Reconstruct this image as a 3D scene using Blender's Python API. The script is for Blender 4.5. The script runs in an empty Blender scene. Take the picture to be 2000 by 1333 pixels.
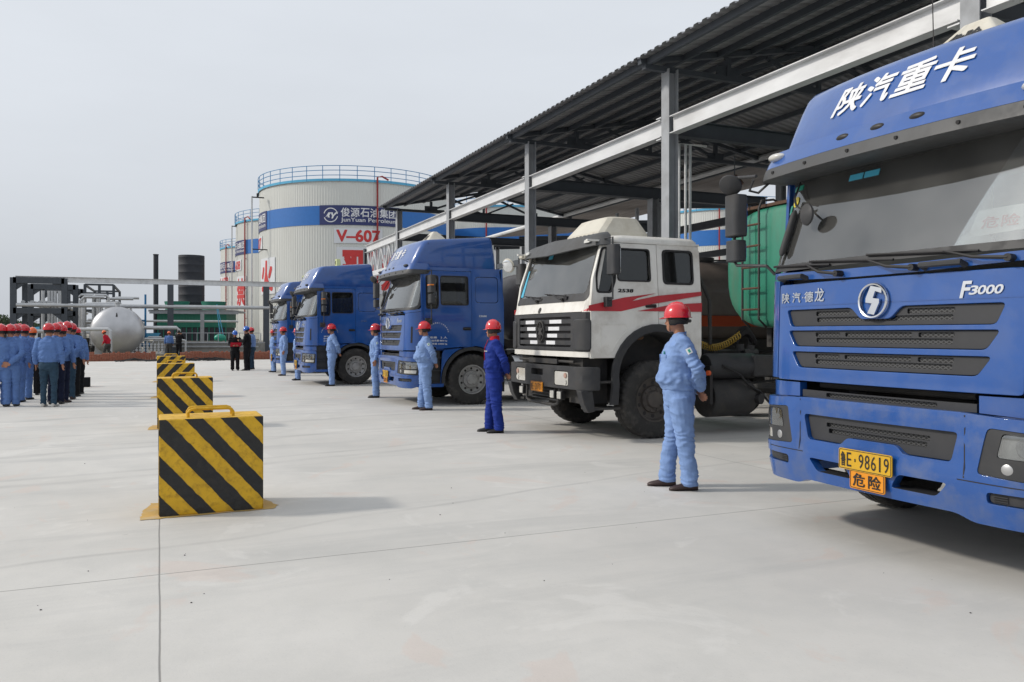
import bpy, bmesh, math, random
from math import sin, cos, pi, radians, sqrt, atan2
from mathutils import Vector, Matrix, noise, geometry
S = bpy.context.scene
COL = S.collection
random.seed(7)

# ------------------------------------------------------------------ camera, world, sun, exposure
FPX, HOR, CZ = 1590.0, 652.0, 1.46          # focal length and horizon row of the 2000 px wide photograph
YAW = math.atan(690.0 / FPX)
cam_d = bpy.data.cameras.new('camera'); cam = bpy.data.objects.new('camera', cam_d); COL.objects.link(cam)
cam_d.sensor_width = 36.0; cam_d.lens = 36.0 * FPX / 2000.0
cam_d.shift_y = -(666.5 - HOR) / 2000.0
cam_d.clip_start = 0.1; cam_d.clip_end = 3000
cam.location = (0, 0, CZ); cam.rotation_euler = (pi / 2, 0, -YAW)
S.camera = cam

SUNV = Vector((-1.12, 0.43, 0.80)).normalized()
SUN_EL = math.asin(SUNV.z); SUN_AZ = atan2(SUNV.x, SUNV.y)     # measured from +Y towards +X
w = bpy.data.worlds.new('World'); S.world = w; w.use_nodes = True
nt = w.node_tree; bg = nt.nodes['Background']
sky = nt.nodes.new('ShaderNodeTexSky'); sky.sky_type = 'NISHITA'; sky.sun_disc = False
sky.sun_elevation = SUN_EL; sky.sun_rotation = SUN_AZ % (2 * pi)
sky.air_density = 1.0; sky.dust_density = 6.0; sky.ozone_density = 1.0; sky.altitude = 0
hs = nt.nodes.new('ShaderNodeHueSaturation'); hs.inputs['Saturation'].default_value = 0.30
mx = nt.nodes.new('ShaderNodeMix'); mx.data_type = 'RGBA'; mx.inputs[0].default_value = 0.80
mx.inputs[7].default_value = (6.75, 7.15, 7.70, 1)          # an even veil of high haze over the clear sky
nt.links.new(sky.outputs[0], hs.inputs['Color']); nt.links.new(hs.outputs[0], mx.inputs[6])
tcw = nt.nodes.new('ShaderNodeTexCoord'); mpw = nt.nodes.new('ShaderNodeMapping'); mpw.inputs['Scale'].default_value = (1, 1, 3.5)
nzw = nt.nodes.new('ShaderNodeTexNoise'); nzw.inputs['Scale'].default_value = 1.6; nzw.inputs['Detail'].default_value = 5; nzw.inputs['Roughness'].default_value = .55
mrw = nt.nodes.new('ShaderNodeMapRange'); mrw.inputs[1].default_value = .3; mrw.inputs[2].default_value = .7; mrw.inputs[3].default_value = .955; mrw.inputs[4].default_value = 1.045
hsw = nt.nodes.new('ShaderNodeHueSaturation')                 # faint thin cloud in the haze
nt.links.new(tcw.outputs['Generated'], mpw.inputs[0]); nt.links.new(mpw.outputs[0], nzw.inputs['Vector']); nt.links.new(nzw.outputs[0], mrw.inputs[0])
szw = nt.nodes.new('ShaderNodeSeparateXYZ'); nt.links.new(tcw.outputs['Generated'], szw.inputs[0])
grw = nt.nodes.new('ShaderNodeMapRange'); grw.interpolation_type = 'SMOOTHSTEP'; grw.inputs[1].default_value = -.02; grw.inputs[2].default_value = .42; grw.inputs[3].default_value = .93; grw.inputs[4].default_value = 1.13
nt.links.new(szw.outputs['Z'], grw.inputs[0]); mlw = nt.nodes.new('ShaderNodeMath'); mlw.operation = 'MULTIPLY'; nt.links.new(mrw.outputs[0], mlw.inputs[0]); nt.links.new(grw.outputs[0], mlw.inputs[1])
nt.links.new(mlw.outputs[0], hsw.inputs['Value']); nt.links.new(mx.outputs[2], hsw.inputs['Color'])
nt.links.new(hsw.outputs[0], bg.inputs[0]); bg.inputs[1].default_value = 0.10
sd = bpy.data.lights.new('sun', 'SUN'); sd.energy = 1.95; sd.angle = radians(5); sd.color = (1.0, 0.93, 0.83)
sun = bpy.data.objects.new('sun', sd); COL.objects.link(sun)
sun.rotation_euler = SUNV.to_track_quat('Z', 'Y').to_euler(); sun.location = (-20, 10, 30)
S.view_settings.view_transform = 'Standard'; S.view_settings.look = 'None'
S.view_settings.exposure = 0.10; S.view_settings.gamma = 1.0
S.render.engine = 'CYCLES'
S.cycles.max_bounces = 6; S.cycles.transparent_max_bounces = 8; S.cycles.use_denoising = True
S.cycles.caustics_reflective = False; S.cycles.caustics_refractive = False

# ------------------------------------------------------------------ materials
def mat(name, col, rough=0.5, metal=0.0, coat=0.0, var=0.0, vscale=4.0, bump=0.0, bscale=30.0, dirt=None, dscale=2.5, damt=0.5, spec=0.5, stretch=None):
    m = bpy.data.materials.new(name); m.use_nodes = True
    n = m.node_tree; b = n.nodes['Principled BSDF']; L = n.links.new
    b.inputs['Base Color'].default_value = (*col, 1); b.inputs['Roughness'].default_value = rough
    b.inputs['Metallic'].default_value = metal; b.inputs['Coat Weight'].default_value = coat
    b.inputs['Coat Roughness'].default_value = 0.06; b.inputs['Specular IOR Level'].default_value = spec
    tc = n.nodes.new('ShaderNodeTexCoord'); src = tc.outputs['Object']
    if stretch:
        mp = n.nodes.new('ShaderNodeMapping'); mp.inputs['Scale'].default_value = stretch
        L(src, mp.inputs[0]); src = mp.outputs[0]
    last = None
    if var > 0:
        t = n.nodes.new('ShaderNodeTexNoise'); t.inputs['Scale'].default_value = vscale; t.inputs['Detail'].default_value = 5
        L(src, t.inputs['Vector'])
        r = n.nodes.new('ShaderNodeMapRange'); r.inputs[1].default_value = .3; r.inputs[2].default_value = .7
        r.inputs[3].default_value = 1 - var; r.inputs[4].default_value = 1 + var
        L(t.outputs[0], r.inputs[0])
        h = n.nodes.new('ShaderNodeHueSaturation'); h.inputs['Color'].default_value = (*col, 1)
        L(r.outputs[0], h.inputs['Value']); last = h.outputs[0]
    if dirt:
        t = n.nodes.new('ShaderNodeTexNoise'); t.inputs['Scale'].default_value = dscale; t.inputs['Detail'].default_value = 8
        t.inputs['Roughness'].default_value = .65; L(src, t.inputs['Vector'])
        r = n.nodes.new('ShaderNodeMapRange'); r.inputs[1].default_value = .48; r.inputs[2].default_value = .72; r.inputs[4].default_value = damt
        L(t.outputs[0], r.inputs[0])
        x = n.nodes.new('ShaderNodeMix'); x.data_type = 'RGBA'; L(r.outputs[0], x.inputs[0])
        if last: L(last, x.inputs[6])
        else: x.inputs[6].default_value = (*col, 1)
        x.inputs[7].default_value = (*dirt, 1); last = x.outputs[2]
        r2 = n.nodes.new('ShaderNodeMapRange'); r2.inputs[1].default_value = 0; r2.inputs[2].default_value = max(damt, .01)
        r2.inputs[3].default_value = rough; r2.inputs[4].default_value = min(1, rough + .35)
        L(r.outputs[0], r2.inputs[0]); L(r2.outputs[0], b.inputs['Roughness'])
    if last: L(last, b.inputs['Base Color'])
    if bump > 0:
        t = n.nodes.new('ShaderNodeTexNoise'); t.inputs['Scale'].default_value = bscale; t.inputs['Detail'].default_value = 4
        L(src, t.inputs['Vector'])
        bn = n.nodes.new('ShaderNodeBump'); bn.inputs['Strength'].default_value = bump; bn.inputs['Distance'].default_value = .01
        L(t.outputs[0], bn.inputs['Height']); L(bn.outputs[0], b.inputs['Normal'])
    return m

M = {}
M['blue'] = mat('blue_truck_paint', (.008, .074, .305), .30, coat=.9, var=.06, dirt=(.12, .14, .18), damt=.16, dscale=3, bump=.03, bscale=3)
M['white'] = mat('cream_truck_paint', (.73, .715, .67), .40, coat=.3, var=.05, dirt=(.36, .31, .25), damt=.55, dscale=2.2)
M['red'] = mat('red_stripe', (.46, .014, .024), .4, coat=.2, var=.08)
M['plastic'] = mat('black_plastic', (.028, .029, .032), .55, var=.15, dirt=(.09, .085, .08), damt=.4, dscale=6)
M['visor_plastic'] = mat('grey_visor_plastic', (.055, .057, .060), .5, var=.1, dirt=(.11, .105, .10), damt=.4)
M['blue_dusty'] = mat('dusty_blue_truck_paint', (.008, .072, .295), .35, coat=.7, var=.06, dirt=(.16, .17, .18), damt=.45, dscale=3.5, bump=.03, bscale=3)
M['grey_plastic'] = mat('dark_grey_plastic', (.028, .029, .033), .5, var=.1, dirt=(.07, .068, .066), damt=.25)
M['rubber'] = mat('tyre_rubber', (.030, .029, .028), .85, var=.15, dirt=(.12, .11, .10), damt=.55, dscale=7, bump=.2, bscale=40)
M['rim'] = mat('painted_steel_rim', (.36, .36, .36), .45, metal=.5, var=.1, dirt=(.12, .10, .08), damt=.7, dscale=9)
M['dark_rim'] = mat('grimy_dark_rim', (.06, .052, .047), .6, var=.2, dirt=(.13, .11, .09), damt=.5, dscale=9)
M['chassis'] = mat('grimy_chassis_steel', (.035, .034, .034), .65, var=.2, dirt=(.11, .10, .085), damt=.6, dscale=5)
M['chrome'] = mat('chrome', (.75, .76, .78), .15, metal=1.0)
M['reflector'] = mat('lamp_reflector', (.80, .81, .80), .30, metal=.25)
M['alu'] = mat('dull_aluminium', (.50, .50, .50), .35, metal=.9, var=.08)
M['interior'] = mat('cab_interior', (.11, .11, .11), .85)
M['seat'] = mat('seat_cloth', (.55, .46, .36), .9, var=.2)
M['curtain'] = mat('grey_curtain', (.75, .75, .72), .9, var=.1, stretch=(14, 14, 1), bump=.3, bscale=6)
M['wood'] = mat('brown_seat_cover', (.23, .13, .075), .8, var=.2)
M['lamp'] = mat('frosted_lamp_glass', (.55, .54, .50), .12, coat=1.0, var=.1)
M['amber'] = mat('amber_lens', (.75, .22, .02), .25, coat=.6)
M['yellow_plate'] = mat('yellow_plate', (.62, .36, .012), .45, var=.06, dirt=(.35, .2, .05), damt=.35, dscale=12)
M['orange_plate'] = mat('orange_plate', (.72, .27, .012), .45, var=.05)
M['ink'] = mat('black_ink', (.012, .011, .012), .5)
M['white_ink'] = mat('white_lettering', (.72, .73, .75), .5, var=.05, dirt=(.4, .42, .5), damt=.35, dscale=9)
M['red_ink'] = mat('red_lettering', (.55, .035, .035), .55, var=.08)
M['cream'] = mat('cream_plastic', (.60, .57, .49), .5, var=.05, dirt=(.33, .28, .2), damt=.5)
M['sign_yellow'] = mat('pale_yellow_sign', (.60, .64, .30), .5)
M['green_tank'] = mat('green_tank_paint', (.025, .21, .135), .45, coat=.2, var=.12, dirt=(.10, .11, .07), damt=.55, dscale=1.6, stretch=(1, 1, .35))
M['rust'] = mat('rust', (.10, .055, .035), .9, var=.3)
M['grey_tank'] = mat('brown_grey_tank_paint', (.125, .105, .095), .45, coat=.15, var=.1, dirt=(.22, .19, .16), damt=.4, dscale=1.8)
M['orange'] = mat('orange_band', (.60, .10, .03), .55)
M['peach'] = mat('dull_peach_lens', (.42, .27, .22), .4)
M['steel'] = mat('grey_painted_steel', (.33, .345, .365), .5, var=.08, dirt=(.12, .11, .1), damt=.25)
M['light_steel'] = mat('galvanised_beam', (.66, .67, .68), .45, metal=.15, var=.10, dirt=(.30, .29, .28), damt=.35, dscale=1.5, stretch=(1, .3, 1))
M['dark_steel'] = mat('dark_painted_steel', (.060, .070, .084), .6, var=.1)
M['sheet'] = mat('corrugated_sheet', (.30, .30, .31), .45, metal=.3, var=.22, vscale=1.0, stretch=(.4, 2, 1), dirt=(.26, .25, .24), damt=.3, dscale=1.2)
M['sheet2'] = mat('weathered_corrugated_sheet', (.24, .21, .195), .5, var=.2, vscale=1.2, stretch=(2, .3, 1))
M['pipe'] = mat('silver_pipe_cladding', (.50, .51, .52), .4, metal=.4, var=.08)
M['vessel'] = mat('silver_painted_vessel', (.50, .50, .51), .33, metal=.75, var=.08, vscale=2, bump=.06, bscale=2)
M['cool_green'] = mat('green_panel', (.012, .15, .10), .6, var=.12, vscale=1)
M['stack'] = mat('black_stack', (.028, .031, .040), .7, var=.12, vscale=1)
M['tank_wall'] = mat('off_white_cladding', (.62, .63, .60), .5, var=.035, vscale=.5, dirt=(.45, .44, .40), damt=.25, dscale=.5, stretch=(1, 1, .3))
M['tank_blue'] = mat('blue_band', (.018, .145, .46), .5, var=.04)
M['panel_navy'] = mat('navy_sign_panel', (.022, .032, .13), .5)
M['panel_white'] = mat('white_sign_panel', (.66, .68, .71), .5)
M['rail_blue'] = mat('blue_handrail', (.03, .20, .42), .5)
M['sky_blue'] = mat('pale_blue_kerb', (.10, .42, .66), .5)
M['pipe_red'] = mat('red_fire_pipe', (.28, .02, .02), .5)
M['byellow'] = mat('yellow_barrier_paint', (.66, .385, .010), .55, var=.10, vscale=5, dirt=(.22, .12, .03), damt=.6, dscale=16, bump=.9, bscale=16)
M['bblack'] = mat('black_barrier_paint', (.012, .012, .012), .55, var=.3, dirt=(.055, .052, .045), damt=.7, dscale=14, bump=.8, bscale=22)
M['uniform'] = mat('pale_blue_cotton', (.20, .305, .55), .85, var=.08, vscale=9, bump=.25, bscale=60, spec=.2)
M['uniform_shaded'] = mat('shaded_blue_cotton', (.105, .19, .42), .85, var=.08, vscale=9, bump=.25, bscale=60, spec=.2)  # the pale blue cotton again, with the shade of backlit figures put into its colour
M['navy'] = mat('royal_blue_cotton', (.010, .030, .22), .8, var=.1, vscale=9, bump=.25, bscale=60, spec=.25)
M['dark_cloth'] = mat('black_cloth', (.010, .010, .012), .85, var=.2, bump=.2, bscale=60, spec=.2)
M['jeans'] = mat('blue_denim', (.030, .060, .095), .85, var=.2, vscale=10, bump=.2, bscale=80, spec=.2)
M['indigo'] = mat('indigo_denim', (.010, .014, .035), .85, var=.2, vscale=10, spec=.2)
M['grey_cloth'] = mat('grey_cloth', (.060, .060, .058), .85, var=.1, spec=.2)
M['red_cloth'] = mat('red_jacket', (.42, .012, .030), .8, var=.1, spec=.2)
M['skin'] = mat('skin', (.36, .17, .105), .55, var=.06, vscale=12, spec=.35)
M['hair'] = mat('black_hair', (.008, .007, .007), .6, bump=.4, bscale=90)
M['helmet_red'] = mat('red_helmet', (.60, .012, .022), .22, coat=.7)
M['helmet_blue'] = mat('blue_helmet', (.015, .12, .50), .25, coat=.6)
M['helmet_orange'] = mat('orange_helmet', (.75, .13, .02), .3, coat=.5)
M['shoe'] = mat('brown_leather', (.035, .018, .016), .5, var=.2)
M['shoe_black'] = mat('black_leather', (.010, .010, .011), .45, var=.2)
M['shoe_white'] = mat('pale_trainer', (.50, .48, .45), .6, var=.2)
M['foliage'] = mat('distant_foliage', (.055, .085, .04), .9, var=.3, vscale=3)
M['bark'] = mat('bark', (.08, .06, .045), .9, var=.2)
M['sticker_blue'] = mat('pale_blue_sticker', (.08, .42, .60), .4)
M['sticker_green'] = mat('green_sticker', (.02, .32, .22), .4)
M['sticker_yellow'] = mat('yellow_sticker', (.65, .52, .02), .4)
M['coil'] = mat('yellow_coiled_hose', (.38, .24, .03), .5)
M['paper'] = mat('white_paper_card', (.70, .72, .72), .6)
M['concrete_block'] = mat('concrete', (.26, .255, .24), .85, var=.12, vscale=2, dirt=(.15, .14, .13), damt=.5, bump=.3, bscale=12)
M['lamp_brown'] = mat('brown_lamp_shade', (.12, .06, .035), .5)

def glass(name, tint, refl=0.12, rough=0.02, alpha=.75):
    m = bpy.data.materials.new(name); m.use_nodes = True; n = m.node_tree; L = n.links.new
    for q in list(n.nodes):
        if q.type != 'OUTPUT_MATERIAL': n.nodes.remove(q)
    out = n.nodes[0]
    tr = n.nodes.new('ShaderNodeBsdfTransparent'); tr.inputs[0].default_value = (*tint, 1)
    df = n.nodes.new('ShaderNodeBsdfDiffuse'); df.inputs[0].default_value = (.30, .30, .29, 1)
    gl = n.nodes.new('ShaderNodeBsdfGlossy'); gl.inputs['Roughness'].default_value = rough; gl.inputs[0].default_value = (.9, .93, .95, 1)
    tc = n.nodes.new('ShaderNodeTexCoord'); nz = n.nodes.new('ShaderNodeTexNoise'); nz.inputs['Scale'].default_value = 2.5; nz.inputs['Detail'].default_value = 6
    L(tc.outputs['Object'], nz.inputs['Vector'])
    mr = n.nodes.new('ShaderNodeMapRange'); mr.inputs[1].default_value = .3; mr.inputs[2].default_value = .75; mr.inputs[3].default_value = (1 - alpha) * .6; mr.inputs[4].default_value = (1 - alpha) * 1.5
    L(nz.outputs[0], mr.inputs[0])
    m1 = n.nodes.new('ShaderNodeMixShader'); L(mr.outputs[0], m1.inputs[0]); L(tr.outputs[0], m1.inputs[1]); L(df.outputs[0], m1.inputs[2])
    fr = n.nodes.new('ShaderNodeFresnel'); fr.inputs[0].default_value = 1.5
    ad = n.nodes.new('ShaderNodeMath'); ad.operation = 'ADD'; ad.use_clamp = True; ad.inputs[1].default_value = refl - .04; L(fr.outputs[0], ad.inputs[0])
    m2 = n.nodes.new('ShaderNodeMixShader'); L(ad.outputs[0], m2.inputs[0]); L(m1.outputs[0], m2.inputs[1]); L(gl.outputs[0], m2.inputs[2])
    L(m2.outputs[0], out.inputs[0])
    return m
M['screen'] = glass('windscreen_glass', (.84, .87, .87), .13, .01, alpha=.80)
M['side_glass'] = glass('side_window_glass', (.26, .28, .28), .05, .02, alpha=.97)
M['lens'] = glass('lamp_lens', (.85, .86, .86), .16, .05, alpha=.85)
M['mirror'] = mat('mirror_glass', (.8, .82, .84), .03, metal=1.0)

# mesh grille: diamonds of dark plastic over a black gap
def grille_mat():
    m = bpy.data.materials.new('diamond_mesh'); m.use_nodes = True; n = m.node_tree; b = n.nodes['Principled BSDF']; L = n.links.new
    tc = n.nodes.new('ShaderNodeTexCoord'); sx = n.nodes.new('ShaderNodeSeparateXYZ'); L(tc.outputs['Object'], sx.inputs[0])
    outs = []
    for sgn in (1, -1):
        a = n.nodes.new('ShaderNodeMath'); a.operation = 'MULTIPLY_ADD'; L(sx.outputs['Y'], a.inputs[0]); a.inputs[1].default_value = 1 * sgn * .62
        L(sx.outputs['Z'], a.inputs[2])
        k = n.nodes.new('ShaderNodeMath'); k.operation = 'PINGPONG'; L(a.outputs[0], k.inputs[0]); k.inputs[1].default_value = .011
        outs.append(k)
    mn = n.nodes.new('ShaderNodeMath'); mn.operation = 'MINIMUM'; L(outs[0].outputs[0], mn.inputs[0]); L(outs[1].outputs[0], mn.inputs[1])
    g = n.nodes.new('ShaderNodeMath'); g.operation = 'GREATER_THAN'; L(mn.outputs[0], g.inputs[0]); g.inputs[1].default_value = .0036
    x = n.nodes.new('ShaderNodeMix'); x.data_type = 'RGBA'; L(g.outputs[0], x.inputs[0]); x.inputs[6].default_value = (.075, .077, .08, 1); x.inputs[7].default_value = (.004, .004, .005, 1)
    L(x.outputs[2], b.inputs['Base Color']); b.inputs['Roughness'].default_value = .6
    return m
M['mesh'] = grille_mat()

# ------------------------------------------------------------------ mesh helpers
class MB:
    """collects vertices and faces; build() links them as one mesh object"""
    def __init__(s): s.v = []; s.f = []; s.m = []; s.mats = []; s.cur = 0
    def use(s, m):
        if m not in s.mats: s.mats.append(m)
        s.cur = s.mats.index(m); return s
    def add(s, vs, fs):
        o = len(s.v); s.v += [tuple(p) for p in vs]; s.f += [tuple(i + o for i in f) for f in fs]; s.m += [s.cur] * len(fs); return s
    def box(s, x0, x1, y0, y1, z0, z1, R=None):
        vs = [(x, y, z) for x in (x0, x1) for y in (y0, y1) for z in (z0, z1)]
        if R: vs = [R @ Vector(p) for p in vs]
        return s.add(vs, [(0, 1, 3, 2), (4, 6, 7, 5), (0, 4, 5, 1), (2, 3, 7, 6), (0, 2, 6, 4), (1, 5, 7, 3)])
    def beam(s, a, b, w, h, up=(0, 0, 1)):
        a = Vector(a); b = Vector(b); d = (b - a); L = d.length; d.normalize(); up = Vector(up)
        if abs(d.dot(up)) > .99: up = Vector((1, 0, 0))
        r = d.cross(up).normalized(); u = r.cross(d)
        vs = [p + r * (i * w / 2) + u * (j * h / 2) for p in (a, b) for i, j in ((-1, -1), (1, -1), (1, 1), (-1, 1))]
        return s.add(vs, [(3, 2, 1, 0), (4, 5, 6, 7), (0, 1, 5, 4), (1, 2, 6, 5), (2, 3, 7, 6), (3, 0, 4, 7)])
    def ibeam(s, a, b, w, h, t=.014, up=(0, 0, 1)):
        a = Vector(a); b = Vector(b); d = (b - a).normalized(); up = Vector(up)
        if abs(d.dot(up)) > .99: up = Vector((1, 0, 0))
        r = d.cross(up).normalized(); u = r.cross(d)
        k = t / 2
        P = [(-w/2, -h/2), (w/2, -h/2), (w/2, -h/2+t), (k, -h/2+t), (k, h/2-t), (w/2, h/2-t), (w/2, h/2), (-w/2, h/2), (-w/2, h/2-t), (-k, h/2-t), (-k, -h/2+t), (-w/2, -h/2+t)]
        n = len(P); vs = [p + r * i + u * j for p in (a, b) for i, j in P]
        return s.add(vs, [(i, (i+1) % n, n + (i+1) % n, n + i) for i in range(n)] + [tuple(range(n-1, -1, -1)), tuple(range(n, 2*n))])
    def tube(s, pts, r, n=8, cap=True):
        pts = [Vector(p) for p in pts]; R = r if isinstance(r, (list, tuple)) else [r] * len(pts)
        d0 = (pts[1] - pts[0]).normalized(); ref = Vector((0, 0, 1)) if abs(d0.z) < .9 else Vector((1, 0, 0))
        vs = []; prev = None
        for i, p in enumerate(pts):
            d = (pts[min(i+1, len(pts)-1)] - pts[max(i-1, 0)]).normalized()
            if prev is None: a = d.cross(ref).normalized()
            else: a = (prev - d * prev.dot(d)).normalized()
            prev = a; b = d.cross(a)
            for k in range(n):
                t = 2 * pi * k / n; vs.append(p + (a * cos(t) + b * sin(t)) * R[i])
        fs = [(i*n+k, i*n+(k+1) % n, (i+1)*n+(k+1) % n, (i+1)*n+k) for i in range(len(pts)-1) for k in range(n)]
        if cap: fs += [tuple(range(n-1, -1, -1)), tuple(range((len(pts)-1)*n, len(pts)*n))]
        return s.add(vs, fs)
    def cyl(s, a, b, r, n=16, r2=None): return s.tube([a, b], [r, r if r2 is None else r2], n)
    def lathe(s, prof, n=32, axis='z', o=(0, 0, 0), close=False):
        vs = []
        for r, h in prof:
            for k in range(n):
                t = 2 * pi * k / n; c, q = r * cos(t), r * sin(t)
                p = (c, q, h) if axis == 'z' else ((c, h, q) if axis == 'y' else (h, c, q))
                vs.append((p[0]+o[0], p[1]+o[1], p[2]+o[2]))
        m = len(prof)
        fs = [(i*n+k, i*n+(k+1) % n, ((i+1) % m)*n+(k+1) % n, ((i+1) % m)*n+k) for i in range(m if close else m-1) for k in range(n)]
        if axis == 'y': fs = [f[::-1] for f in fs]
        return s.add(vs, fs)
    def loft(s, rings, cap=True):
        n = len(rings[0]); vs = [p for r in rings for p in r]
        fs = [(i*n+k, i*n+(k+1) % n, (i+1)*n+(k+1) % n, (i+1)*n+k) for i in range(len(rings)-1) for k in range(n)]
        if cap: fs += [tuple(range(n-1, -1, -1)), tuple(range((len(rings)-1)*n, len(rings)*n))]
        return s.add(vs, fs)
    def prism(s, poly, a, b, axis='y', f=None):
        n = len(poly)
        def P(u, v, t): return (u, t, v) if axis == 'y' else ((t, u, v) if axis == 'x' else (u, v, t))
        vs = [P(u, v, a) for u, v in poly] + [P(u, v, b) for u, v in poly]
        return s.add(vs, [tuple(range(n)), tuple(range(2*n-1, n-1, -1))] + [(i, i+n, (i+1) % n+n, (i+1) % n) for i in range(n)])
    def sphere(s, c, r, n=16, m=10):
        rx, ry, rz = (r, r, r) if not isinstance(r, (tuple, list)) else r
        prof = []
        vs = [(c[0], c[1], c[2]-rz)]
        for i in range(1, m):
            a = -pi/2 + pi*i/m
            vs += [(c[0]+rx*cos(a)*cos(2*pi*k/n), c[1]+ry*cos(a)*sin(2*pi*k/n), c[2]+rz*sin(a)) for k in range(n)]
        vs.append((c[0], c[1], c[2]+rz)); q = len(vs)-1
        fs = [(0, 1+(k+1) % n, 1+k) for k in range(n)] + [(1+(i*n)+k, 1+i*n+(k+1) % n, 1+(i+1)*n+(k+1) % n, 1+(i+1)*n+k) for i in range(m-2) for k in range(n)]
        fs += [(q, 1+(m-2)*n+k, 1+(m-2)*n+(k+1) % n) for k in range(n)]
        return s.add(vs, fs)
    def panel(s, outer, holes, fmap, t0=-.03, t1=0., res=.12):
        """a flat outline with holes, gridded, bent by fmap(u, v, t) and given thickness"""
        def resample(P):
            out = []
            for i in range(len(P)):
                a = Vector(P[i]); b = Vector(P[(i+1) % len(P)]); k = max(1, int((b-a).length / res + .5))
                out += [tuple(a + (b-a) * (j/k)) for j in range(k)]
            return out
        def inside(p, P):
            c = False; x, y = p; j = len(P)-1
            for i in range(len(P)):
                if (P[i][1] > y) != (P[j][1] > y) and x < (P[j][0]-P[i][0])*(y-P[i][1])/(P[j][1]-P[i][1])+P[i][0]: c = not c
                j = i
            return c
        def dist(p, P):
            m = 9e9; q = Vector(p)
            for i in range(len(P)):
                a = Vector(P[i]); b = Vector(P[(i+1) % len(P)]); d = b-a; l = d.length_squared
                t = 0 if l == 0 else max(0, min(1, (q-a).dot(d)/l)); m = min(m, (a+d*t-q).length)
            return m
        loops = [resample(outer)] + [resample(h) for h in holes]
        V = []; E = []
        for P in loops:
            o = len(V); V += [Vector(p) for p in P]; E += [(o+i, o+(i+1) % len(P)) for i in range(len(P))]
        xs = [p[0] for p in outer]; ys = [p[1] for p in outer]
        nx = int((max(xs)-min(xs))/res); ny = int((max(ys)-min(ys))/res)
        for i in range(1, nx+1):
            for j in range(1, ny+1):
                p = (min(xs)+i*(max(xs)-min(xs))/(nx+1), min(ys)+j*(max(ys)-min(ys))/(ny+1))
                if inside(p, outer) and not any(inside(p, h) for h in holes) and all(dist(p, P) > res*.35 for P in [outer]+list(holes)): V.append(Vector(p))
        vv, ee, ff = geometry.delaunay_2d_cdt(V, E, [], 0, 1e-5)[:3]
        keep = []
        for f in ff:
            c = (sum(vv[i][0] for i in f)/len(f), sum(vv[i][1] for i in f)/len(f))
            if inside(c, outer) and not any(inside(c, h) for h in holes): keep.append(tuple(f))
        n = len(vv)
        vs = [fmap(p[0], p[1], t1) for p in vv] + [fmap(p[0], p[1], t0) for p in vv]
        fs = list(keep); cnt = {}
        if t1 != t0:
            fs += [tuple(i+n for i in f[::-1]) for f in keep]
            for f in keep:
                for i in range(len(f)):
                    a, b = f[i], f[(i+1) % len(f)]; cnt[(a, b)] = 1
            for (a, b) in cnt:
                if (b, a) not in cnt: fs.append((b, a, a+n, b+n))
        else: vs = vs[:n]
        return s.add(vs, fs)
    def build(s, name, m=None, parent=None, bevel=0, smooth=35, seg=2, sub=0, link=True):
        me = bpy.data.meshes.new(name); me.from_pydata(s.v, [], s.f)
        ms = s.mats if s.mats else [m]
        for q in ms: me.materials.append(M[q] if isinstance(q, str) else q)
        if s.mats: me.polygons.foreach_set('material_index', s.m)
        bm = bmesh.new(); bm.from_mesh(me); bmesh.ops.recalc_face_normals(bm, faces=bm.faces); bm.to_mesh(me); bm.free()
        if smooth:
            me.polygons.foreach_set('use_smooth', [True]*len(me.polygons)); me.set_sharp_from_angle(angle=radians(smooth))
        me.update(); o = bpy.data.objects.new(name, me)
        COL.objects.link(o)
        if parent is not None: o.parent = parent
        if bevel:
            b = o.modifiers.new('bevel', 'BEVEL'); b.width = bevel; b.segments = seg; b.limit_method = 'ANGLE'; b.angle_limit = radians(40); b.harden_normals = False
        if sub:
            b = o.modifiers.new('sub', 'SUBSURF'); b.levels = sub; b.render_levels = sub
        return o

def thing(name, label, cat, loc=(0, 0, 0), rz=0, group=None):
    o = bpy.data.objects.new(name, None); o.empty_display_size = .3; COL.objects.link(o)
    o.location = loc; o.rotation_euler = (0, 0, rz); return tag(o, label, cat, group)
def tag(o, label, cat, group=None):
    o['label'] = label; o['category'] = cat
    if group: o['group'] = group
    return o
def kind(o, k): o['kind'] = k; return o
def copy_tree(o, parent=None):
    c = o.copy(); COL.objects.link(c)
    if parent is not None: c.parent = parent
    for ch in list(o.children): copy_tree(ch, c)
    return c
def world(px, py, z=0.0):
    d = (CZ - z) * FPX / (py - HOR); l = (px - 1000) / FPX * d
    return (sin(YAW)*d + cos(YAW)*l, cos(YAW)*d - sin(YAW)*l)
def at_depth(px, d):
    l = (px - 1000) / FPX * d; return (sin(YAW)*d + cos(YAW)*l, cos(YAW)*d - sin(YAW)*l)

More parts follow.
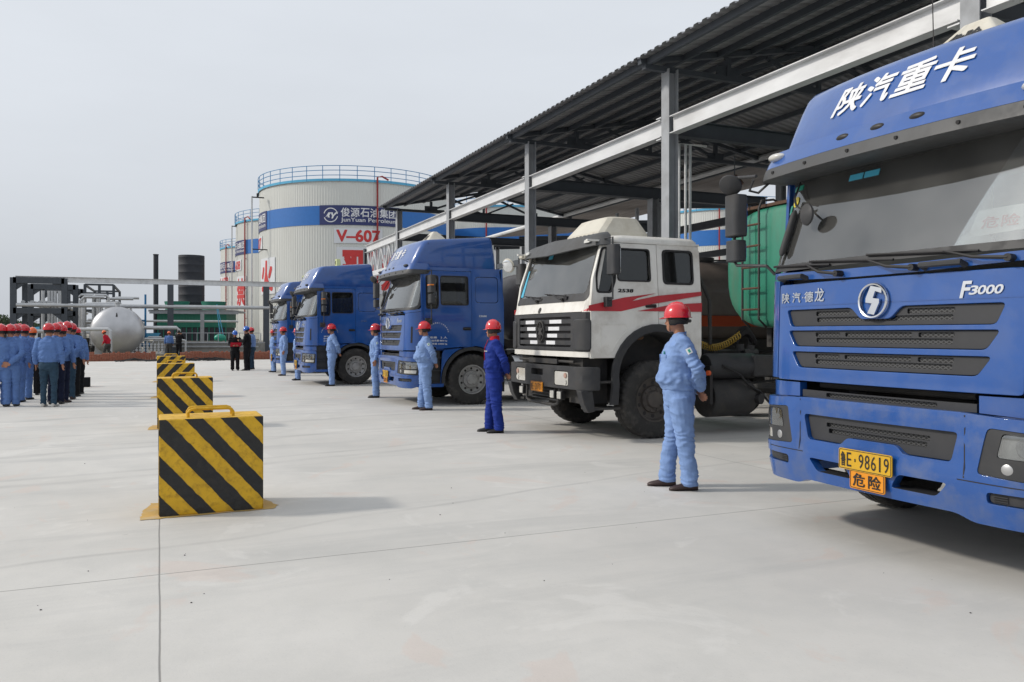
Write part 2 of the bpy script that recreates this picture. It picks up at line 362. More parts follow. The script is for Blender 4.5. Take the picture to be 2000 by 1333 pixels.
_tx = {}
def text2d(body, bold=0.0):
    """outline of some writing as 2D triangles, unit character height"""
    k = (body, bold)
    if k not in _tx:
        c = bpy.data.curves.new('t', 'FONT'); c.body = body; c.size = 1.0; c.resolution_u = 3; c.offset = bold
        o = bpy.data.objects.new('t', c); COL.objects.link(o)
        dg = bpy.context.evaluated_depsgraph_get(); me = bpy.data.meshes.new_from_object(o.evaluated_get(dg))
        V = [(v.co.x, v.co.y) for v in me.vertices]; F = [tuple(p.vertices) for p in me.polygons]
        bpy.data.objects.remove(o); bpy.data.meshes.remove(me); bpy.data.curves.remove(c)
        _tx[k] = (V, F)
    return _tx[k]
def split_long(P, F, L):
    """cut triangles so that no edge is longer than L (for writing that bends round a tank)"""
    out = []; st = [tuple(P[i] for i in (f[0], f[k], f[k+1])) for f in F for k in range(1, len(f)-1)]
    while st:
        t = st.pop(); e = [math.hypot(t[i][0]-t[(i+1) % 3][0], t[i][1]-t[(i+1) % 3][1]) for i in range(3)]; m = max(e)
        if m <= L: out.append(t); continue
        i = e.index(m); a, b, c = t[i], t[(i+1) % 3], t[(i+2) % 3]; q = ((a[0]+b[0])/2, (a[1]+b[1])/2); st += [(a, q, c), (q, b, c)]
    return [p for t in out for p in t], [(3*i, 3*i+1, 3*i+2) for i in range(len(out))]
def put_text(mb, body, u0, u1, v0, v1, fmap, bold=0.0, flip=1, shear=0.0, t=.004, keep=False, cut=0):
    V, F = text2d(body)
    if not V: return
    ax = min(p[0] for p in V); bx = max(p[0] for p in V); ay = min(p[1] for p in V); by = max(p[1] for p in V)
    q = bold*1.3; offs = [(0, 0)] if bold == 0 else [(-q, -q), (q, q), (-q, q), (q, -q), (0, q), (0, -q), (q, 0), (-q, 0)]
    for n_, (ox, oy) in enumerate(offs):
        uv = []
        for x, y in V:
            a = (x+ox-ax)/(bx-ax); b = (y+oy-ay)/(by-ay)
            uv.append((u0 + (u1-u0)*a + shear*(b-.5)*(1 if u1 > u0 else -1), v0 + (v1-v0)*b))
        if cut: uv, G_ = split_long(uv, F, cut)
        else: G_ = F
        mb.add([fmap(u, v, t+n_*(.00012 if not cut else .0006)) for u, v in uv], G_)
def rrect(x0, x1, y0, y1, r, n=4):
    out = []
    for cx, cy, a0 in ((x1-r, y0+r, -90), (x1-r, y1-r, 0), (x0+r, y1-r, 90), (x0+r, y0+r, 180)):
        for k in range(n+1):
            a = radians(a0+90*k/n); out.append((cx+r*cos(a), cy+r*sin(a)))
    return out
def rpoly(P, r=.03, n=3):
    """polygon with rounded corners"""
    out = []; m = len(P)
    for i in range(m):
        p = Vector(P[i]); a = Vector(P[i-1]); b = Vector(P[(i+1) % m])
        da = (a-p); db = (b-p); ra = min(r, da.length*.45); rb = min(r, db.length*.45)
        s_ = p+da.normalized()*ra; e = p+db.normalized()*rb
        for k in range(n+1):
            t = k/n; out.append(tuple(s_*(1-t)**2 + p*2*t*(1-t) + e*t*t))
    return out
def ring(x0, x1, w, rf, rr, z, bulge=0.0, n=5, wr=None):
    """closed plan outline: front edge at x0 (bulged), back edge at x1"""
    wr = w if wr is None else wr; P = []
    for k in range(n+1):
        a = radians(180+90*k/n); P.append((x0+rf+rf*cos(a), -w+rf+rf*sin(a)))
    for k in range(n+1):
        a = radians(-90+90*k/n); P.append((x1-rr+rr*cos(a), -wr+rr+rr*sin(a)))
    for k in range(n+1):
        a = radians(0+90*k/n); P.append((x1-rr+rr*cos(a), wr-rr+rr*sin(a)))
    for k in range(n+1):
        a = radians(90+90*k/n); P.append((x0+rf+rf*cos(a), w-rf+rf*sin(a)))
    nf = 8
    y0, y1 = w-rf, -w+rf
    for k in range(1, nf): P.append((x0, y0+(y1-y0)*k/nf))
    out = []
    for x, y in P:
        fw = max(0, 1-(x-x0)/max(.001, (x1-x0)*.5)); out.append((x + bulge*(y/w)**2*fw, y, z))
    return out
# ------------------------------------------------------------------ blue tractor unit (x back, y towards its right hand side, z up)
_PL = [(0, 0), (.006, .3), (.022, .6), (.048, .85), (.075, .98), (.125, 1.09), (.205, 1.165), (.30, 1.210), (.42, 1.230), (.6, 1.24), (1.4, 1.24), (2.4, 1.24)]
def _fine(P, k=8):
    out = []
    for i in range(len(P)-1):
        p0 = P[max(0, i-1)]; p1 = P[i]; p2 = P[i+1]; p3 = P[min(len(P)-1, i+2)]
        if i == 0: p0 = (p2[0], -p2[1])
        for j in range(k):
            t = j/k
            out.append(tuple(.5*((2*p1[q]) + (-p0[q]+p2[q])*t + (2*p0[q]-5*p1[q]+4*p2[q]-p3[q])*t*t + (-p0[q]+3*p1[q]-3*p2[q]+p3[q])*t**3) for q in (0, 1)))
    out.append(P[-1]); return out
_PF = _fine(_PL); _PS = [0.0]
for i in range(1, len(_PF)): _PS.append(_PS[-1] + math.hypot(_PF[i][0]-_PF[i-1][0], _PF[i][1]-_PF[i-1][1]))
def halfw(z): return 1.0 if z < 1.9 else 1.0 - .045*min(1, (z-1.9)/.8)
def rake(z):
    if z < 1.15: return 0.0
    if z < 1.93: return .03*(z-1.15)/.78
    return .03 + .262*(z-1.93)/.75
def W(u, z, t=0.0):
    a = abs(u); s = 1 if u >= 0 else -1
    import bisect
    i = max(1, min(len(_PS)-1, bisect.bisect_left(_PS, a))); k = (a-_PS[i-1])/(_PS[i]-_PS[i-1])
    p, q = _PF[i-1], _PF[i]; bx = p[0]+(q[0]-p[0])*k; by = p[1]+(q[1]-p[1])*k
    tx, ty = q[0]-p[0], q[1]-p[1]; l = math.hypot(tx, ty); nx, ny = -ty/l, tx/l
    x = bx + rake(z)*max(0, 1-bx/.55) + nx*t; y = by*halfw(z) + ny*t
    return (x, y*s, z)
def SIDE(sgn):
    return lambda x, z, t=0.0: (x, sgn*(1.24*halfw(z)+t), z)

def make_wheel(name, parent, x, y, sgn, r=.52, wd=.30, rimm='rim', dual=False, detail=True):
    """tyre and rim; sgn is the outer side"""
    e = bpy.data.objects.new(name, None); COL.objects.link(e); e.parent = parent; e.location = (x, y, r)
    n = 72
    h = wd/2; tm = MB()
    prof = [(r*.56, -h*.80), (r*.66, -h*.98), (r*.80, -h*1.0), (r*.93, -h*.97), (r*.985, -h*.84), (r, -h*.62), (r, -h*.22), (r*.965, -h*.20), (r*.965, -h*.12), (r, -h*.10), (r, h*.10), (r*.965, h*.12), (r*.965, h*.20), (r, h*.22), (r, h*.62), (r*.985, h*.84), (r*.93, h*.97), (r*.80, h*1.0), (r*.66, h*.98), (r*.56, h*.80)]
    tm.lathe([(a, b) for a, b in prof], n*2 if detail else 40, 'y', close=True)
    if detail:
        nn = n*2
        for i, (a, b) in enumerate(prof):
            if a >= r*.98 and abs(b) > h*.6:
                for k in range(nn):
                    if k % 4 in (0,):
                        q = i*nn+k; v = tm.v[q]; f = .965; tm.v[q] = (v[0]*f, v[1], v[2]*f)
    tm.build('tyre', 'rubber', e, smooth=40)
    rm = MB(); rm.use(rimm); s = sgn
    R = r*.57
    rm.lathe([(R, -s*h*.7), (R, s*h*.86), (R*1.02, s*h*.90), (R*.95, s*h*.86), (R*.90, s*h*.45), (R*.62, s*h*.34), (R*.58, s*h*.55), (R*.40, s*h*.58), (R*.36, s*h*.80), (R*.20, s*h*.84), (.001, s*h*.86)], 40, 'y')
    for k in range(10):
        a = 2*pi*k/10
        c = (R*.50*cos(a), R*.50*sin(a)); rm.cyl((c[0], s*h*.54, c[1]), (c[0], s*h*.68, c[1]), .014, 6)
    rm.use('ink'); hm = rm
    for k in range(10):
        a = 2*pi*(k+.5)/10; c = (R*.755*cos(a), R*.755*sin(a)); hm.cyl((c[0], s*h*.36, c[1]), (c[0], s*h*.425, c[1]), R*.085, 12)
    rm.build('rim', None, e, smooth=35)
    if dual: pass
    return e

def seat_mb(x, y, z=1.15):
    s = MB(); s.box(x, x+.5, y-.25, y+.25, z+.22, z+.40)
    s.prism([(x+.42, z+.36), (x+.56, z+.36), (x+.68, z+1.0), (x+.58, z+1.02)], y-.24, y+.24)
    s.prism([(x+.60, z+1.04), (x+.68, z+1.03), (x+.71, z+1.24), (x+.64, z+1.25)], y-.13, y+.13)
    return s

def number_plate(parent, body, x, y, z, w, h, name='number_plate', m='yellow_plate', bold=.012, mir=1, rows=None, frame=True):
    p = MB(); p.panel(rrect(-w/2, w/2, -h/2, h/2, .012, 2), [], lambda u, v, t: (x-t, y-u, z+v), -.006, .004, .3)
    pl = p.build(name, m, parent, smooth=20)
    k = MB(); F = lambda u, v, t: (x-t, y-u, z+v)
    if frame: k.panel(rrect(-w/2+.005, w/2-.005, -h/2+.005, h/2-.005, .01, 2), [rrect(-w/2+.009, w/2-.009, -h/2+.009, h/2-.009, .008, 2)], F, .0045, .0055, .3)
    n = len(body); cw = (w-.03)/n
    for i, ch in enumerate(body):
        if ch == ' ': continue
        a = -w/2+.015+cw*i
        if ch in '.·': k.box(x-.0075, x-.006, y-(a+cw*.42), y-(a+cw*.58), z-.01, z+.01); continue
        if ch in '1l': put_text(k, ch, a+cw*.38, a+cw*.62, -h*.34, h*.34, F, 0, t=.007); continue
        put_text(k, ch, a+cw*.12, a+cw*.88, -h*.34, h*.34, F, bold if ord(ch) > 255 else .0, t=.007)
    k.build('lettering', 'ink', pl, smooth=0)
    return pl

def blue_tractor(label, Xf, Yc, hero=False, plate='E·98619', sign='roof', driver_text=False, visor_lamp=True, group='blue trucks parked side by side'):
    T = thing('blue_tractor_truck', label, 'truck', (Xf, Yc, 0), 0, group)
    # --- cab shell: corner strips, sides, back, floor
    b = MB()
    for s in (1, -1):
        Wm = lambda u, v, t, s=s: W(u*s, v, t)
        b.panel([(.985, 1.125), (1.40, 1.125), (1.40, 1.90), (.985, 1.86)], [], Wm, -.03, 0, .07)      # front corner
        b.panel([(.30, 1.845), (.985, 1.868), (1.40, 1.908), (1.40, 2.0), (1.33, 1.95), (1.05, 1.925), (.30, 1.905)], [], Wm, -.03, -.002, .08)   # cowl below the screen
        Sm = SIDE(s)
        # sleeper side with its wheel arch
        arch = [(1.46+.69*cos(radians(a)), .52+.69*sin(radians(a))) for a in range(100, 25, -8)]
        b.panel([(1.44, 1.19)] + arch[1:] + [(2.13, .86), (2.15, 1.28), (2.15, 2.2), (2.06, 2.78), (1.44, 2.78)],
                [rrect(1.52, 2.03, 2.09, 2.63, .07)], Sm, -.03, 0, .12)
        b.panel(rrect(1.53, 2.02, 2.10, 2.62, .065), [], Sm, -.03, -.014, .15)
        b.panel([(.36, 1.125), (.395, 1.125), (.395, 2.70), (.5, 2.735), (1.44, 2.735), (1.44, 2.80), (.36, 2.80)], [], Sm, -.03, 0, .12)   # door surround
        # fender below the door
        af = [(1.46+.69*cos(radians(a)), .52+.69*sin(radians(a))) for a in range(185, 84, -9)]
        b.panel([(.83, .385), (.765, .47)] + [(.80, 1.05), (.84, 1.125), (1.5, 1.20)] + af[::-1] , [], Sm, -.03, .004, .1)
        b.panel([(.30, .385), (.83, .385), (.83, .45), (.30, .45)], [], Sm, -.25, .0, .15)
    b.panel([(-1.21, 1.12), (1.21, 1.12), (1.18, 2.8), (-1.18, 2.8)], [], lambda u, v, t: (2.13+t, u, v), -.02, .015, .3)
    b.box(.5, 2.12, -1.18, 1.18, 1.12, 1.16); b.box(.30, 2.1, -1.16, 1.16, 2.76, 2.80)
    b.panel([(-.30, 1.845), (.30, 1.845), (.30, 1.905), (-.30, 1.905)], [], W, -.03, -.002, .08)
    b.build('cab_body', 'blue', T, smooth=30, bevel=.004 if hero else 0)
    # --- roof fairing
    rf = MB()
    rings = [ring(.00, .60, 1.215, .16, .05, 2.745, .10, wr=1.20), ring(.02, .585, 1.21, .16, .05, 2.79, .10, wr=1.19), ring(.06, .56, 1.18, .18, .05, 2.87, .10, wr=1.17)]
    rf.loft(rings)
    P = [(2.80, .10, 1.09, 2.04), (2.90, .12, 1.10, 2.03), (3.04, .185, 1.10, 2.01), (3.18, .255, 1.10, 1.98), (3.29, .315, 1.095, 1.96), (3.335, .355, 1.08, 1.95), (3.362, .42, 1.045, 1.93)]
    rr = [ring(a, xr, w_, .13, .08, z, .11, wr=w_) for z, a, w_, xr in P]
    rf.loft(rr, cap=False)
    last = rr[-1]; top = []
    cx = 1.2
    def roofz(x): return 3.355 + .105*min(1, max(0, (x-.5)/1.35))
    # raise the rear of the upper rings so that the roof climbs backwards
    o = len(rf.v) - len(P)*len(last)
    n = len(last)
    for i, (z, a, w_, xr) in enumerate(P):
        for k in range(n):
            x, y, zz = rf.v[o+i*n+k]; f = max(0, (z-2.95)/.4); rf.v[o+i*n+k] = (x, y, zz + f*.10*min(1, max(0, (x-.55)/1.3)))
    base = [rf.v[o+(len(P)-1)*n+k] for k in range(n)]
    inner = [[(cx+(x-cx)*q, y*q, z+dz) for x, y, z in base] for q, dz in ((.95, .010), (.8, .020), (.5, .026), (.1, .028))]
    rf.loft([base] + inner)
    fair = rf.build('roof_fairing', 'blue', T, smooth=40)
    g = MB()
    for s in (1, -1): g.box(.545, .553, s*1.093-.003, s*1.093+.006, 2.90, 3.30)
    g.build('seam', 'ink', fair)
    # windscreen sun visor
    v = MB()
    v.loft([ring(-.035, .50, 1.215, .17, .04, 2.655, .10, wr=1.19), ring(-.032, .53, 1.225, .17, .04, 2.665, .10, wr=1.20), ring(-.005, .585, 1.222, .17, .04, 2.742, .10, wr=1.20)], cap=True)
    vis = v.build('sun_visor', 'visor_plastic', T, smooth=35, bevel=.006)
    k = MB()
    for y in (-1.0, -.62, -.2, .2, .62, 1.0):
        f = .10*(y/1.22)**2; k.cyl((-.030+f, y, 2.70), (-.010+f, y, 2.703), .012, 10)
    k.build('visor_screws', 'ink', vis)
    # roof marker lamps
    for y in (.30, 0, -.30):
        k = MB(); k.sphere((.045+.10*(y/1.2)**2, y, 2.818), (.025, .062, .026), 16, 8); k.build('marker_lamp', 'ink', T)
    for y in (1.02, -1.02):
        k = MB(); k.sphere((.105+.0*(y/1.2)**2, y, 2.826), (.05, .085, .032), 16, 8); k.build('marker_lamp', 'lamp' if hero else 'grey_plastic', T)
    def FR(u, v, t):       # writing follows the fairing's front
        import bisect
        zs = [p[0] for p in P]; i = max(1, min(len(zs)-1, bisect.bisect_left(zs, v))); f = (v-zs[i-1])/(zs[i]-zs[i-1])
        x = P[i-1][1]+(P[i][1]-P[i-1][1])*f; w_ = P[i-1][2]; x += .11*(u/w_)**2 * max(0, 1-(.11*(u/w_)**2)/(.9))
        return (x-t-.004, u, v)
    tx = MB()
    if hero:
        for ch, a, c in (('陕', .545, .31), ('汽', .27, .045), ('重', .0, -.255), ('卡', -.275, -.53)):
            put_text(tx, ch, a, c, 3.035, 3.245, FR, .016, shear=.045)
    else:
        for ch, a, c in (('陕', .50, .28), ('汽', .24, .03), ('重', -.01, -.23), ('卡', -.26, -.47)):
            put_text(tx, ch, a, c, 3.035, 3.225, FR, .014, shear=.04)
    tx.build('roof_lettering', 'white_ink', fair, smooth=0)
    # --- windscreen with rubber edge
    scr = rrect(-1.36, 1.36, 1.935, 2.72, .14, 6)
    g = MB(); g.panel(rrect(-1.33, 1.33, 1.955, 2.70, .12, 6), [], W, -.012, -.006, .10)
    wsn = g.build('windscreen', 'screen', T, smooth=60)
    k = MB(); k.panel(scr, [rrect(-1.30, 1.30, 1.985, 2.67, .11, 6)], W, -.015, .004, .10)
    k.build('windscreen_seal', 'plastic', wsn, smooth=40)
    if hero:
        for (a, c, z0, z1, mm) in ((.47, .34, 2.555, 2.60, 'sticker_blue'), (.325, .19, 2.555, 2.60, 'sticker_blue'), (1.17, 1.10, 2.40, 2.47, 'sticker_green'), (1.16, 1.0, 2.58, 2.62, 'sticker_green')):
            k = MB(); k.panel([(c, z0), (a, z0), (a, z1), (c, z1)], [], W, -.004, -.001, .1); k.build('windscreen_sticker', mm, wsn, smooth=0)
        k = MB(); k.panel([(1.05+.038*cos(q*pi/10), 2.49+.042*sin(q*pi/10)) for q in range(20)], [], W, -.003, .0, .1); k.build('windscreen_sticker', 'sticker_yellow', wsn, smooth=0)
        k = MB(); k.panel([(-.95, 2.05), (-.60, 2.03), (-.64, 2.19), (-.95, 2.20)], [], lambda u, v, t: W(u, v, t-.03), -.004, 0, .1); cd = k.build('dashboard_card', 'paper', wsn, smooth=0)
        k = MB()
        for i, ch in enumerate('危险'): put_text(k, ch, -.68-.12*i, -.78-.12*i, 2.075, 2.145, lambda u, v, t: W(u, v, t-.027), .01)
        k.build('card_lettering', 'red_ink', cd, smooth=0)
    # --- interior
    i_ = MB(); i_.panel([(-1.15, 1.70), (1.15, 1.70), (1.15, 1.93), (.6, 1.95), (.0, 1.95), (-.3, 1.98), (-.9, 2.0), (-1.15, 1.93)], [], lambda u, v, t: W(u, v, t-.14), -.35, 0, .3)
    i_.box(.3, 1.9, -.3, .3, 1.16, 1.5); i_.box(.5, .62, .1, .45, 1.93, 2.05)
    i_.build('dashboard', 'interior', T, smooth=20)
    for y in (-.62, .62): seat_mb(.85, y).build('seat', 'seat' if y > 0 else 'interior', T, bevel=.03)
    k = MB(); k.tube([(.50+.2*0+.23*sin(a*pi/8)*.35, -.62+.23*cos(a*pi/8), 1.98+.23*sin(a*pi/8)*.9) for a in range(17)], .014, 6); k.build('steering_wheel', 'plastic', T)
    k = MB()
    for y0, y1 in ((-1.14, -.35), (.35, 1.14)):
        n = 24
        vs = []
        for q in range(n+1):
            yy = y0+(y1-y0)*q/n; xx = 1.62+.03*sin(q*1.9); vs += [(xx, yy, 1.5), (xx+.02, yy, 2.74)]
        k.add(vs, [(2*q, 2*q+2, 2*q+3, 2*q+1) for q in range(n)])
    k.build('curtain', 'curtain', T)
    # --- front panel with three grille slots
    g1 = [(.872, 1.636), (.818, 1.512), (-.818, 1.512), (-.872, 1.636), (-.205, 1.636), (-.12, 1.556), (.12, 1.556), (.205, 1.636)]
    g2 = [(.845, 1.482), (-.845, 1.482), (-.765, 1.366), (.765, 1.366)]
    g3 = [(.800, 1.328), (-.800, 1.328), (-.715, 1.212), (.715, 1.212)]
    f = MB()
    f.panel(rpoly([(-.975, 1.115), (.975, 1.115), (.975, 1.83), (-.975, 1.83)], .03), [rpoly(q[::-1] if q is not g1 else g1, .03) for q in (g1, g2, g3)], W, -.04, .0, .07)
    fp = f.build('front_panel', 'blue', T, smooth=30, bevel=.007)
    k = MB(); k.panel([(-.96, 1.13), (.96, 1.13), (.96, 1.82), (-.96, 1.82)], [], W, -.10, -.075, .2); k.build('panel_back', 'ink', fp)
    k = MB(); k.panel([(-.97, 1.663), (.97, 1.663), (.97, 1.668), (-.97, 1.668)], [[(-.14, 1.6631), (.14, 1.6631), (.14, 1.6679), (-.14, 1.6679)]], W, -.002, .0035, .1); k.build('crease', 'blue', fp)
    for q, (z0, z1) in ((g1, (1.512, 1.636)), (g2, (1.366, 1.482)), (g3, (1.212, 1.328))):
        sc = .985
        cxz = (0, (z0+z1)/2)
        qq = [(u*.992, cxz[1]+(v-cxz[1])*.96) for u, v in q]
        wm = min(abs(q[1][0]), abs(q[2][0])) if q is g1 else abs(q[2][0])
        hA = rrect(-.55, .55, z0+.030, z0+.062, .006, 1)
        zt = z1-.044
        k = MB()
        if q is g1:
            hs = [hA, rrect(-.56, -.235, z1-.05, z1-.018, .005, 1), rrect(.235, .56, z1-.05, z1-.018, .005, 1)]
        else: hs = [hA, rrect(-.56, -.32, zt, z1-.016, .005, 1), rrect(-.27, .27, zt, z1-.016, .005, 1), rrect(.32, .56, zt, z1-.016, .005, 1)]
        k.panel(rpoly(qq, .03), hs, lambda u, v, t: W(u, v, t-.02-.018*max(0, 1-abs(abs(u)-.72)/.12)*(0)), -.012, 0.0, .08)
        gi = k.build('grille_insert', 'grey_plastic', fp, smooth=30, bevel=.004)
        k = MB(); k.panel([(u*.97, cxz[1]+(v-cxz[1])*.85) for u, v in (q if q is not g1 else [(.85, 1.63), (.8, 1.515), (-.8, 1.515), (-.85, 1.63), (-.22, 1.63), (-.13, 1.55), (.13, 1.55), (.22, 1.63)])], [], W, -.045, -.036, .12)
        k.build('grille_mesh', 'mesh', gi, smooth=30)
    # emblem
    k = MB()
    R0 = .118
    N = 40
    prof = [(R0-.017, .004), (R0-.014, .016), (R0-.005, .02), (R0, .014), (R0+.002, .0)]
    vs = []
    for r_, tt in prof:
        for q in range(N): a = 2*pi*q/N; vs.append(W(r_*cos(a), 1.676+r_*sin(a), tt+.012))
    k.add(vs, [(i*N+q, i*N+(q+1) % N, (i+1)*N+(q+1) % N, (i+1)*N+q) for i in range(len(prof)-1) for q in range(N)])
    A = [(.062, .052), (-.050, .070), (-.060, .030), (-.018, .024), (-.018, .006), (-.055, -.004), (-.045, -.040), (-.005, -.080), (-.028, -.088)]
    sh1 = [(q*.00171, -w_*.00171) for q, w_ in [(-12,-58),(40,-47),(40,-28),(10,-37),(0,-10),(30,-6),(30,8),(8,54),(-24,48),(-4,10),(-34,6),(-34,-10)]]
    k.panel([(-x, 1.676+y) for x, y in sh1], [], W, .006, .022, .2)
    k.build('emblem', 'chrome', fp, smooth=40)
    k = MB()
    if hero or True:
        put_text(k, 'F', -.617, -.665, 1.672, 1.765, W, .02, shear=.02, t=.006)
        for i, ch in enumerate('3000'): put_text(k, ch, -.668-.048*i, -.712-.048*i, 1.688, 1.738, W, .015, shear=.015, t=.006)
        k.build('model_badge', 'chrome', fp, smooth=0); k = MB()
        for i, (ch, dz) in enumerate((('陕', 0), ('汽', 0), ('德', 0), ('龙', .02))):
            a = (.93, .80, .66, .55)[i]; put_text(k, ch, a, a-.092, 1.690, 1.765+dz, W, .01, t=.006)
        k.panel([(.685, 1.72), (.675, 1.72), (.675, 1.73), (.685, 1.73)], [], W, 0, .006, .1)
    k.build('badge_lettering', 'chrome', fp, smooth=0)
    # --- wipers
    for (p0, p1, bl) in (((.30, 1.875), (.86, 1.965), ((.40, 1.945), (1.20, 1.99))), ((-.31, 1.872), (.30, 1.95), ((-.15, 1.935), (.62, 1.985))), ((-.90, 1.885), (-.25, 1.955), ((-.72, 1.94), (.08, 1.985)))):
        k = MB(); k.cyl(W(p0[0], p0[1], .0), W(p0[0], p0[1], .06), .022, 12)
        k.tube([W(p0[0], p0[1], .05), W(p0[0]*.7+p1[0]*.3, p0[1]*.75+p1[1]*.25, .05), W(p1[0]*.6+p0[0]*.4, p1[1], .035)], [.014, .011, .007], 6)
        n = 10; k.tube([W(bl[0][0]+(bl[1][0]-bl[0][0])*q/n, bl[0][1]+(bl[1][1]-bl[0][1])*q/n, .018) for q in range(n+1)], .009, 6)
        k.build('wiper', 'ink', T)
    for s in (1, -1):
        k = MB(); k.panel(rpoly([(s*1.165, 1.27), (s*1.205, 1.27), (s*1.205, 1.60), (s*1.165, 1.60)][::s], .01), [], W, -.002, .002, .08); k.build('corner_vent', 'ink', T)
    for u0 in (-.50, .78):
        k = MB()
        k.tube([W(u0+.13, 1.865, .0), W(u0+.13, 1.88, .045), W(u0+.0, 1.88, .05), W(u0-.13, 1.88, .045), W(u0-.13, 1.865, .0)], .020, 8); k.build('grab_handle', 'plastic', T)
    # --- bumper
    hl = [(.795, .925), (.735, .655), (1.33, .62), (1.345, .89)]
    hlr_ = [(-u, v) for u, v in hl][::-1]
    lg = [(.62, .880), (-.62, .880), (-.575, .700), (-.255, .700), (-.20, .752), (.20, .752), (.255, .700), (.575, .700)]
    ol = [(.56, .572), (.22, .572), (.16, .48), (.48, .480)]
    orr = [(-u, v) for u, v in ol][::-1]
    lv = rrect(.79, 1.20, .495, .560, .02, 2); rv = rrect(-1.20, -.79, .495, .560, .02, 2)
    outer = [(-1.36, .41), (-1.20, .36), (-.70, .365), (-.60, .405), (.60, .405), (.70, .365), (1.20, .36), (1.36, .41), (1.36, .97), (.86, .985), (.62, 1.0), (-.62, 1.0), (-.86, .985), (-1.36, .97)]
    def WB(u, v, t=0.0):
        dz = (v-.70)/.32; d = .035 - .05*max(0, -dz-.2)**2 - .03*max(0, dz-.5)
        if .655 < v < .935 and abs(u) < .70: d -= .012*min(1, (.70-abs(u))/.04)
        return W(u, v, t+d)
    f = MB(); f.panel(rpoly(outer, .04), [rpoly(q, .03) for q in (hl, hlr_, lg, ol, orr)] + [lv, rv], WB, -.07, .0, .055)
    bp = f.build('bumper', 'blue_dusty', T, smooth=35, bevel=.012, seg=3)
    k = MB(); k.panel([(-1.34, .93), (1.34, .93), (1.34, .99), (-1.34, .99)], [], WB, -.16, -.055, .15); k.build('bumper_top', 'blue', bp)
    for s in (1, -1):
        for uu in (.66,):
            k = MB(); k.panel([(uu*s+.004*c_, z_) for c_, z_ in ((-1, .62), (1, .62), (1, .985), (-1, .985))], [], WB, .0005, .0015, .1); k.build('bumper_seam', 'ink', bp)
        k = MB(); k.panel([(s*.62, .605), (s*1.33, .595), (s*1.33, .601), (s*.62, .611)][::s], [], WB, .0005, .0015, .1); k.build('bumper_seam', 'ink', bp)
    # lower grille insert
    k = MB(); k.panel([(u*.985, .80+(v-.80)*.96) for u, v in rpoly(lg, .03)], [rrect(-.42, .42, .805, .835, .006, 1), rrect(-.40, .40, .755 if False else .762, .795, .006, 1)], WB, -.045, -.03, .07)
    gi = k.build('lower_grille', 'grey_plastic', bp, smooth=30, bevel=.004)
    k = MB(); k.panel([(-.45, .757), (.45, .757), (.45, .85), (-.45, .85)], [], WB, -.065, -.055, .15); k.build('grille_mesh', 'mesh', gi)
    for (a, c) in ((.16, .56), (-.56, -.16)):
        k = MB(); k.panel([(a-.02, .468), (c+.02, .468), (c+.02, .482), (a-.02, .482)], [], WB, -.16, -.005, .1)
        k.build('bumper_step', 'grey_plastic', bp)
    for s in (1, -1):
        k = MB(); k.panel(rrect(*(sorted((s*.80, s*1.19))), .50, .555, .02, 2), [], WB, -.04, -.02, .1)
        for q in range(3): 
            z = .512+.013*q; k.panel([(s*.82, z), (s*.90, z), (s*.90, z+.005), (s*.82, z+.005)][::s], [], WB, -.02, -.012, .1)
        k.build('bumper_vent', 'plastic', bp)
    # headlamps
    for s in (1, -1):
        q = hl if s == 1 else hlr_
        k = MB(); k.panel(rpoly([(u, .78+(v-.78)*.985) for u, v in q], .03), [rpoly([(s*.875, .900), (s*.845, .760), (s*1.30, .748), (s*1.31, .880)][::s], .02), rpoly([(s*1.02, .735), (s*1.01, .660), (s*1.29, .655), (s*1.30, .728)][::s], .015)], WB, -.03, -.006, .06)
        hb = k.build('headlamp', 'plastic', bp, smooth=30, bevel=.003)
        k = MB(); k.panel([(s*.85, .900), (s*.80, .66), (s*1.31, .65), (s*1.32, .890)][::s], [], WB, -.07, -.055, .12); k.build('reflector', 'reflector', hb)
        k = MB()
        for uc in (1.0, 1.19):
            c = Vector(WB(s*uc, .825, -.04)); n_ = (Vector(WB(s*uc, .825, 0))-c).normalized()
            k.tube([c-n_*.03, c+n_*.005, c+n_*.02], [.02, .05, .062], 20, cap=False)
            k.sphere(tuple(c-n_*.0), .02, 10, 6)
        k.build('reflector_bowl', 'chrome', hb)
        k = MB(); k.panel(rpoly([(s*.88, .895), (s*.85, .763), (s*1.295, .752), (s*1.305, .876)][::s], .02), [], WB, -.012, -.004, .06); k.build('lamp_glass', 'lens', hb, smooth=50)
        k = MB(); k.panel(rpoly([(s*1.025, .733), (s*1.015, .663), (s*1.285, .658), (s*1.295, .725)][::s], .015), [], WB, -.03, -.012, .06); k.build('turn_lamp', 'lamp', hb, smooth=50)
        c = Vector(WB(s*.90, .700, -.004)); n_ = (Vector(WB(s*.90, .700, .1))-c).normalized()
        k = MB(); k.tube([c-n_*.03, c-n_*.004, c+n_*.0], [.034, .034, .026], 20); k.build('fog_lamp', 'alu', hb)
    # mesh strip and pipe in the gap
    k = MB(); k.panel([(-.70, 1.0), (.70, 1.0), (.70, 1.05), (-.70, 1.05)], [rrect(-.45, .45, 1.012, 1.04, .005, 1)], W, -.05, -.03, .1); st = k.build('gap_strip', 'grey_plastic', T)
    k = MB(); k.panel([(-.47, 1.008), (.47, 1.008), (.47, 1.044), (-.47, 1.044)], [], W, -.065, -.055, .2); k.build('grille_mesh', 'mesh', st)
    k = MB(); k.cyl((.17, -.62, 1.085), (.17, .62, 1.085), .022, 10); k.build('front_pipe', 'chassis', T)
    for s in (1, -1):
        k = MB(); k.panel([(s*.72, 1.0), (s*1.36, .975), (s*1.36, 1.10), (s*.72, 1.10)][::s], [], W, -.08, -.02, .1); k.build('filler_panel', 'blue', T, smooth=30)
    # plates
    fx = W(0, .6, 0)[0]-.045
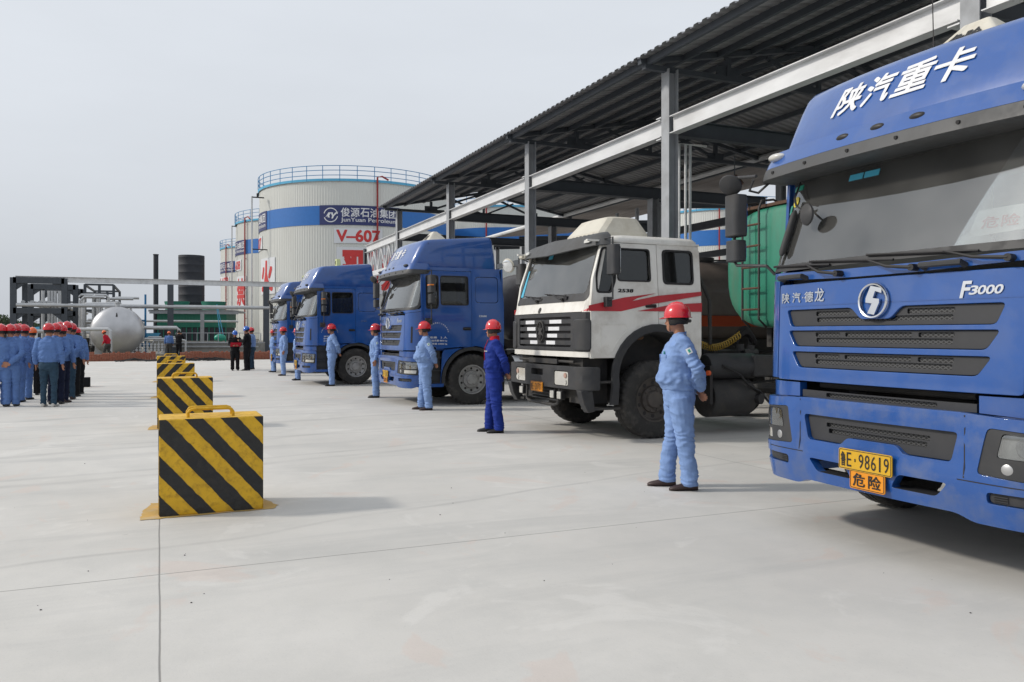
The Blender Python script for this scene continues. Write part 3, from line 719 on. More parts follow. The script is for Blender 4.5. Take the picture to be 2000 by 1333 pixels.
    if hero:
        pl = MB()
        number_plate(T, '鲁E·98619', fx-.01, .015, .618, .435, .138)
        number_plate(T, '危险', fx-.004, .0, .492, .285, .125, name='hazard_plate', m='orange_plate', bold=.012)
    else:
        number_plate(T, plate, fx-.01, .0, .618, .435, .138, bold=.012)
        number_plate(T, '危险', fx-.004, .0, .492, .285, .125, name='hazard_plate', m='orange_plate', bold=.012)
    # --- doors
    for s in ((1, -1)):
        if hero and s == -1: pass
        Sm = SIDE(s)
        qw = rpoly([(.47, 1.965), (.70, 1.965), (.725, 2.08), (.725, 2.625), (.47, 2.625)], .05)
        mw = rpoly([(.775, 2.04), (1.365, 2.04), (1.365, 2.625), (.775, 2.625)], .06)
        d = MB(); d.panel(rpoly([(.402, 1.13), (1.433, 1.205), (1.433, 2.728), (.50, 2.728), (.402, 2.69)], .03), [qw, mw], Sm, -.05, .002, .1)
        dr = d.build('door', 'blue', T, smooth=30, bevel=.006)
        k = MB()
        k.panel(rpoly([(.44, 1.925), (.72, 1.925), (.775, 2.0), (1.40, 2.0), (1.40, 2.66), (.44, 2.66)], .06), [rpoly([(.455, 1.945), (.715, 1.945), (.745, 2.02), (1.385, 2.02), (1.385, 2.645), (.455, 2.645)], .06)], Sm, 0, .010, .12)
        k.build('window_crease', 'blue', dr, smooth=40)
        k = MB(); k.panel(qw, [], Sm, -.03, -.018, .2); k.panel(mw, [], Sm, -.03, -.018, .2); k.build('window', 'side_glass', dr)
        k = MB(); k.panel(rpoly([(.46, 1.955), (.71, 1.955), (.735, 2.075), (.735, 2.635), (.46, 2.635)], .05), [rpoly([(.485, 1.98), (.69, 1.98), (.712, 2.08), (.712, 2.61), (.485, 2.61)], .05)], Sm, -.012, .004, .2)
        k.panel(rpoly([(.765, 2.03), (1.375, 2.03), (1.375, 2.635), (.765, 2.635)], .06), [rpoly([(.785, 2.05), (1.355, 2.05), (1.355, 2.615), (.785, 2.615)], .05)], Sm, -.012, .004, .2)
        k.build('window_seal', 'ink', dr)
        k = MB(); k.panel(rrect(1.24, 1.44 if False else 1.42, 1.525, 1.59, .025), [], Sm, -.0, .006, .2); k.build('handle_recess', 'ink', dr)
        k = MB(); k.tube([Sm(1.26, 1.56, .005), Sm(1.28, 1.562, .03), Sm(1.39, 1.562, .03), Sm(1.41, 1.56, .005)], .011, 6); k.build('door_handle', 'plastic', dr)
        if s == -1 and driver_text:
            k = MB()
            for i in range(15):
                a = radians(165-10.7*i*1.0); ch = '东营市运输有限责任公司危货车队'[i % 15]
                c = (.70+.235*cos(a), 1.44+.235*sin(a))
                V, F = text2d(ch, .01); h = .030
                k.add([Sm(c[0]+((x-.5)*cos(a-pi/2)-(y-.4)*sin(a-pi/2))*h, c[1]+((x-.5)*sin(a-pi/2)+(y-.4)*cos(a-pi/2))*h, .006) for x, y in V], F)
            for r_, (ln, z) in enumerate((('准乘   2 人', 1.36), ('整备质量 8800 kg', 1.295), ('总质量 24000 kg', 1.23))):
                put_text(k, ln, .53, .90, z, z+.042, Sm, .01, t=.006)
            k.build('door_lettering', 'white_ink', dr, smooth=0)
    for s in (1, -1):
        k = MB(); Sm = SIDE(s); put_text(k, '7X5' if False else 'E3000', 1.60, 1.76, 1.80, 1.835, Sm, .01, t=.004); k.build('side_badge', 'chrome', T, smooth=0)
        # steps
        k = MB(); k.box(.32, .78, s*1.05-.10, s*1.05+.10, .46, 1.12); k.build('step_recess', 'plastic', T)
        for z in (.455, .70, .96):
            k = MB(); k.box(.31, .80, min(s*1.0, s*1.215), max(s*1.0, s*1.215), z, z+.022); k.build('step', 'grey_plastic', T)
        # inner wheel arch
        k = MB(); n = 14; vs = []
        for q in range(n+1):
            a = radians(190-200*q/n); vs += [(1.46+.67*cos(a), s*1.235, .52+.67*sin(a)), (1.46+.67*cos(a), s*.80, .52+.67*sin(a)), (1.46+.60*cos(a), s*1.235, .52+.60*sin(a))]
        k.add(vs, [(3*q, 3*q+3, 3*q+4, 3*q+1) for q in range(n)] + [(3*q, 3*q+2, 3*q+5, 3*q+3) for q in range(n)]); k.build('wheel_arch_liner', 'plastic', T)
    # --- mirrors
    def mirror(y, x, far):
        s = 1 if y > 0 else -1; MW = .085 if far else .10
        k = MB(); k.loft([[(p[0]+x, p[1]+y, z) for p in ring(-.06, .06, MW, .04, .02, 0)] for z in (2.27, 2.28, 2.61, 2.62)]); mr = k.build('mirror_housing', 'plastic', T, bevel=.012)
        k = MB(); k.loft([[(p[0]+x, p[1]+y, z) for p in ring(-.055, .055, MW*.93, .04, .02, 0)] for z in (2.06, 2.07, 2.23, 2.24)]); k.build('lower_mirror', 'plastic', mr, bevel=.015)
        k = MB(); k.panel(rrect(y-.07, y+.07, 2.29, 2.60, .02), [], lambda u, v, t: (x+.062+t, u, v), 0, .003, .3); k.panel(rrect(y-.065, y+.065, 2.08, 2.22, .02), [], lambda u, v, t: (x+.057+t, u, v), 0, .003, .3); k.build('mirror_glass', 'mirror', mr)
        k = MB()
        if far:
            k.tube([(.02, s*1.16, 2.70), (.0+x-.02, y-s*.02, 2.76), (x-.02, y, 2.73), (x-.01, y, 2.60), (x-.01, y, 2.06), (x, y-s*.02, 2.03), (.16, s*1.2, 2.00), (.2, s*1.15, 1.93)], .013, 8)
            k.tube([(.0, s*1.17, 2.67), (.03, s*1.25, 2.60), (.1, s*1.23, 2.585), (.16, s*1.17, 2.66)], .011, 6)
        else:
            k.tube([(x, s*1.17, 2.72), (x, y, 2.72), (x, y, 1.74), (x, s*1.24, 1.72)], .012, 8); k.box(x-.07, x+.07, min(s*1.23, s*1.30), max(s*1.23, s*1.30), 1.64, 1.77)
        k.build('mirror_arm', 'plastic', mr)
        if far:
            k = MB(); R = Matrix.Rotation(radians(35), 3, 'Z') @ Matrix.Rotation(radians(-35), 3, 'Y')
            m2 = MB(); m2.lathe([(.001, -.035), (.05, -.03), (.09, -.012), (.095, 0), (.085, .008), (.001, .012)], 24, 'x')
            m2.v = [tuple(R @ Vector(p) + Vector((x-.06, y-.01, 2.70))) for p in m2.v]
            m2.build('round_mirror', 'plastic', mr)
        else:
            k = MB(); k.box(x-.064, x-.058, y-.07, y+.07, 2.41, 2.435); k.box(x-.06, x+.02, y-.103, y-.098, 2.41, 2.435); k.build('turn_repeater', 'amber', mr)
    mirror(1.56, .14, True); mirror(-1.46, .50, False)
    k = MB()
    # interior round mirror and strut behind the screen corner
    c0 = Vector(W(.70, 2.34, .10)); R = Matrix.Rotation(radians(-12), 3, 'Z')
    m3 = MB(); m3.lathe([(.001, -.03), (.05, -.026), (.078, -.008), (.082, .004), (.074, .012), (.001, .014)], 24, 'x'); m3.v = [tuple(R @ Vector(q) + c0) for q in m3.v]; k.add(m3.v, m3.f)
    k.tube([W(1.02, 2.64, .02), W(.95, 2.50, .07), W(.86, 2.43, .10), tuple(c0)], .008, 6)
    k.build('blind_spot_mirror', 'plastic', T)
    k = MB(); c1 = [W(q, 2.03, .03) for q in (1.0, 1.09)]; k.tube([W(.99, 2.06, .03), W(.985, 2.09, .03), W(.965, 2.38, .03), W(.96, 2.41, .03)], [.012, .026, .026, .012], 10); k.build('mirror_reflection', 'plastic', T)  # dark tube added to stand for the side mirror's reflection in the screen
    if hero:
        k = MB(); k.sphere((.42, -.42, 2.0), (.13, .11, .10), 18, 10); k.build('white_cap', 'paper', T)
        k = MB(); k.tube([(.75, .15, 3.38), (.72, .15, 4.25)], .004, 5); k.build('aerial', 'ink', T)
    # roof sign
    if sign == 'roof':
        k = MB(); k.loft([ring(.80, 1.25, .30, .04, .04, 3.40), ring(.80, 1.25, .30, .04, .04, 3.45), ring(.98, 1.07, .10, .02, .02, 3.66)]); sg = k.build('hazard_lamp', 'cream', T, bevel=.01)
        SF = lambda u, v, t: (.80+.18*(v-3.45)/.21-t, u, v)
        k = MB()
        for i, ch in enumerate('危险'): put_text(k, ch, .13-.13*i, .01-.13*i, 3.47, 3.585, SF, .015, t=.008)
        k.build('lamp_lettering', 'ink', sg, smooth=0)
        k = MB(); k.box(.85, 1.20, -.33, .33, 3.375, 3.41); k.build('lamp_base', 'plastic', sg)
    else:
        k = MB(); k.loft([ring(.95, 1.45, .22, .06, .06, 3.38), ring(1.0, 1.4, .16, .06, .06, 3.47)]); sg = k.build('hazard_lamp_base', 'ink', T)
        k = MB(); k.prism([(-.16, 3.46), (.16, 3.46), (.10, 3.68), (-.06, 3.68)], 1.12, 1.24, 'x'); lm = k.build('hazard_lamp', 'sign_yellow', sg, bevel=.01)
        k = MB(); k.tube([(1.115, 0, 3.52), (1.115, .03, 3.57), (1.115, .0, 3.62)], .012, 5); k.build('lamp_mark', 'ink', lm)
    # --- chassis
    c = MB()
    for y in (-.42, .42): c.box(.35, 6.4, y-.04, y+.04, .78, 1.04)
    c.box(.25, .35, -1.0, 1.0, .55, .95); c.cyl((1.46, -1.0, .52), (1.46, 1.0, .52), .07, 10); c.box(.6, 2.0, -.38, .38, .62, 1.12); c.box(4.2, 6.3, -.40, .40, .50, .60)
    for q in (4.3, 5.65): c.cyl((q, -1.0, .52), (q, 1.0, .52), .09, 10)
    c.build('chassis', 'chassis', T)
    for s in (1, -1):
        k = MB(); k.lathe([(.001, 0), (.30, 0), (.31, .02), (.31, 1.08), (.30, 1.1), (.001, 1.1)], 24, 'x', (2.45, s*.86, .70)); k.build('fuel_tank', 'alu', T)
    k = MB(); k.box(2.28, 2.36, -1.1, 1.1, 1.02, 1.09); k.box(2.36, 4.2, -.9, .9, 1.05, 1.08)
    for q in range(6): k.tube([(2.3+.05*q, -.7+.25*q, 1.1), (2.4, -.6+.25*q, 1.35), (2.5+.1*q, -.5+.22*q, 1.12)], .02, 6)
    k.build('deck', 'chassis', T)
    k = MB(); k.loft([ring(4.5, 5.5, .45, .1, .1, 1.12), ring(4.5, 5.5, .45, .1, .1, 1.22)]); k.build('fifth_wheel', 'chassis', T)
    for s in (1, -1):
        k = MB(); k.box(2.14, 2.17, min(s*.88, s*1.22), max(s*.88, s*1.22), .25, .95); k.build('mud_flap', 'ink', T)
        make_wheel('front_wheel', T, 1.46, s*1.08, s)
        for q in (4.3, 5.65): make_wheel('rear_wheel', T, q, s*1.02, s, wd=.42, detail=False)
    return T
T1 = blue_tractor('nearest blue truck, cab filling the right edge, big round silver emblem above its grille', 4.30, 3.96, hero=True)
T3 = blue_tractor('blue truck parked beyond the white truck, circle of white lettering on its door', 4.45, 16.87, plate='鲁E·71362', driver_text=True)
T4 = blue_tractor('blue truck with a small yellow lamp sign on its roof, between two other blue trucks', 3.72, 24.34, plate='鲁E·60825', sign='small', driver_text=True)
T5 = blue_tractor('farthest blue truck at the end of the row, mostly behind its neighbour', 3.95, 31.85, plate='鲁E·55270', sign='small')
# ------------------------------------------------------------------ ground
def concrete_mat():
    m = bpy.data.materials.new('yard_concrete'); m.use_nodes = True; n = m.node_tree; b = n.nodes['Principled BSDF']; L = n.links.new
    tc = n.nodes.new('ShaderNodeTexCoord'); P = tc.outputs['Object']
    def noise_(scale, det=6, st=None, rough=.6, dist=0):
        v = P
        if st: mp = n.nodes.new('ShaderNodeMapping'); mp.inputs['Scale'].default_value = st; L(P, mp.inputs[0]); v = mp.outputs[0]
        t = n.nodes.new('ShaderNodeTexNoise'); t.inputs['Scale'].default_value = scale; t.inputs['Detail'].default_value = det; t.inputs['Roughness'].default_value = rough; t.inputs['Distortion'].default_value = dist
        L(v, t.inputs['Vector']); return t.outputs[0]
    def rng(x, a, c, d=0, e=1):
        r = n.nodes.new('ShaderNodeMapRange'); r.inputs[1].default_value = a; r.inputs[2].default_value = c; r.inputs[3].default_value = d; r.inputs[4].default_value = e; L(x, r.inputs[0]); return r.outputs[0]
    def mix(f, a, c):
        x = n.nodes.new('ShaderNodeMix'); x.data_type = 'RGBA'; L(f, x.inputs[0])
        for q, val in ((6, a), (7, c)):
            if isinstance(val, tuple): x.inputs[q].default_value = (*val, 1)
            else: L(val, x.inputs[q])
        return x.outputs[2]
    def mth(op, a, c=None):
        x = n.nodes.new('ShaderNodeMath'); x.operation = op
        for q, val in ((0, a), (1, c)):
            if val is None: continue
            if isinstance(val, (int, float)): x.inputs[q].default_value = val
            else: L(val, x.inputs[q])
        return x.outputs[0]
    c = mix(rng(noise_(.35, 5), .35, .68), (.545, .53, .50), (.625, .61, .58))
    c = mix(rng(noise_(1.6, 9, None, .72), .42, .72, 0, .42), c, (.44, .44, .425))
    c = mix(rng(noise_(.9, 6, (.25, 1.6, 1), .65, .6), .52, .68, 0, .36), c, (.38, .38, .37))       # wheel and sweeping streaks along X
    c = mix(rng(noise_(.8, 7, (1, 1, 1), .6, 1.8), .58, .64, 0, .36), c, (.68, .665, .635))            # pale scuffs
    c = mix(rng(noise_(.55, 7, (1.1, .7, 1), .6, 2.5), .59, .63, 0, .32), c, (.60, .48, .42))        # faint rusty bloom
    c = mix(rng(noise_(3.2, 3, (1, 1.5, 1)), .735, .80, 0, .55), c, (.16, .155, .15))                # oil spots
    c = mix(rng(noise_(60, 3), .62, .75, 0, .3), c, (.30, .30, .29))
    sx = n.nodes.new('ShaderNodeSeparateXYZ'); L(P, sx.inputs[0])
    # old tyre tracks sweeping across the slabs
    tw = mth('ADD', mth('ADD', sx.outputs['Y'], mth('MULTIPLY', sx.outputs['X'], -.22)), rng(noise_(.25, 2), 0, 1, -.5, .5))
    tk = None
    for off, wd in ((9.2, .13), (9.62, .10), (11.5, .14), (13.4, .12), (16.2, .16), (6.1, .05)):
        f_ = rng(mth('ABSOLUTE', mth('SUBTRACT', tw, off)), 0, wd, 1, 0); tk = f_ if tk is None else mth('MAXIMUM', tk, f_)
    c = mix(mth('MULTIPLY', mth('MULTIPLY', tk, rng(noise_(1.1, 5), .35, .65, .15, 1)), .42), c, (.30, .295, .285))
    wob = rng(noise_(1.2, 5), 0, 1, -.007, .007)
    def joint(coord, off, per, wd):
        a = mth('ADD', mth('ADD', coord, -off + per/2), wob)
        f = mth('ABSOLUTE', mth('SUBTRACT', mth('MODULO', mth('ADD', a, per*40), per), per/2))
        return rng(f, wd*.4, wd, 1, 0)
    j = mth('MAXIMUM', joint(sx.outputs['X'], .005, 6.0, .0065), joint(sx.outputs['Y'], 5.375, 6.55, .0075))
    c = mix(mth('MULTIPLY', j, .72), c, (.13, .125, .12))
    L(c, b.inputs['Base Color']); b.inputs['Roughness'].default_value = .72; b.inputs['Specular IOR Level'].default_value = .35
    bn = n.nodes.new('ShaderNodeBump'); bn.inputs['Strength'].default_value = .25; bn.inputs['Distance'].default_value = .004
    L(mth('SUBTRACT', noise_(45, 5), j), bn.inputs['Height']); L(bn.outputs[0], b.inputs['Normal'])
    return m
M['yard'] = concrete_mat()
M['earth'] = mat('bare_earth', (.27, .245, .205), .95, var=.2, vscale=.3, dirt=(.14, .15, .08), damt=.7, dscale=.12, bump=.5, bscale=2)
PADY = 47.6
k = MB(); k.add([(-900, -60, -.06), (1500, -60, -.06), (1500, 2300, -.06), (-900, 2300, -.06)], [(0, 1, 2, 3)]); kind(k.build('ground', 'earth'), 'structure')
k = MB(); k.box(-45, 70, -20, PADY, -.055, 0); kind(k.build('concrete_yard', 'yard'), 'structure')
k = MB(); k.box(6.5, 80, PADY + .02, 66, -.05, .12); kind(k.build('paved_apron', 'concrete_block'), 'structure')

# ------------------------------------------------------------------ striped concrete barriers
def stripe_barrier(x0, y0, hand, label, wd=.80, dp=.50, h=.775):
    T = thing('concrete_barrier', label, 'barrier', (x0, y0, 0), 0, 'striped concrete barriers in a row')
    b = MB(); b.use('byellow')
    res = .06; rs = random.Random(int(y0*100))
    b.box(0, wd, 0.004, dp, 0, h)
    body = b.build('block', None, T, bevel=.012, smooth=40)
    ph = [1.2, 1.2, 2.6, 2.6][0]
    def strip_poly(c0, c1, x0_, x1_, z0_, z1_, sl):
        # band between z = sl*x + c0 and z = sl*x + c1 clipped to the rectangle
        P = [(x0_, z0_), (x1_, z0_), (x1_, z1_), (x0_, z1_)]
        def clip(P, f):
            out = []
            for i in range(len(P)):
                a, c = P[i], P[(i+1) % len(P)]; fa, fc = f(a), f(c)
                if fa >= 0: out.append(a)
                if fa*fc < 0: t = fa/(fa-fc); out.append((a[0]+(c[0]-a[0])*t, a[1]+(c[1]-a[1])*t))
            return out
        P = clip(P, lambda p: p[1]-sl*p[0]-c0)
        return clip(P, lambda p: c1-(p[1]-sl*p[0])) if P else P
    def jit(P):
        out = []
        for i in range(len(P)):
            a = Vector(P[i]); c = Vector(P[(i+1) % len(P)]); n = max(1, int((c-a).length/.025)); nn = Vector((-(c-a).y, (c-a).x)).normalized() if (c-a).length > 1e-6 else Vector((0, 0))
            edge = abs(a.x-c.x) < 1e-4 or abs(a.y-c.y) < 1e-4
            for q in range(n):
                p = a+(c-a)*(q/n)
                if not edge and q: p = p + nn*(noise.noise((p.x*14+y0, p.y*14, x0))*.0045 + rs.uniform(-.0015, .0015))
                out.append((min(wd-.002, max(.002, p.x)), min(h-.002, max(.004, p.y))))
        return out
    k = MB()
    if hand == 1: sl, bands = -1.14, [(.015, .178), (.337, .491), (.65, .835), (.994, 1.15), (1.30, 1.45), (1.60, 1.70)]
    else: sl, bands = 1.1, [(-.80+.32*q, -.64+.32*q) for q in range(5)]
    for c0, c1 in bands:
        P = strip_poly(c0, c1, 0, wd, 0, h, sl)
        if len(P) > 2:
            P = jit(P); k.panel(P, [], lambda u, v, t: (u, .004-t, v), -.0005, .0025, .3)
    k.build('black_stripe', 'bblack', T, smooth=0)
    k = MB()
    P = strip_poly(.0, .17, 0, dp, 0, h, .9)
    for c0, c1 in ((-.25, -.05), (.15, .32), (.52, .68)):
        P = strip_poly(c0, c1, .01, dp-.01, .01, h-.01, .9)
        if len(P) > 2: k.panel(P, [], lambda u, v, t: (-t, u, v), -.0005, .0025, .3)
    k.build('side_stripe', 'bblack', T, smooth=0)
    for yy in (.12, .30):
        k = MB(); r = .012
        k.tube([(.22, yy, h-.01), (.22, yy, h+.035), (.235, yy, h+.058), (.26, yy, h+.066), (.53, yy, h+.066), (.555, yy, h+.058), (.57, yy, h+.035), (.57, yy, h-.01)], r, 8); k.build('lifting_handle', 'byellow', T)
    return T
def paint_patch(x0, y0, s):
    k = MB(); rs = random.Random(s); P = []
    base = [(-.13, -.06), (.25, -.05), (.88, -.02), (.93, .10), (.80, .60), (.4, .58), (-.06, .60), (-.12, .3)]
    for i in range(len(base)):
        a = Vector(base[i]); c = Vector(base[(i+1) % len(base)])
        for q in range(6): p = a+(c-a)*(q/6); P.append((x0+p.x+rs.uniform(-.012, .012), y0+p.y+rs.uniform(-.012, .012)))
    k.add([(x, y, .004) for x, y in P], [tuple(range(len(P)))]); return kind(k.build('ground_paint', 'patch'), 'structure')
M['patch'] = mat('worn_yellow_ground_paint', (.52, .34, .10), .75, var=.1, dirt=(.50, .44, .33), damt=.8, dscale=6)
BY = [(0.0, 7.04, 1, 'nearest striped barrier, black bands sloping down to the right'), (-.02, 13.55, 1, 'second striped barrier, half hidden behind the nearest one'),
      (-.04, 20.1, -1, 'third striped barrier, bands sloping the other way'), (-.05, 26.7, -1, 'farthest striped barrier, only its top showing')]
for i, (x, y, hnd, lb) in enumerate(BY):
    stripe_barrier(x, y, hnd, lb); paint_patch(x, y, i+3)

# ------------------------------------------------------------------ loading canopy
XC, YC = 9.2, [.35, 6.9, 13.42, 19.95, 26.5, 33.05]
Cn = thing('loading_canopy', 'long grey steel loading canopy with a dark corrugated gable roof over the trucks', 'canopy', (XC, 0, 0))
XE, ZE, XR, ZR, XB, ZB = 8.42, 6.72, 13.0, 7.72, 17.4, 6.86
def canopy_part(mb, name, m, bevel=0, smooth=30):
    mb.v = [(x-XC, y, z) for x, y, z in mb.v]; return mb.build(name, m, Cn, bevel=bevel, smooth=smooth)
for y in YC:
    k = MB(); k.ibeam((XC, y, 0), (XC, y, 6.62), .26, .22, .016, up=(1, 0, 0)); k.box(XC-.2, XC+.2, y-.2, y+.2, 0, .03); canopy_part(k, 'column', 'steel')
for y in YC:
    k = MB(); k.ibeam((XR+.1, y, 0), (XR+.1, y, 5.35), .26, .22, .016, up=(1, 0, 0)); canopy_part(k, 'rear_column', 'steel')
    k = MB(); k.ibeam((XC+.15, y, 5.50), (XR+.1, y, 5.50), .2, .32); k.ibeam((XR+.1, y, 5.50), (17.2, y, 5.50), .2, .32); canopy_part(k, 'cross_beam', 'dark_steel')
    # truss
    k = MB()
    k.beam((8.6, y, 6.62), (17.3, y, 6.62), .12, .10)
    k.beam((8.5, y, 6.70), (XR, y, ZR-.13), .12, .10); k.beam((XR, y, ZR-.13), (17.3, y, 6.76), .12, .10)
    for x in (10.6, 15.3):
        zt = 6.70+(x-8.5)/(XR-8.5)*(ZR-.83) - 0 if x < XR else 6.76+(17.3-x)/(17.3-XR)*(ZR-.13-6.76)
        zt = ZE + (ZR-ZE)*(x-XE)/(XR-XE) - .15 if x < XR else ZB+(ZR-ZB)*(XB-x)/(XB-XR)-.15
        k.beam((x, y, 6.62), (x, y, zt), .10, .10); k.box(x-.28, x+.28, y-.02, y+.02, 6.58, 6.86)
    k.beam((10.6, y, 6.70), (12.6, y, 7.42), .08, .08); k.beam((13.0, y, 6.62), (13.0, y, 7.5), .08, .08)
    k.beam((15.3, y, 6.70), (13.4, y, 7.42), .08, .08); k.beam((10.6, y, 6.66), (13.0, y, 6.66), .09, .12); k.box(12.6, 13.4, y-.02, y+.02, 7.35, 7.55)
    k.beam((13.0, y, 6.62), (11.6, y, 7.2), .07, .07); k.beam((13.0, y, 6.62), (14.4, y, 7.2), .07, .07)
    canopy_part(k, 'roof_truss', 'dark_steel')
# long light beam along the front columns
k = MB(); ya = -1.5
for a, b_ in zip([-3.0]+[y+.16 for y in YC], [y-.16 for y in YC]+[38.7]):
    k.ibeam((XC-.02, a, 5.51), (XC-.02, b_, 5.51), .20, .34, .016)
canopy_part(k, 'front_beam', 'light_steel')
for y in YC:
    k = MB()
    for z in (5.30, 5.72): k.box(XC-.12, XC+.12, y+.13, y+.30, z-.01, z+.01)
    canopy_part(k, 'beam_bracket', 'light_steel')
# corrugated roof: real ribs
def corrug(x0, z0, x1, z1, y0, y1, per=.24, h=.045, m='sheet', along='x', name='roof_sheet', part=True):
    k = MB(); ys = []; q = y0
    while q < y1:
        ys += [(q, 0), (q+per*.30, 0), (q+per*.42, h), (q+per*.88, h)]; q += per
    vs = []; nx = 6
    for y, dz in ys:
        for i in range(nx+1):
            t = i/nx; vs.append((x0+(x1-x0)*t, y, z0+(z1-z0)*t+dz))
    k.add(vs, [(i*(nx+1)+j, i*(nx+1)+j+1, (i+1)*(nx+1)+j+1, (i+1)*(nx+1)+j) for i in range(len(ys)-1) for j in range(nx)])
    return k
k = corrug(XE, ZE, XR, ZR, -4, 33.45); canopy_part(k, 'front_roof_slope', 'sheet', smooth=0)
k = corrug(XR, ZR, XB, ZB, -4, 33.45); canopy_part(k, 'rear_roof_slope', 'sheet', smooth=0)
for i in range(6):
    x = XE+.25+(XR-XE-.4)*i/5; z = ZE+(ZR-ZE)*(x-XE)/(XR-XE)
    k = MB(); k.box(x-.035, x+.035, -4, 33.3, z-.13, z-.005); canopy_part(k, 'purlin', 'dark_steel')
for i in range(5):
    x = XR+.3+(XB-XR-.5)*i/4; z = ZB+(ZR-ZB)*(XB-x)/(XB-XR)
    k = MB(); k.box(x-.035, x+.035, -4, 33.3, z-.13, z-.005); canopy_part(k, 'purlin', 'dark_steel')
# rear lower roof, its ribs running the long way
k = MB(); n = 34; vs = []
x0, z0, x1, z1 = 17.0, 6.92, 22.6, 7.48
prof = []
for i in range(n):
    t = i/n; prof += [(x0+(x1-x0)*t, 0), (x0+(x1-x0)*(t+.3/n), 0), (x0+(x1-x0)*(t+.45/n), .045), (x0+(x1-x0)*(t+.85/n), .045)]
for x, dz in prof:
    z = z0+(z1-z0)*(x-x0)/(x1-x0)+dz
    for y in (-2, 14, 30, 43.5): vs.append((x, y, z))
k.add(vs, [(i*4+j, i*4+j+1, (i+1)*4+j+1, (i+1)*4+j) for i in range(len(prof)-1) for j in range(3)])
R2 = thing('rear_canopy', 'lower weathered corrugated canopy standing behind the loading canopy', 'canopy', (19.5, 0, 0))
def rp(mb, name, m, **a): mb.v = [(x-19.5, y, z) for x, y, z in mb.v]; return mb.build(name, m, R2, **a)
rp(k, 'roof_sheet', 'sheet2', smooth=0)
k = MB(); k.cyl((16.95, -2, 6.84), (16.95, 43.5, 6.84), .09, 8); rp(k, 'gutter', 'light_steel')
for y in (6.9, 13.42, 19.95, 26.5, 33.05, 39.6, 43.2):
    k = MB(); k.ibeam((17.6, y, 6.45), (22.4, y, 6.75), .2, .34); rp(k, 'rafter', 'dark_steel')
    for x in (17.8, 22.2):
        k = MB(); k.ibeam((x, y, 0), (x, y, 6.4), .24, .22, up=(1, 0, 0)); rp(k, 'column', 'steel')
for z, x in ((4.35, 21.5), (4.85, 21.6), (5.3, 17.8), (5.2, 24.0)):
    k = MB(); k.beam((x, 4, z), (x, 43, z), .16, .26); rp(k, 'long_beam', 'dark_steel')
# truss girder at the far end
k = MB()
k.beam((XC, 33.1, 4.25), (XC, 38.8, 4.25), .20, .22); Ls = 8
for i in range(Ls):
    y0 = 33.3+(38.6-33.3)*i/Ls; y1 = 33.3+(38.6-33.3)*(i+1)/Ls
    k.beam((XC, y0, 4.3 if i % 2 else 5.35), (XC, y1, 5.35 if i % 2 else 4.3), .07, .07); k.beam((XC, y1, 4.3), (XC, y1, 5.35), .05, .05)
canopy_part(k, 'end_girder', 'light_steel')
k = MB(); k.ibeam((XC, 38.85, 0), (XC, 38.85, 5.55), .28, .26, up=(1, 0, 0)); canopy_part(k, 'end_column', 'dark_steel')
# small service pipes by the columns
for j, (y, dx) in enumerate(((13.42, .40), (13.42, .55), (13.42, .66))):
    k = MB(); x = XC+dx; k.tube([(x, y+.25, 0), (x, y+.25, 5.28), (x+.5, y+.4, 5.32)], .028 if j else .02, 8); tag(k.build('riser_pipe', 'light_steel'), 'thin white riser pipe, %s of three beside the column behind the white truck' % ('leftmost', 'middle one', 'rightmost')[j], 'pipe', 'riser pipes by the column')
for j, y in enumerate((20.4, 21.6, 22.8, 24.0)):
    x = 13.6; k = MB(); k.tube([(x, y, 3.1), (x, y, 5.35)], .06, 8); k.tube([(x, y, 3.6), (x-.6, y, 3.3), (x-.6, y, 2.6)], .04, 8); canopy_part(k, 'loading_arm', 'steel')
for j, (x, y, z) in enumerate(((12.2, 15.2, 5.0),)):
    L_ = thing('pendant_lamp', 'small brown bell-shaped lamp hanging from the canopy above the white truck', 'lamp', (x, y, z))
    k = MB(); k.lathe([(.05, .12), (.07, .1), (.16, 0), (.22, -.09), (.20, -.09), (.05, .08)], 16); k.build('lamp_shade', 'lamp_brown', L_)
    k = MB(); k.cyl((0, 0, .1), (0, 0, .55), .012, 6); k.build('cord', 'dark_steel', L_)

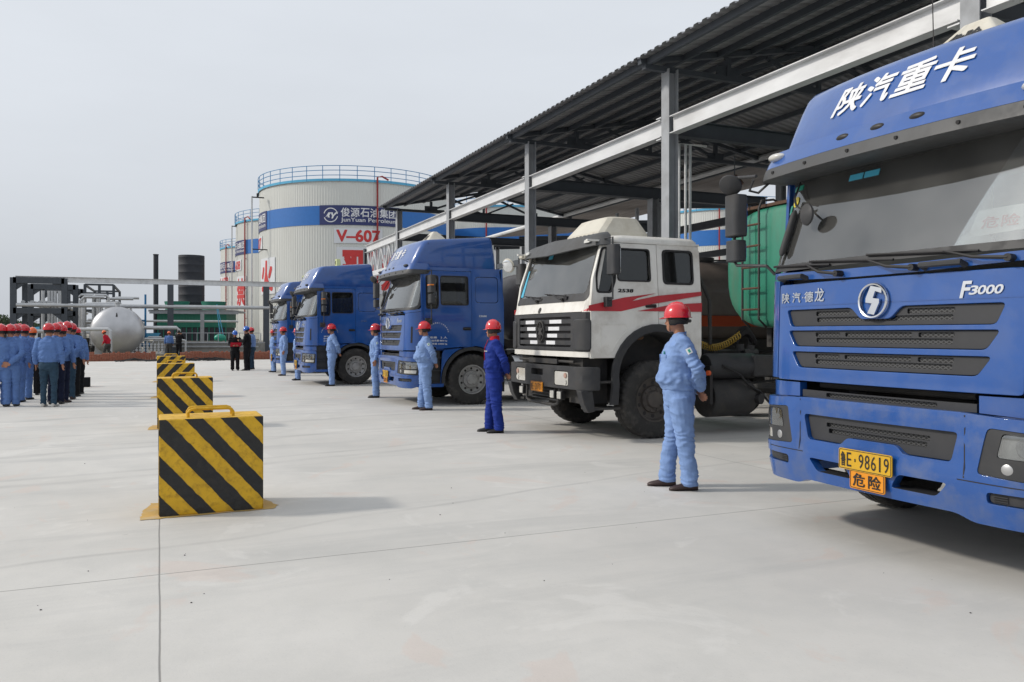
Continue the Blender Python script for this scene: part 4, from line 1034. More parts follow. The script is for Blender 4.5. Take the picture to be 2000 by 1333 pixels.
# ------------------------------------------------------------------ storage tanks
def tank(cx, cy, label, R=7.6, H=12.75, signs=(), rail=True, pipes=(), stair=False):
    T = thing('storage_tank', label, 'storage tank', (cx, cy, 0), 0, 'off-white oil storage tanks')
    N = 230; k = MB()
    def wv(u): 
        f = u % 1.0
        return 0 if f < .5 else (.03 if .6 < f < .9 else .0)
    vs = []; cols = []
    for i in range(N):
        for f, d in ((0, 0), (.55, 0), (.65, .018), (.9, .018)):
            cols.append(((i+f)/N*2*pi, R+d))
    zs = [.9, 9.5, 9.55, 10.95, 11.0, H]
    for a, r in cols:
        for z in (.9, H): vs.append((r*cos(a), r*sin(a), z))
    n = len(cols); k.add(vs, [(i*2, ((i+1) % n)*2, ((i+1) % n)*2+1, i*2+1) for i in range(n)])
    k.build('shell', 'tank_wall', T, smooth=0)
    k = MB(); k.lathe([(R+.45, -.05), (R+.45, .55), (R+.1, .6), (R+.1, .92)], 96); k.build('plinth', 'concrete_block', T)
    k = MB(); k.lathe([(R+.06, H-.03), (R+.10, H+.03), (R-.05, H+.10), (.01, H+.75)], 96); k.build('roof', 'tank_wall', T)
    def CY(a0):
        return lambda u, v, t: ((R+.035+t)*cos(a0+u/R), (R+.035+t)*sin(a0+u/R), v)
    k = MB(); vs = []; n = 200
    for i in range(n): a = 2*pi*i/n; vs += [((R+.034)*cos(a), (R+.034)*sin(a), 9.50), ((R+.034)*cos(a), (R+.034)*sin(a), 10.92)]
    k.add(vs, [(2*i, 2*((i+1) % n), 2*((i+1) % n)+1, 2*i+1) for i in range(n)]); k.build('blue_band', 'tank_blue', T)
    if rail:
        for z in (.0,):
            k = MB(); n = 96; k.lathe([(R+.12, H-.02), (R+.14, H+.16), (R+.12, H+.16)], n); k.build('kerb', 'sky_blue', T)
        k = MB()
        for z in (.42, .78, 1.12): k.lathe([(R+.09, H+z-.022), (R+.13, H+z-.022), (R+.13, H+z+.022), (R+.09, H+z+.022)], 96, close=True)
        np_ = 38
        for i in range(np_): a = 2*pi*i/np_+.05; k.cyl(((R+.11)*cos(a), (R+.11)*sin(a), H), ((R+.11)*cos(a), (R+.11)*sin(a), H+1.12), .028, 6)
        k.build('handrail', 'rail_blue', T)
    to_cam = atan2(-cy, -cx)
    for kind_, px, z0, z1, wd, body in signs:
        # azimuth of the sign from the direction in which it is seen
        ang = pi/2 - (YAW + math.atan((px-1000)/FPX)); D = math.hypot(cx, cy); aC = atan2(cy, cx)
        th_ = ang - aC; sn = max(-1, min(1, D*sin(th_)/R)); a0 = ang + pi - math.asin(sn) if True else 0
        F = CY(a0)
        G = lambda u, v, t, F=F: F(u, v, t)
        k = MB(); col = 'panel_navy' if kind_ == 'logo' else 'panel_white'
        k.panel([(-wd/2, z0), (wd/2, z0), (wd/2, z1), (-wd/2, z1)], [], G, .0, .035, .35); pn = k.build('sign_panel', col, T, smooth=40)
        k = MB()
        if kind_ == 'logo':
            put_text(k, '俊源石油集团', -wd*.235, wd*.475, z0+.60*(z1-z0), z1-.10*(z1-z0), G, .010, t=.045, cut=.4) if False else None
            for i, ch in enumerate('俊源石油集团'): put_text(k, ch, wd*(-.235+.118*i), wd*(-.235+.118*i+.105), z0+.42*(z1-z0), z1-.13*(z1-z0), G, .010, t=.045, cut=.4)
            put_text(k, 'JunYuan Petroleum', -wd*.235, wd*.465, z0+.10*(z1-z0), z0+.37*(z1-z0), G, .006, t=.045, cut=.4)
            c0 = -wd*.36; r0 = (z1-z0)*.37; cz = (z0+z1)/2; n = 28
            for r1, r2, a1, a2 in ((r0, r0*.88, .15, 2.9), (r0, r0*.88, 3.5, 6.1)):
                vs = []
                for q in range(n+1): a = a1+(a2-a1)*q/n; vs += [G(c0+r1*cos(a), cz+r1*sin(a), .045), G(c0+r2*cos(a), cz+r2*sin(a), .045)]
                k.add(vs, [(2*q, 2*q+2, 2*q+3, 2*q+1) for q in range(n)])
            S1 = [(-.75, -.35), (-.3, .35), (.05, .35), (-.2, -.1), (-.1, -.35), (-.4, -.35), (-.45, -.1)]; S2 = [(.0, .35), (.3, .35), (.35, .0), (.65, .35), (1.05, .42), (.45, -.15), (.3, -.5), (.1, -.5), (.2, -.15)]
            for Sx in (S1, S2): k.add([G(c0+x*r0, cz+y*r0, .045) for x, y in Sx], [tuple(range(len(Sx)))])
            k.build('lettering', 'white_ink', pn, smooth=0)
        elif kind_ == 'num':
            put_text(k, body, -wd*.44, wd*.44, z0+.12*(z1-z0), z1-.12*(z1-z0), G, .022, t=.045, cut=.4); k.build('lettering', 'red_ink', pn, smooth=0)
        else:
            n = len(body); cw = wd/n
            for i, ch in enumerate(body): put_text(k, ch, -wd/2+cw*(i+.12), -wd/2+cw*(i+.88), z0+.10*(z1-z0), z1-.10*(z1-z0), G, .034 if n > 1 else .026, t=.045, cut=.4)
            k.build('lettering', 'red_ink', pn, smooth=0)
    for px, m, r in pipes:
        ang = pi/2 - (YAW + math.atan((px-1000)/FPX)); D = math.hypot(cx, cy); th_ = ang - atan2(cy, cx); sn = max(-1, min(1, D*sin(th_)/(R+.15))); a0 = ang + pi - math.asin(sn)
        k = MB(); rr_ = R+.2
        k.tube([(rr_*cos(a0), rr_*sin(a0), .1), (rr_*cos(a0), rr_*sin(a0), H+.35), ((rr_-.1)*cos(a0+.05), (rr_-.1)*sin(a0+.05), H+.45), ((rr_)*cos(a0+.11), (rr_)*sin(a0+.11), H+.2)][:4], r, 8)
        for z in (3, 6, 9): k.cyl((R*cos(a0), R*sin(a0), z), (rr_*cos(a0), rr_*sin(a0), z), .03, 6)
        k.build('fire_pipe', m, T)
    return T
tank(15.0, 67.4, 'nearest and largest-looking white tank, marked V-607 and with a blue band', signs=(('logo', 704, 9.50, 10.95, 6.0, ''), ('logo', 505, 9.50, 10.95, 6.0, ''), ('num', 700, 8.15, 9.25, 3.55, 'V–607'), ('num', 505, 8.0, 9.1, 3.9, 'V–607'), ('fire', 736, 4.4, 7.85, 5.9, '严禁'), ('fire', 522, 4.5, 7.3, 2.6, '火')), pipes=((737, 'pipe_red', .07),))
tank(15.0, 89.2, 'white tank just left of and behind tank V-607, 禁 painted on it', signs=(('logo', 462, 9.50, 10.95, 6.0, ''), ('num', 462, 7.9, 9.0, 3.9, 'V–608'), ('fire', 470.5, 4.1, 7.3, 2.6, '禁')), pipes=((479, 'pipe_red', .07),))
tank(15.3, 116.5, 'farthest white tank of the row, a narrow slice at the left', signs=(('logo', 436, 9.50, 10.95, 6.0, ''), ('num', 436, 7.9, 9.0, 3.9, 'V–609')), pipes=((442, 'pipe_red', .07),))
tank(31.2, 73.7, 'white tank seen under the canopy roof, right of tank V-607', pipes=((950, 'pipe_red', .07),))
tank(52.0, 66.0, 'white tank with a blue band seen behind the white truck cab and green tanker', pipes=((1405, 'pipe_red', .07),))
for j, (px, d, ztop) in enumerate(((492, 62.5, 12.0), (453, 84, 12.6))):
    x, y = at_depth(px, d); P_ = thing('lamp_pole', ('tall thin grey pole beside the left edge of tank V-607', 'tall thin grey pole beside the second white tank')[j], 'pole', (x, y, 0), 0, 'thin poles beside the tanks')
    k = MB(); k.cyl((0, 0, 0), (0, 0, ztop), .06, 8); k.build('pole', 'pipe', P_)
    k = MB(); k.box(0, .9, -.06, .06, ztop-.1, ztop-.02); k.box(.35, .5, -.1, .1, ztop, ztop+.25); k.build('lamp_head', 'ink', P_)
    k = MB(); k.box(0, 1.4, -.03, .03, 7.9, 7.98); k.build('bracket', 'ink', P_)

# ------------------------------------------------------------------ plant in the background on the left
YR = 62.0
def xr(px, Y=YR): return (px-310)*cos(YAW)*Y/(FPX*(cos(YAW)+sin(YAW)*690/FPX) - (px-310)*sin(YAW))
def zr(py, px, Y=YR):
    x = xr(px, Y); d = sin(YAW)*x+cos(YAW)*Y; return CZ+(HOR-py)*d/FPX
rk = thing('pipe_rack', 'long grey steel pipe rack crossing the background on dark columns', 'pipe rack', (xr(130), YR, 0))
def rb(mb, name, m, bevel=0): ox = xr(130); mb.v = [(x-ox, y-YR, z) for x, y, z in mb.v]; return mb.build(name, m, rk, bevel=bevel)
z5 = zr(549, 130)
k = MB(); k.ibeam((xr(30), YR, z5+.08), (xr(575), YR, z5+.08), .22, .36); rb(k, 'top_beam', 'light_steel')
z3 = zr(597, 130)
k = MB(); k.cyl((xr(32), YR-.1, z3), (xr(575), YR-.1, z3), .13, 12); rb(k, 'long_pipe', 'pipe')
for px in (333, 520):
    k = MB(); k.ibeam((xr(px), YR, .1), (xr(px), YR, z5-.1), .40, .34, up=(0, 1, 0)); k.box(xr(px)-.35, xr(px)+.35, YR-.35, YR+.35, 0, .45); rb(k, 'column', 'dark_steel')
for j, Y in enumerate((62.0, 70.0, 76.5)):
    ks = MB(); xa, xb = xr(26), xr(126)
    for x in (xa, xb): ks.ibeam((x, Y, 0), (x, Y, z5+.15), .36, .30, up=(0, 1, 0))
    if j == 0: ks.ibeam((xa+.55, Y+.8, 0), (xa+.55, Y+.8, z5-.1), .3, .3, up=(0, 1, 0))
    ks.beam((xa, Y, z5-.02), (xb, Y, z5-.02), .3, .40); ks.beam((xa, Y, z3-.38), (xb, Y, z3-.38), .3, .38)
    for x, s in ((xa, 1), (xb, -1)):
        for z in (z5-.2, z3-.55): ks.prism([(x, z), (x+s*.75, z), (x, z-.6)], Y-.06, Y+.06)
    rb(ks, 'portal_frame', 'dark_steel')
for px, z in ((75, z3), (90, z3), (104, z3), (112, z3), (118, z3)):
    k = MB(); x = xr(px, 70); k.cyl((x, 62.5, z+.2), (x, 95, z+.2), .13, 8); rb(k, 'rack_pipe', 'pipe')
for px in (84, 96, 102, 108, 116):
    k = MB(); k.cyl((xr(px, 66), 66, .3), (xr(px, 66), 66, 4.5), .11, 8); rb(k, 'standpipe', 'pipe')
k = MB(); k.tube([(xr(45), 61, 2.0), (xr(48), 61, 1.62), (xr(90), 61, 1.62), (xr(120), 61, 1.62)], .13, 8); rb(k, 'low_pipe', 'pipe')
# process frame behind
pf = thing('process_frame', 'dense dark steel process frame with silver pipes behind the pipe rack', 'steel frame', (xr(190, 80), 80, 0))
def pb(mb, name, m): ox = xr(190, 80); mb.v = [(x-ox, y-80, z) for x, y, z in mb.v]; return mb.build(name, m, pf)
rs = random.Random(4)
for Y in (80, 92):
    xa, xb = xr(166, 80), xr(222, 80)
    k = MB(); zt = 5.75
    for x in (xa, (xa+xb)/2, xb): k.ibeam((x, Y, 0), (x, Y, zt), .22, .22, up=(0, 1, 0))
    for z in (zt, zt-.75, 3.5): k.beam((xa, Y, z), (xb, Y, z), .2, .16)
    pb(k, 'steel_frame', 'dark_steel')
k = MB()
for x in (xa, xb):
    for z in (5.7, 3.5): k.beam((x, 80, z), (x, 92, z), .16, .16)
for i in range(3): k.beam((xr(134, 76), 76, 3.3+i*.75), (xr(150, 76), 76, 3.3+i*.75), .12, .12)
for x in (xr(134, 76), xr(150, 76)): k.ibeam((x, 76, 0), (x, 76, 5.2), .26, .26, up=(0, 1, 0))
pb(k, 'side_frame', 'dark_steel')
for i in range(24):
    k = MB(); x = xr(133+rs.random()*95, 72); z = 1.0+rs.random()*3.6; y = 69+rs.random()*8
    if i % 2: k.tube([(x, y, .2), (x, y, z), (x+.3, y, z+.3), (x+1.6+rs.random(), y, z+.3)], .11, 8)
    else: k.tube([(x, y, .2), (x, y, z), (x+.15, y, z+.15), (x+.9, y, z+.15), (x+1.05, y, z), (x+1.05, y, .2)], .09, 8)
    pb(k, 'process_pipe', 'pipe')
k = MB(); k.tube([(xr(163, 66), 66, .2), (xr(163, 66), 66, 3.35), (xr(168, 66), 66, 3.55), (xr(230, 66), 66, 3.6)], .16, 8); pb(k, 'process_pipe', 'pipe')
k = MB()
for i in range(26):
    x = xr(132+rs.random()*50, 60); y = 58+rs.random()*6; z = .2+rs.random()*.9
    k.cyl((x, y, z), (x, y, z+.3), .12, 8); k.cyl((x, y, z+.35), (x, y, z+.38), .18, 10)
pb(k, 'valves', 'chassis')['kind'] = 'stuff'
# horizontal vessel
vx, vy = at_depth(229, 53.0); V_ = thing('pressure_vessel', 'big silver horizontal pressure vessel with a domed end facing the yard', 'pressure vessel', (vx, vy, 1.60))
k = MB(); Rv = 1.60
prof = [(.001, -.86*1.0)] + [(Rv*sin(a), -.86*cos(a)) for a in [pi/2*q/14 for q in range(1, 15)]] + [(Rv+.02, .0), (Rv+.02, .05), (Rv, .06), (Rv, 7.0), (Rv*.7, 7.6), (.001, 7.8)]
k.lathe(prof, 64, 'y'); k.build('shell', 'vessel', V_, smooth=50)
for y in (.8, 5.5):
    k = MB(); k.box(-1.35, -.95, y-.15, y+.15, -1.6, -.6); k.box(.95, 1.35, y-.15, y+.15, -1.6, -.6); k.box(-1.3, 1.3, y-.12, y+.12, -1.60, -1.0); k.build('saddle', 'pipe', V_)
k = MB(); k.cyl((0, .5, 1.5), (0, .5, 1.85), .12, 12); k.cyl((0, .5, 1.85), (0, .5, 1.9), .2, 12); k.build('nozzle', 'pipe', V_)
k = MB(); k.prism([(-.06, .95), (.06, .95), (.02, 1.2), (-.02, 1.2)], -.72, -.60); k.build('lifting_lug', 'chassis', V_)
for x in (-.5, .45):
    k = MB(); k.cyl((x, .4, -2.0+.5), (x, .4, -1.3), .12, 10); k.cyl((x, .2, -1.45), (x, .6, -1.45), .18, 12); k.build('drain', 'pipe', V_)
pp = thing('cooling_pipe', 'silver pipe running in front of the pressure vessel and turning down to the ground', 'pipe', (*at_depth(200, 50), 0))
k = MB(); o = at_depth(200, 50)
pts = [at_depth(132, 50), at_depth(212, 50), at_depth(215.5, 50)]
k.tube([(pts[0][0]-o[0], pts[0][1]-o[1], 1.72), (pts[1][0]-o[0], pts[1][1]-o[1], 1.72), (pts[2][0]-o[0], pts[2][1]-o[1], 1.62), (pts[2][0]-o[0], pts[2][1]-o[1], 0)], .12, 10); k.build('pipe_run', 'pipe', pp)
# green cooling plant with black stacks
gx, gy = at_depth(375, 74)
G_ = thing('cooling_tower', 'long green panelled cooling plant with two round drums on top', 'cooling tower', (gx, gy, 0), -.25)
def hz(py, d=74): return CZ+(HOR-py)*d/FPX
k = MB(); k.box(-3.0, 3.0, 0, 5, hz(640), hz(608)); k.build('upper_panels', 'cool_green', G_, bevel=.03)
k = MB(); k.box(-2.9, 2.9, .1, 4.9, .8, hz(640)); k.build('louvres', 'stack', G_)
for i in range(13):
    k = MB(); k.box(-2.98+i*.49, -2.90+i*.49, .02, .12, .8, hz(640)); k.build('louvre_post', 'cool_green', G_)
k = MB()
for i in range(24): k.box(-3.0+.25*i, -2.975+.25*i, -.02, 0, hz(640), hz(608))
k.build('ribs', 'cool_green', G_)
for x in (-1.75, 1.5):
    k = MB(); k.lathe([(1.05, hz(608)), (1.0, hz(598)), (1.1, hz(590)), (1.1, hz(588)), (.95, hz(588)), (.9, hz(600))], 32, 'z', (x, 2.0, 0)); k.build('fan_drum', 'cool_green', G_)
k = MB(); k.box(-3.6, 3.8, -.6, 5.5, hz(608)-.08, hz(606)); k.build('walkway', 'steel', G_)
k = MB(); k.box(-3.4, 8.5, -1.5, 6, 0, .8); k.build('basin', 'concrete_block', G_)
bx_, by_ = at_depth(374, 78)
S1 = thing('chimney', 'wide short black chimney drum above the green cooling plant', 'chimney', (bx_, by_, 0))
k = MB(); R1 = 24*78/FPX; zt = CZ+(HOR-500)*78/FPX
pr = [(R1, 1.5)]; 
for i in range(9): z = 3.0+i*(zt-3.2)/8; pr += [(R1, z-.03), (R1+.015, z), (R1, z+.03)]
pr += [(R1, zt), (R1-.05, zt), (R1-.05, zt-1)]
k.lathe(pr, 48); k.build('drum', 'stack', S1, smooth=60)
bx_, by_ = at_depth(304.5, 76)
S2 = thing('chimney_stack', 'slim tall black chimney left of the wide black drum', 'chimney', (bx_, by_, 0))
k = MB(); R1 = 4.6*76/FPX; zt = CZ+(HOR-497)*76/FPX; k.lathe([(R1, 0), (R1, zt-.1), (R1+.03, zt-.08), (R1+.03, zt), (R1-.03, zt), (R1-.03, zt-.4)], 24); k.build('shaft', 'stack', S2)
# secondary pipe bridge in front of the cooling plant
br = thing('pipe_bridge', 'low grey pipe bridge with two rails in front of the green cooling plant', 'pipe rack', (*at_depth(395, 64), 0), -.02)
k = MB(); L0, L1 = -6.3, 2.8
for z, m_ in ((CZ+(HOR-610)*64/FPX, 0), ): k.ibeam((-3.8, 0, z), (2.7, 0, z), .2, .3)
k.build('bridge_beam', 'steel', br)
k = MB(); z = CZ+(HOR-628)*64/FPX; k.cyl((-5.6, 0, z), (2.7, 0, z), .085, 8); k.build('bridge_pipe', 'pipe', br)
k = MB(); z = CZ+(HOR-606)*64/FPX; k.cyl((-5.6, .1, z+.12), (2.7, .1, z+.12), .05, 8); k.build('bridge_pipe', 'pipe', br)
k = MB(); k.ibeam((0, 0, 0), (0, 0, CZ+(HOR-610)*64/FPX), .28, .26, up=(0, 1, 0)); k.build('column', 'steel', br)
for j, (px, d, zt) in enumerate(((284, 58, 4.25),)):
    x, y = at_depth(px, d); q = thing('blue_mast', 'thin dark blue mast with a cross arm beside the vessel', 'mast', (x, y, 0))
    k = MB(); k.cyl((0, 0, 0), (0, 0, zt), .07, 8); k.build('pole', 'rail_blue', q)
    k = MB(); k.cyl((-2.0, 0, 2.45), (0, 0, 2.4), .05, 6); k.tube([(-1.9, 0, 2.45), (-.9, 0, 2.3), (-1.0, 0, 2.1)], .05, 6); k.cyl((-.3, 0, .65), (.3, 0, .65), .14, 8); k.build('arm', 'rail_blue', q)
    k = MB(); k.add([(-.35, .1, 1.5), (1.0, .1, 1.5), (.75, .1, 1.1), (-.3, .1, 1.1)], [(0, 1, 2, 3)]); k.add([(-.35, .13, 1.5), (1.0, .13, 1.5), (.75, .13, 1.1), (-.3, .13, 1.1)], [(0, 1, 2, 3)]); k.build('sign_board', 'sky_blue', q)
# white manifold of small pipes right of the vessel
mf = thing('pipe_manifold', 'cluster of small silver manifold pipes right of the vessel', 'pipes', (*at_depth(302, 54), 0))
for i in range(7):
    k = MB(); x = -1.2+.36*i; k.tube([(x, 0, .1), (x, 0, .85+.12*(i % 3)), (x+.12, 0, 1.0+.12*(i % 3)), (x+.9, 0, 1.0+.12*(i % 3))], .045, 8); k.build('manifold_pipe', 'pipe', mf)
k = MB()
for z in (.2, .38, .56, .74):
    for i in range(9): x = -1.3+.22*i; k.cyl((x, -.25, z), (x, .3, z), .06, 8); k.cyl((x, -.27, z), (x, -.24, z), .085, 8)
k.build('flanges', 'pipe', mf)['kind'] = 'stuff'
k = MB(); k.tube([(-2.0, .4, 1.85), (1.35, .4, 1.85), (1.5, .4, 1.7), (1.5, .4, .1)], .13, 10); k.build('manifold_header', 'pipe', mf)
k = MB(); k.tube([(-.6, -.3, 1.12), (1.2, -.3, 1.12), (1.9, -.3, 1.0), (1.9, -.3, .1)], .07, 8); k.build('manifold_header', 'pipe', mf)
# concrete plinths behind the people
k = MB(); pxs = [(338, 57), (500, 57)]; a = at_depth(338, 57); b_ = at_depth(505, 57)
W_ = thing('plinth_wall', 'grey concrete plinth with a ledge behind the three standing men', 'low wall', (a[0], a[1], 0), atan2(b_[1]-a[1], b_[0]-a[0]))
Lw = math.hypot(b_[0]-a[0], b_[1]-a[1]); k.box(0, Lw, 0, 1.5, 0, .78); k.build('block', 'concrete_block', W_, bevel=.02)
k = MB(); k.box(0, Lw, -.12, 0, .50, .60); k.box(-.02, Lw, -.08, 1.5, .78, .86); k.build('ledge', 'steel', W_)
k = MB()
for i in range(9): k.cyl((.1+Lw*i/8, .2, .86), (.1+Lw*i/8, .2, 1.5), .03, 6)
k.cyl((.1, .2, 1.5), (Lw, .2, 1.5), .03, 6); k.build('guard_rail', 'steel', W_)
# long row of red bricks at the end of the yard
M['brick'] = mat('red_brick', (.30, .105, .065), .9, var=.3, vscale=14, dirt=(.30, .20, .15), damt=.5, dscale=7)
def brick_row(xa, xb, y, label, s):
    T = thing('brick_stack', label, 'bricks', (xa, y, 0), 0, 'low stacks of red bricks at the end of the yard'); rs = random.Random(s); k = MB(); x = 0
    while x < xb-xa:
        rows = 7 + int(2.6*noise.noise((x*.6+s, 0, 0))) + rs.choice((0, 0, 0, 1))
        rows = max(6, min(8, rows))
        for r in range(rows):
            dx = rs.uniform(-.003, .003); dy = rs.uniform(-.006, .006)
            k.box(x+dx, x+dx+.115, dy, .24+dy, r*.062, r*.062+.056)
            if r % 2 == 0: k.box(x+dx, x+dx+.115, dy+.26, .50+dy, r*.062, r*.062+.056)
        x += .124
    k.build('brick_pile', 'brick', T, smooth=0); return T
xa = lambda px, Y=PADY+.3: (px-310)*cos(YAW)*Y/(FPX*(cos(YAW)+sin(YAW)*690/FPX) - (px-310)*sin(YAW))
for i, (p0, p1, lb) in enumerate(((163, 200, 'short brick stack at the left, behind the group in uniform'), (204, 302, 'brick stack in front of the silver vessel'), (352, 455, 'brick stack between the striped barriers and the men with the red folder'), (497, 549, 'brick stack beside the farthest blue truck'), (456, 494, 'brick stack directly behind the men with the red folder'))):
    brick_row(xa(p0), xa(p1), PADY+.25, lb, i+1)
k = MB(); x, y = xa(340), PADY-.9
for i in range(26):
    a = rs.uniform(-.3, .3); l = rs.uniform(.8, 2.0); cx = x+rs.uniform(-2.0, 2.6); cy = y+rs.uniform(-.4, .4); k.tube([(cx-l/2, cy-a, .03), (cx, cy, .05+rs.random()*.14), (cx+l/2, cy+a, .03)], .025, 5)
tag(k.build('scrap_heap', 'ink'), 'low heap of dark cables and rods on the concrete in front of the bricks', 'scrap heap')
# cyan lifting hook and rope
x, y = at_depth(427, 60); q = thing('crane_hook', 'pale blue hook block hanging on blue ropes in front of the green plant', 'crane hook', (x, y, 0))
k = MB(); k.cyl((-.15, 0, 3.6), (.1, 0, 1.4), .03, 6); k.cyl((-.1, 0, 3.6), (.35, 0, 1.2), .03, 6); k.build('rope', 'sky_blue', q)
k = MB(); k.sphere((.1, 0, 1.15), (.42, .3, .28), 14, 8); k.cyl((.45, 0, 1.3), (.5, 0, .7), .05, 6); k.build('hook_block', 'sticker_green', q)
# pylons and far trees on the left horizon
def tree(px, d, h, w_, label, s):
    x, y = at_depth(px, d); T = thing('tree', label, 'tree', (x, y, 0), 0, 'far trees on the left horizon'); rs = random.Random(s)
    k = MB(); k.tube([(0, 0, 0), (.1, 0, h*.3), (0, .1, h*.6)], [.25, .18, .08], 8)
    for i in range(4): a = rs.uniform(0, 6.28); k.tube([(0, 0, h*.3), (w_*.3*cos(a), w_*.3*sin(a), h*.65)], [.1, .04], 5)
    k.build('trunk', 'bark', T)
    k = MB()
    for i in range(1500):
        a = rs.uniform(0, 2*pi); t = rs.uniform(-1, 1); r = rs.random()**.4; q = sqrt(1-t*t)*r*w_/2*(1+.35*noise.noise((cos(a)*2+s, sin(a)*2, t*2)))
        c = Vector((q*cos(a), q*sin(a), h*.62+t*h*.36*r)); u = Vector((rs.gauss(0, 1), rs.gauss(0, 1), rs.gauss(0, 1))).normalized()*.22; v = u.cross(Vector((rs.gauss(0, 1), rs.gauss(0, 1), rs.gauss(0, 1)))).normalized()*.16
        k.add([c-u, c+v, c+u, c-v], [(0, 1, 2, 3)])
    k.build('crown', 'foliage', T, smooth=0)
for i, (px, d, h, w_) in enumerate(((-6, 190, 6.2, 8), (10, 200, 5.6, 8), (28, 210, 4.9, 8), (48, 205, 4.6, 9), (66, 215, 4.4, 8), (86, 200, 4.2, 8), (104, 210, 4.3, 7), (122, 205, 4.0, 7), (252, 160, 4.6, 4), (262, 170, 4.4, 4))):
    tree(px, d, h, w_, ('leftmost and tallest tree on the horizon, cut by the left edge', 'round tree on the horizon just left of the first rack column', 'low tree seen between the two leftmost rack columns', 'low tree showing inside the first rack portal', 'tree showing left of the middle of the rack portal', 'tree showing right of the middle of the rack portal', 'low tree by the right column of the rack portal', 'small tree just left of the process frame', 'small tree just right of the silver vessel', 'small tree left of the slim chimney')[i], i+20)
for j, (px, d, h) in enumerate(((3, 330, 9.2), (71, 380, 7.5))):
    x, y = at_depth(px, d); q = thing('pylon', ('faint lattice pylon at the left edge of the horizon', 'faint lattice pylon inside the rack portal')[j], 'pylon', (x, y, 0), 0, 'faint pylons on the horizon'); k = MB()
    for s in (-1, 1):
        k.cyl((s*.8, 0, 0), (s*.15, 0, h), .09, 4)
        for z in (h*.62, h*.78, h*.94): k.cyl((0, 0, z), (s*1.7, 0, z), .07, 4)
    for i in range(6): k.cyl((-.8*(1-i/7), 0, h*i/6), (.8*(1-i/7), 0, h*(i+1)/6), .06, 4)
    k.build('lattice', 'steel', q)
# low pale sheds far left
for j, (px, d) in enumerate(((8, 120), (82, 118))):
    x, y = at_depth(px, d); q = thing('shed', ('low pale shed with a blue roof at the far left edge', 'low pale shed seen through the rack portal')[j], 'shed', (x, y, 0), -.4, 'low sheds far left'); k = MB(); k.box(-4, 4, 0, 4, 0, 1.9); k.build('wall', 'panel_white', q)
    k = MB(); k.prism([(-4.3, 1.9), (4.3, 1.9), (0, 2.5)], -.3, 4.3); k.build('roof', 'sky_blue', q)
    for i in range(3): k = MB(); k.box(-3+2.4*i, -2+2.4*i, -.03, .02, .8, 1.5); k.build('window', 'ink', q)
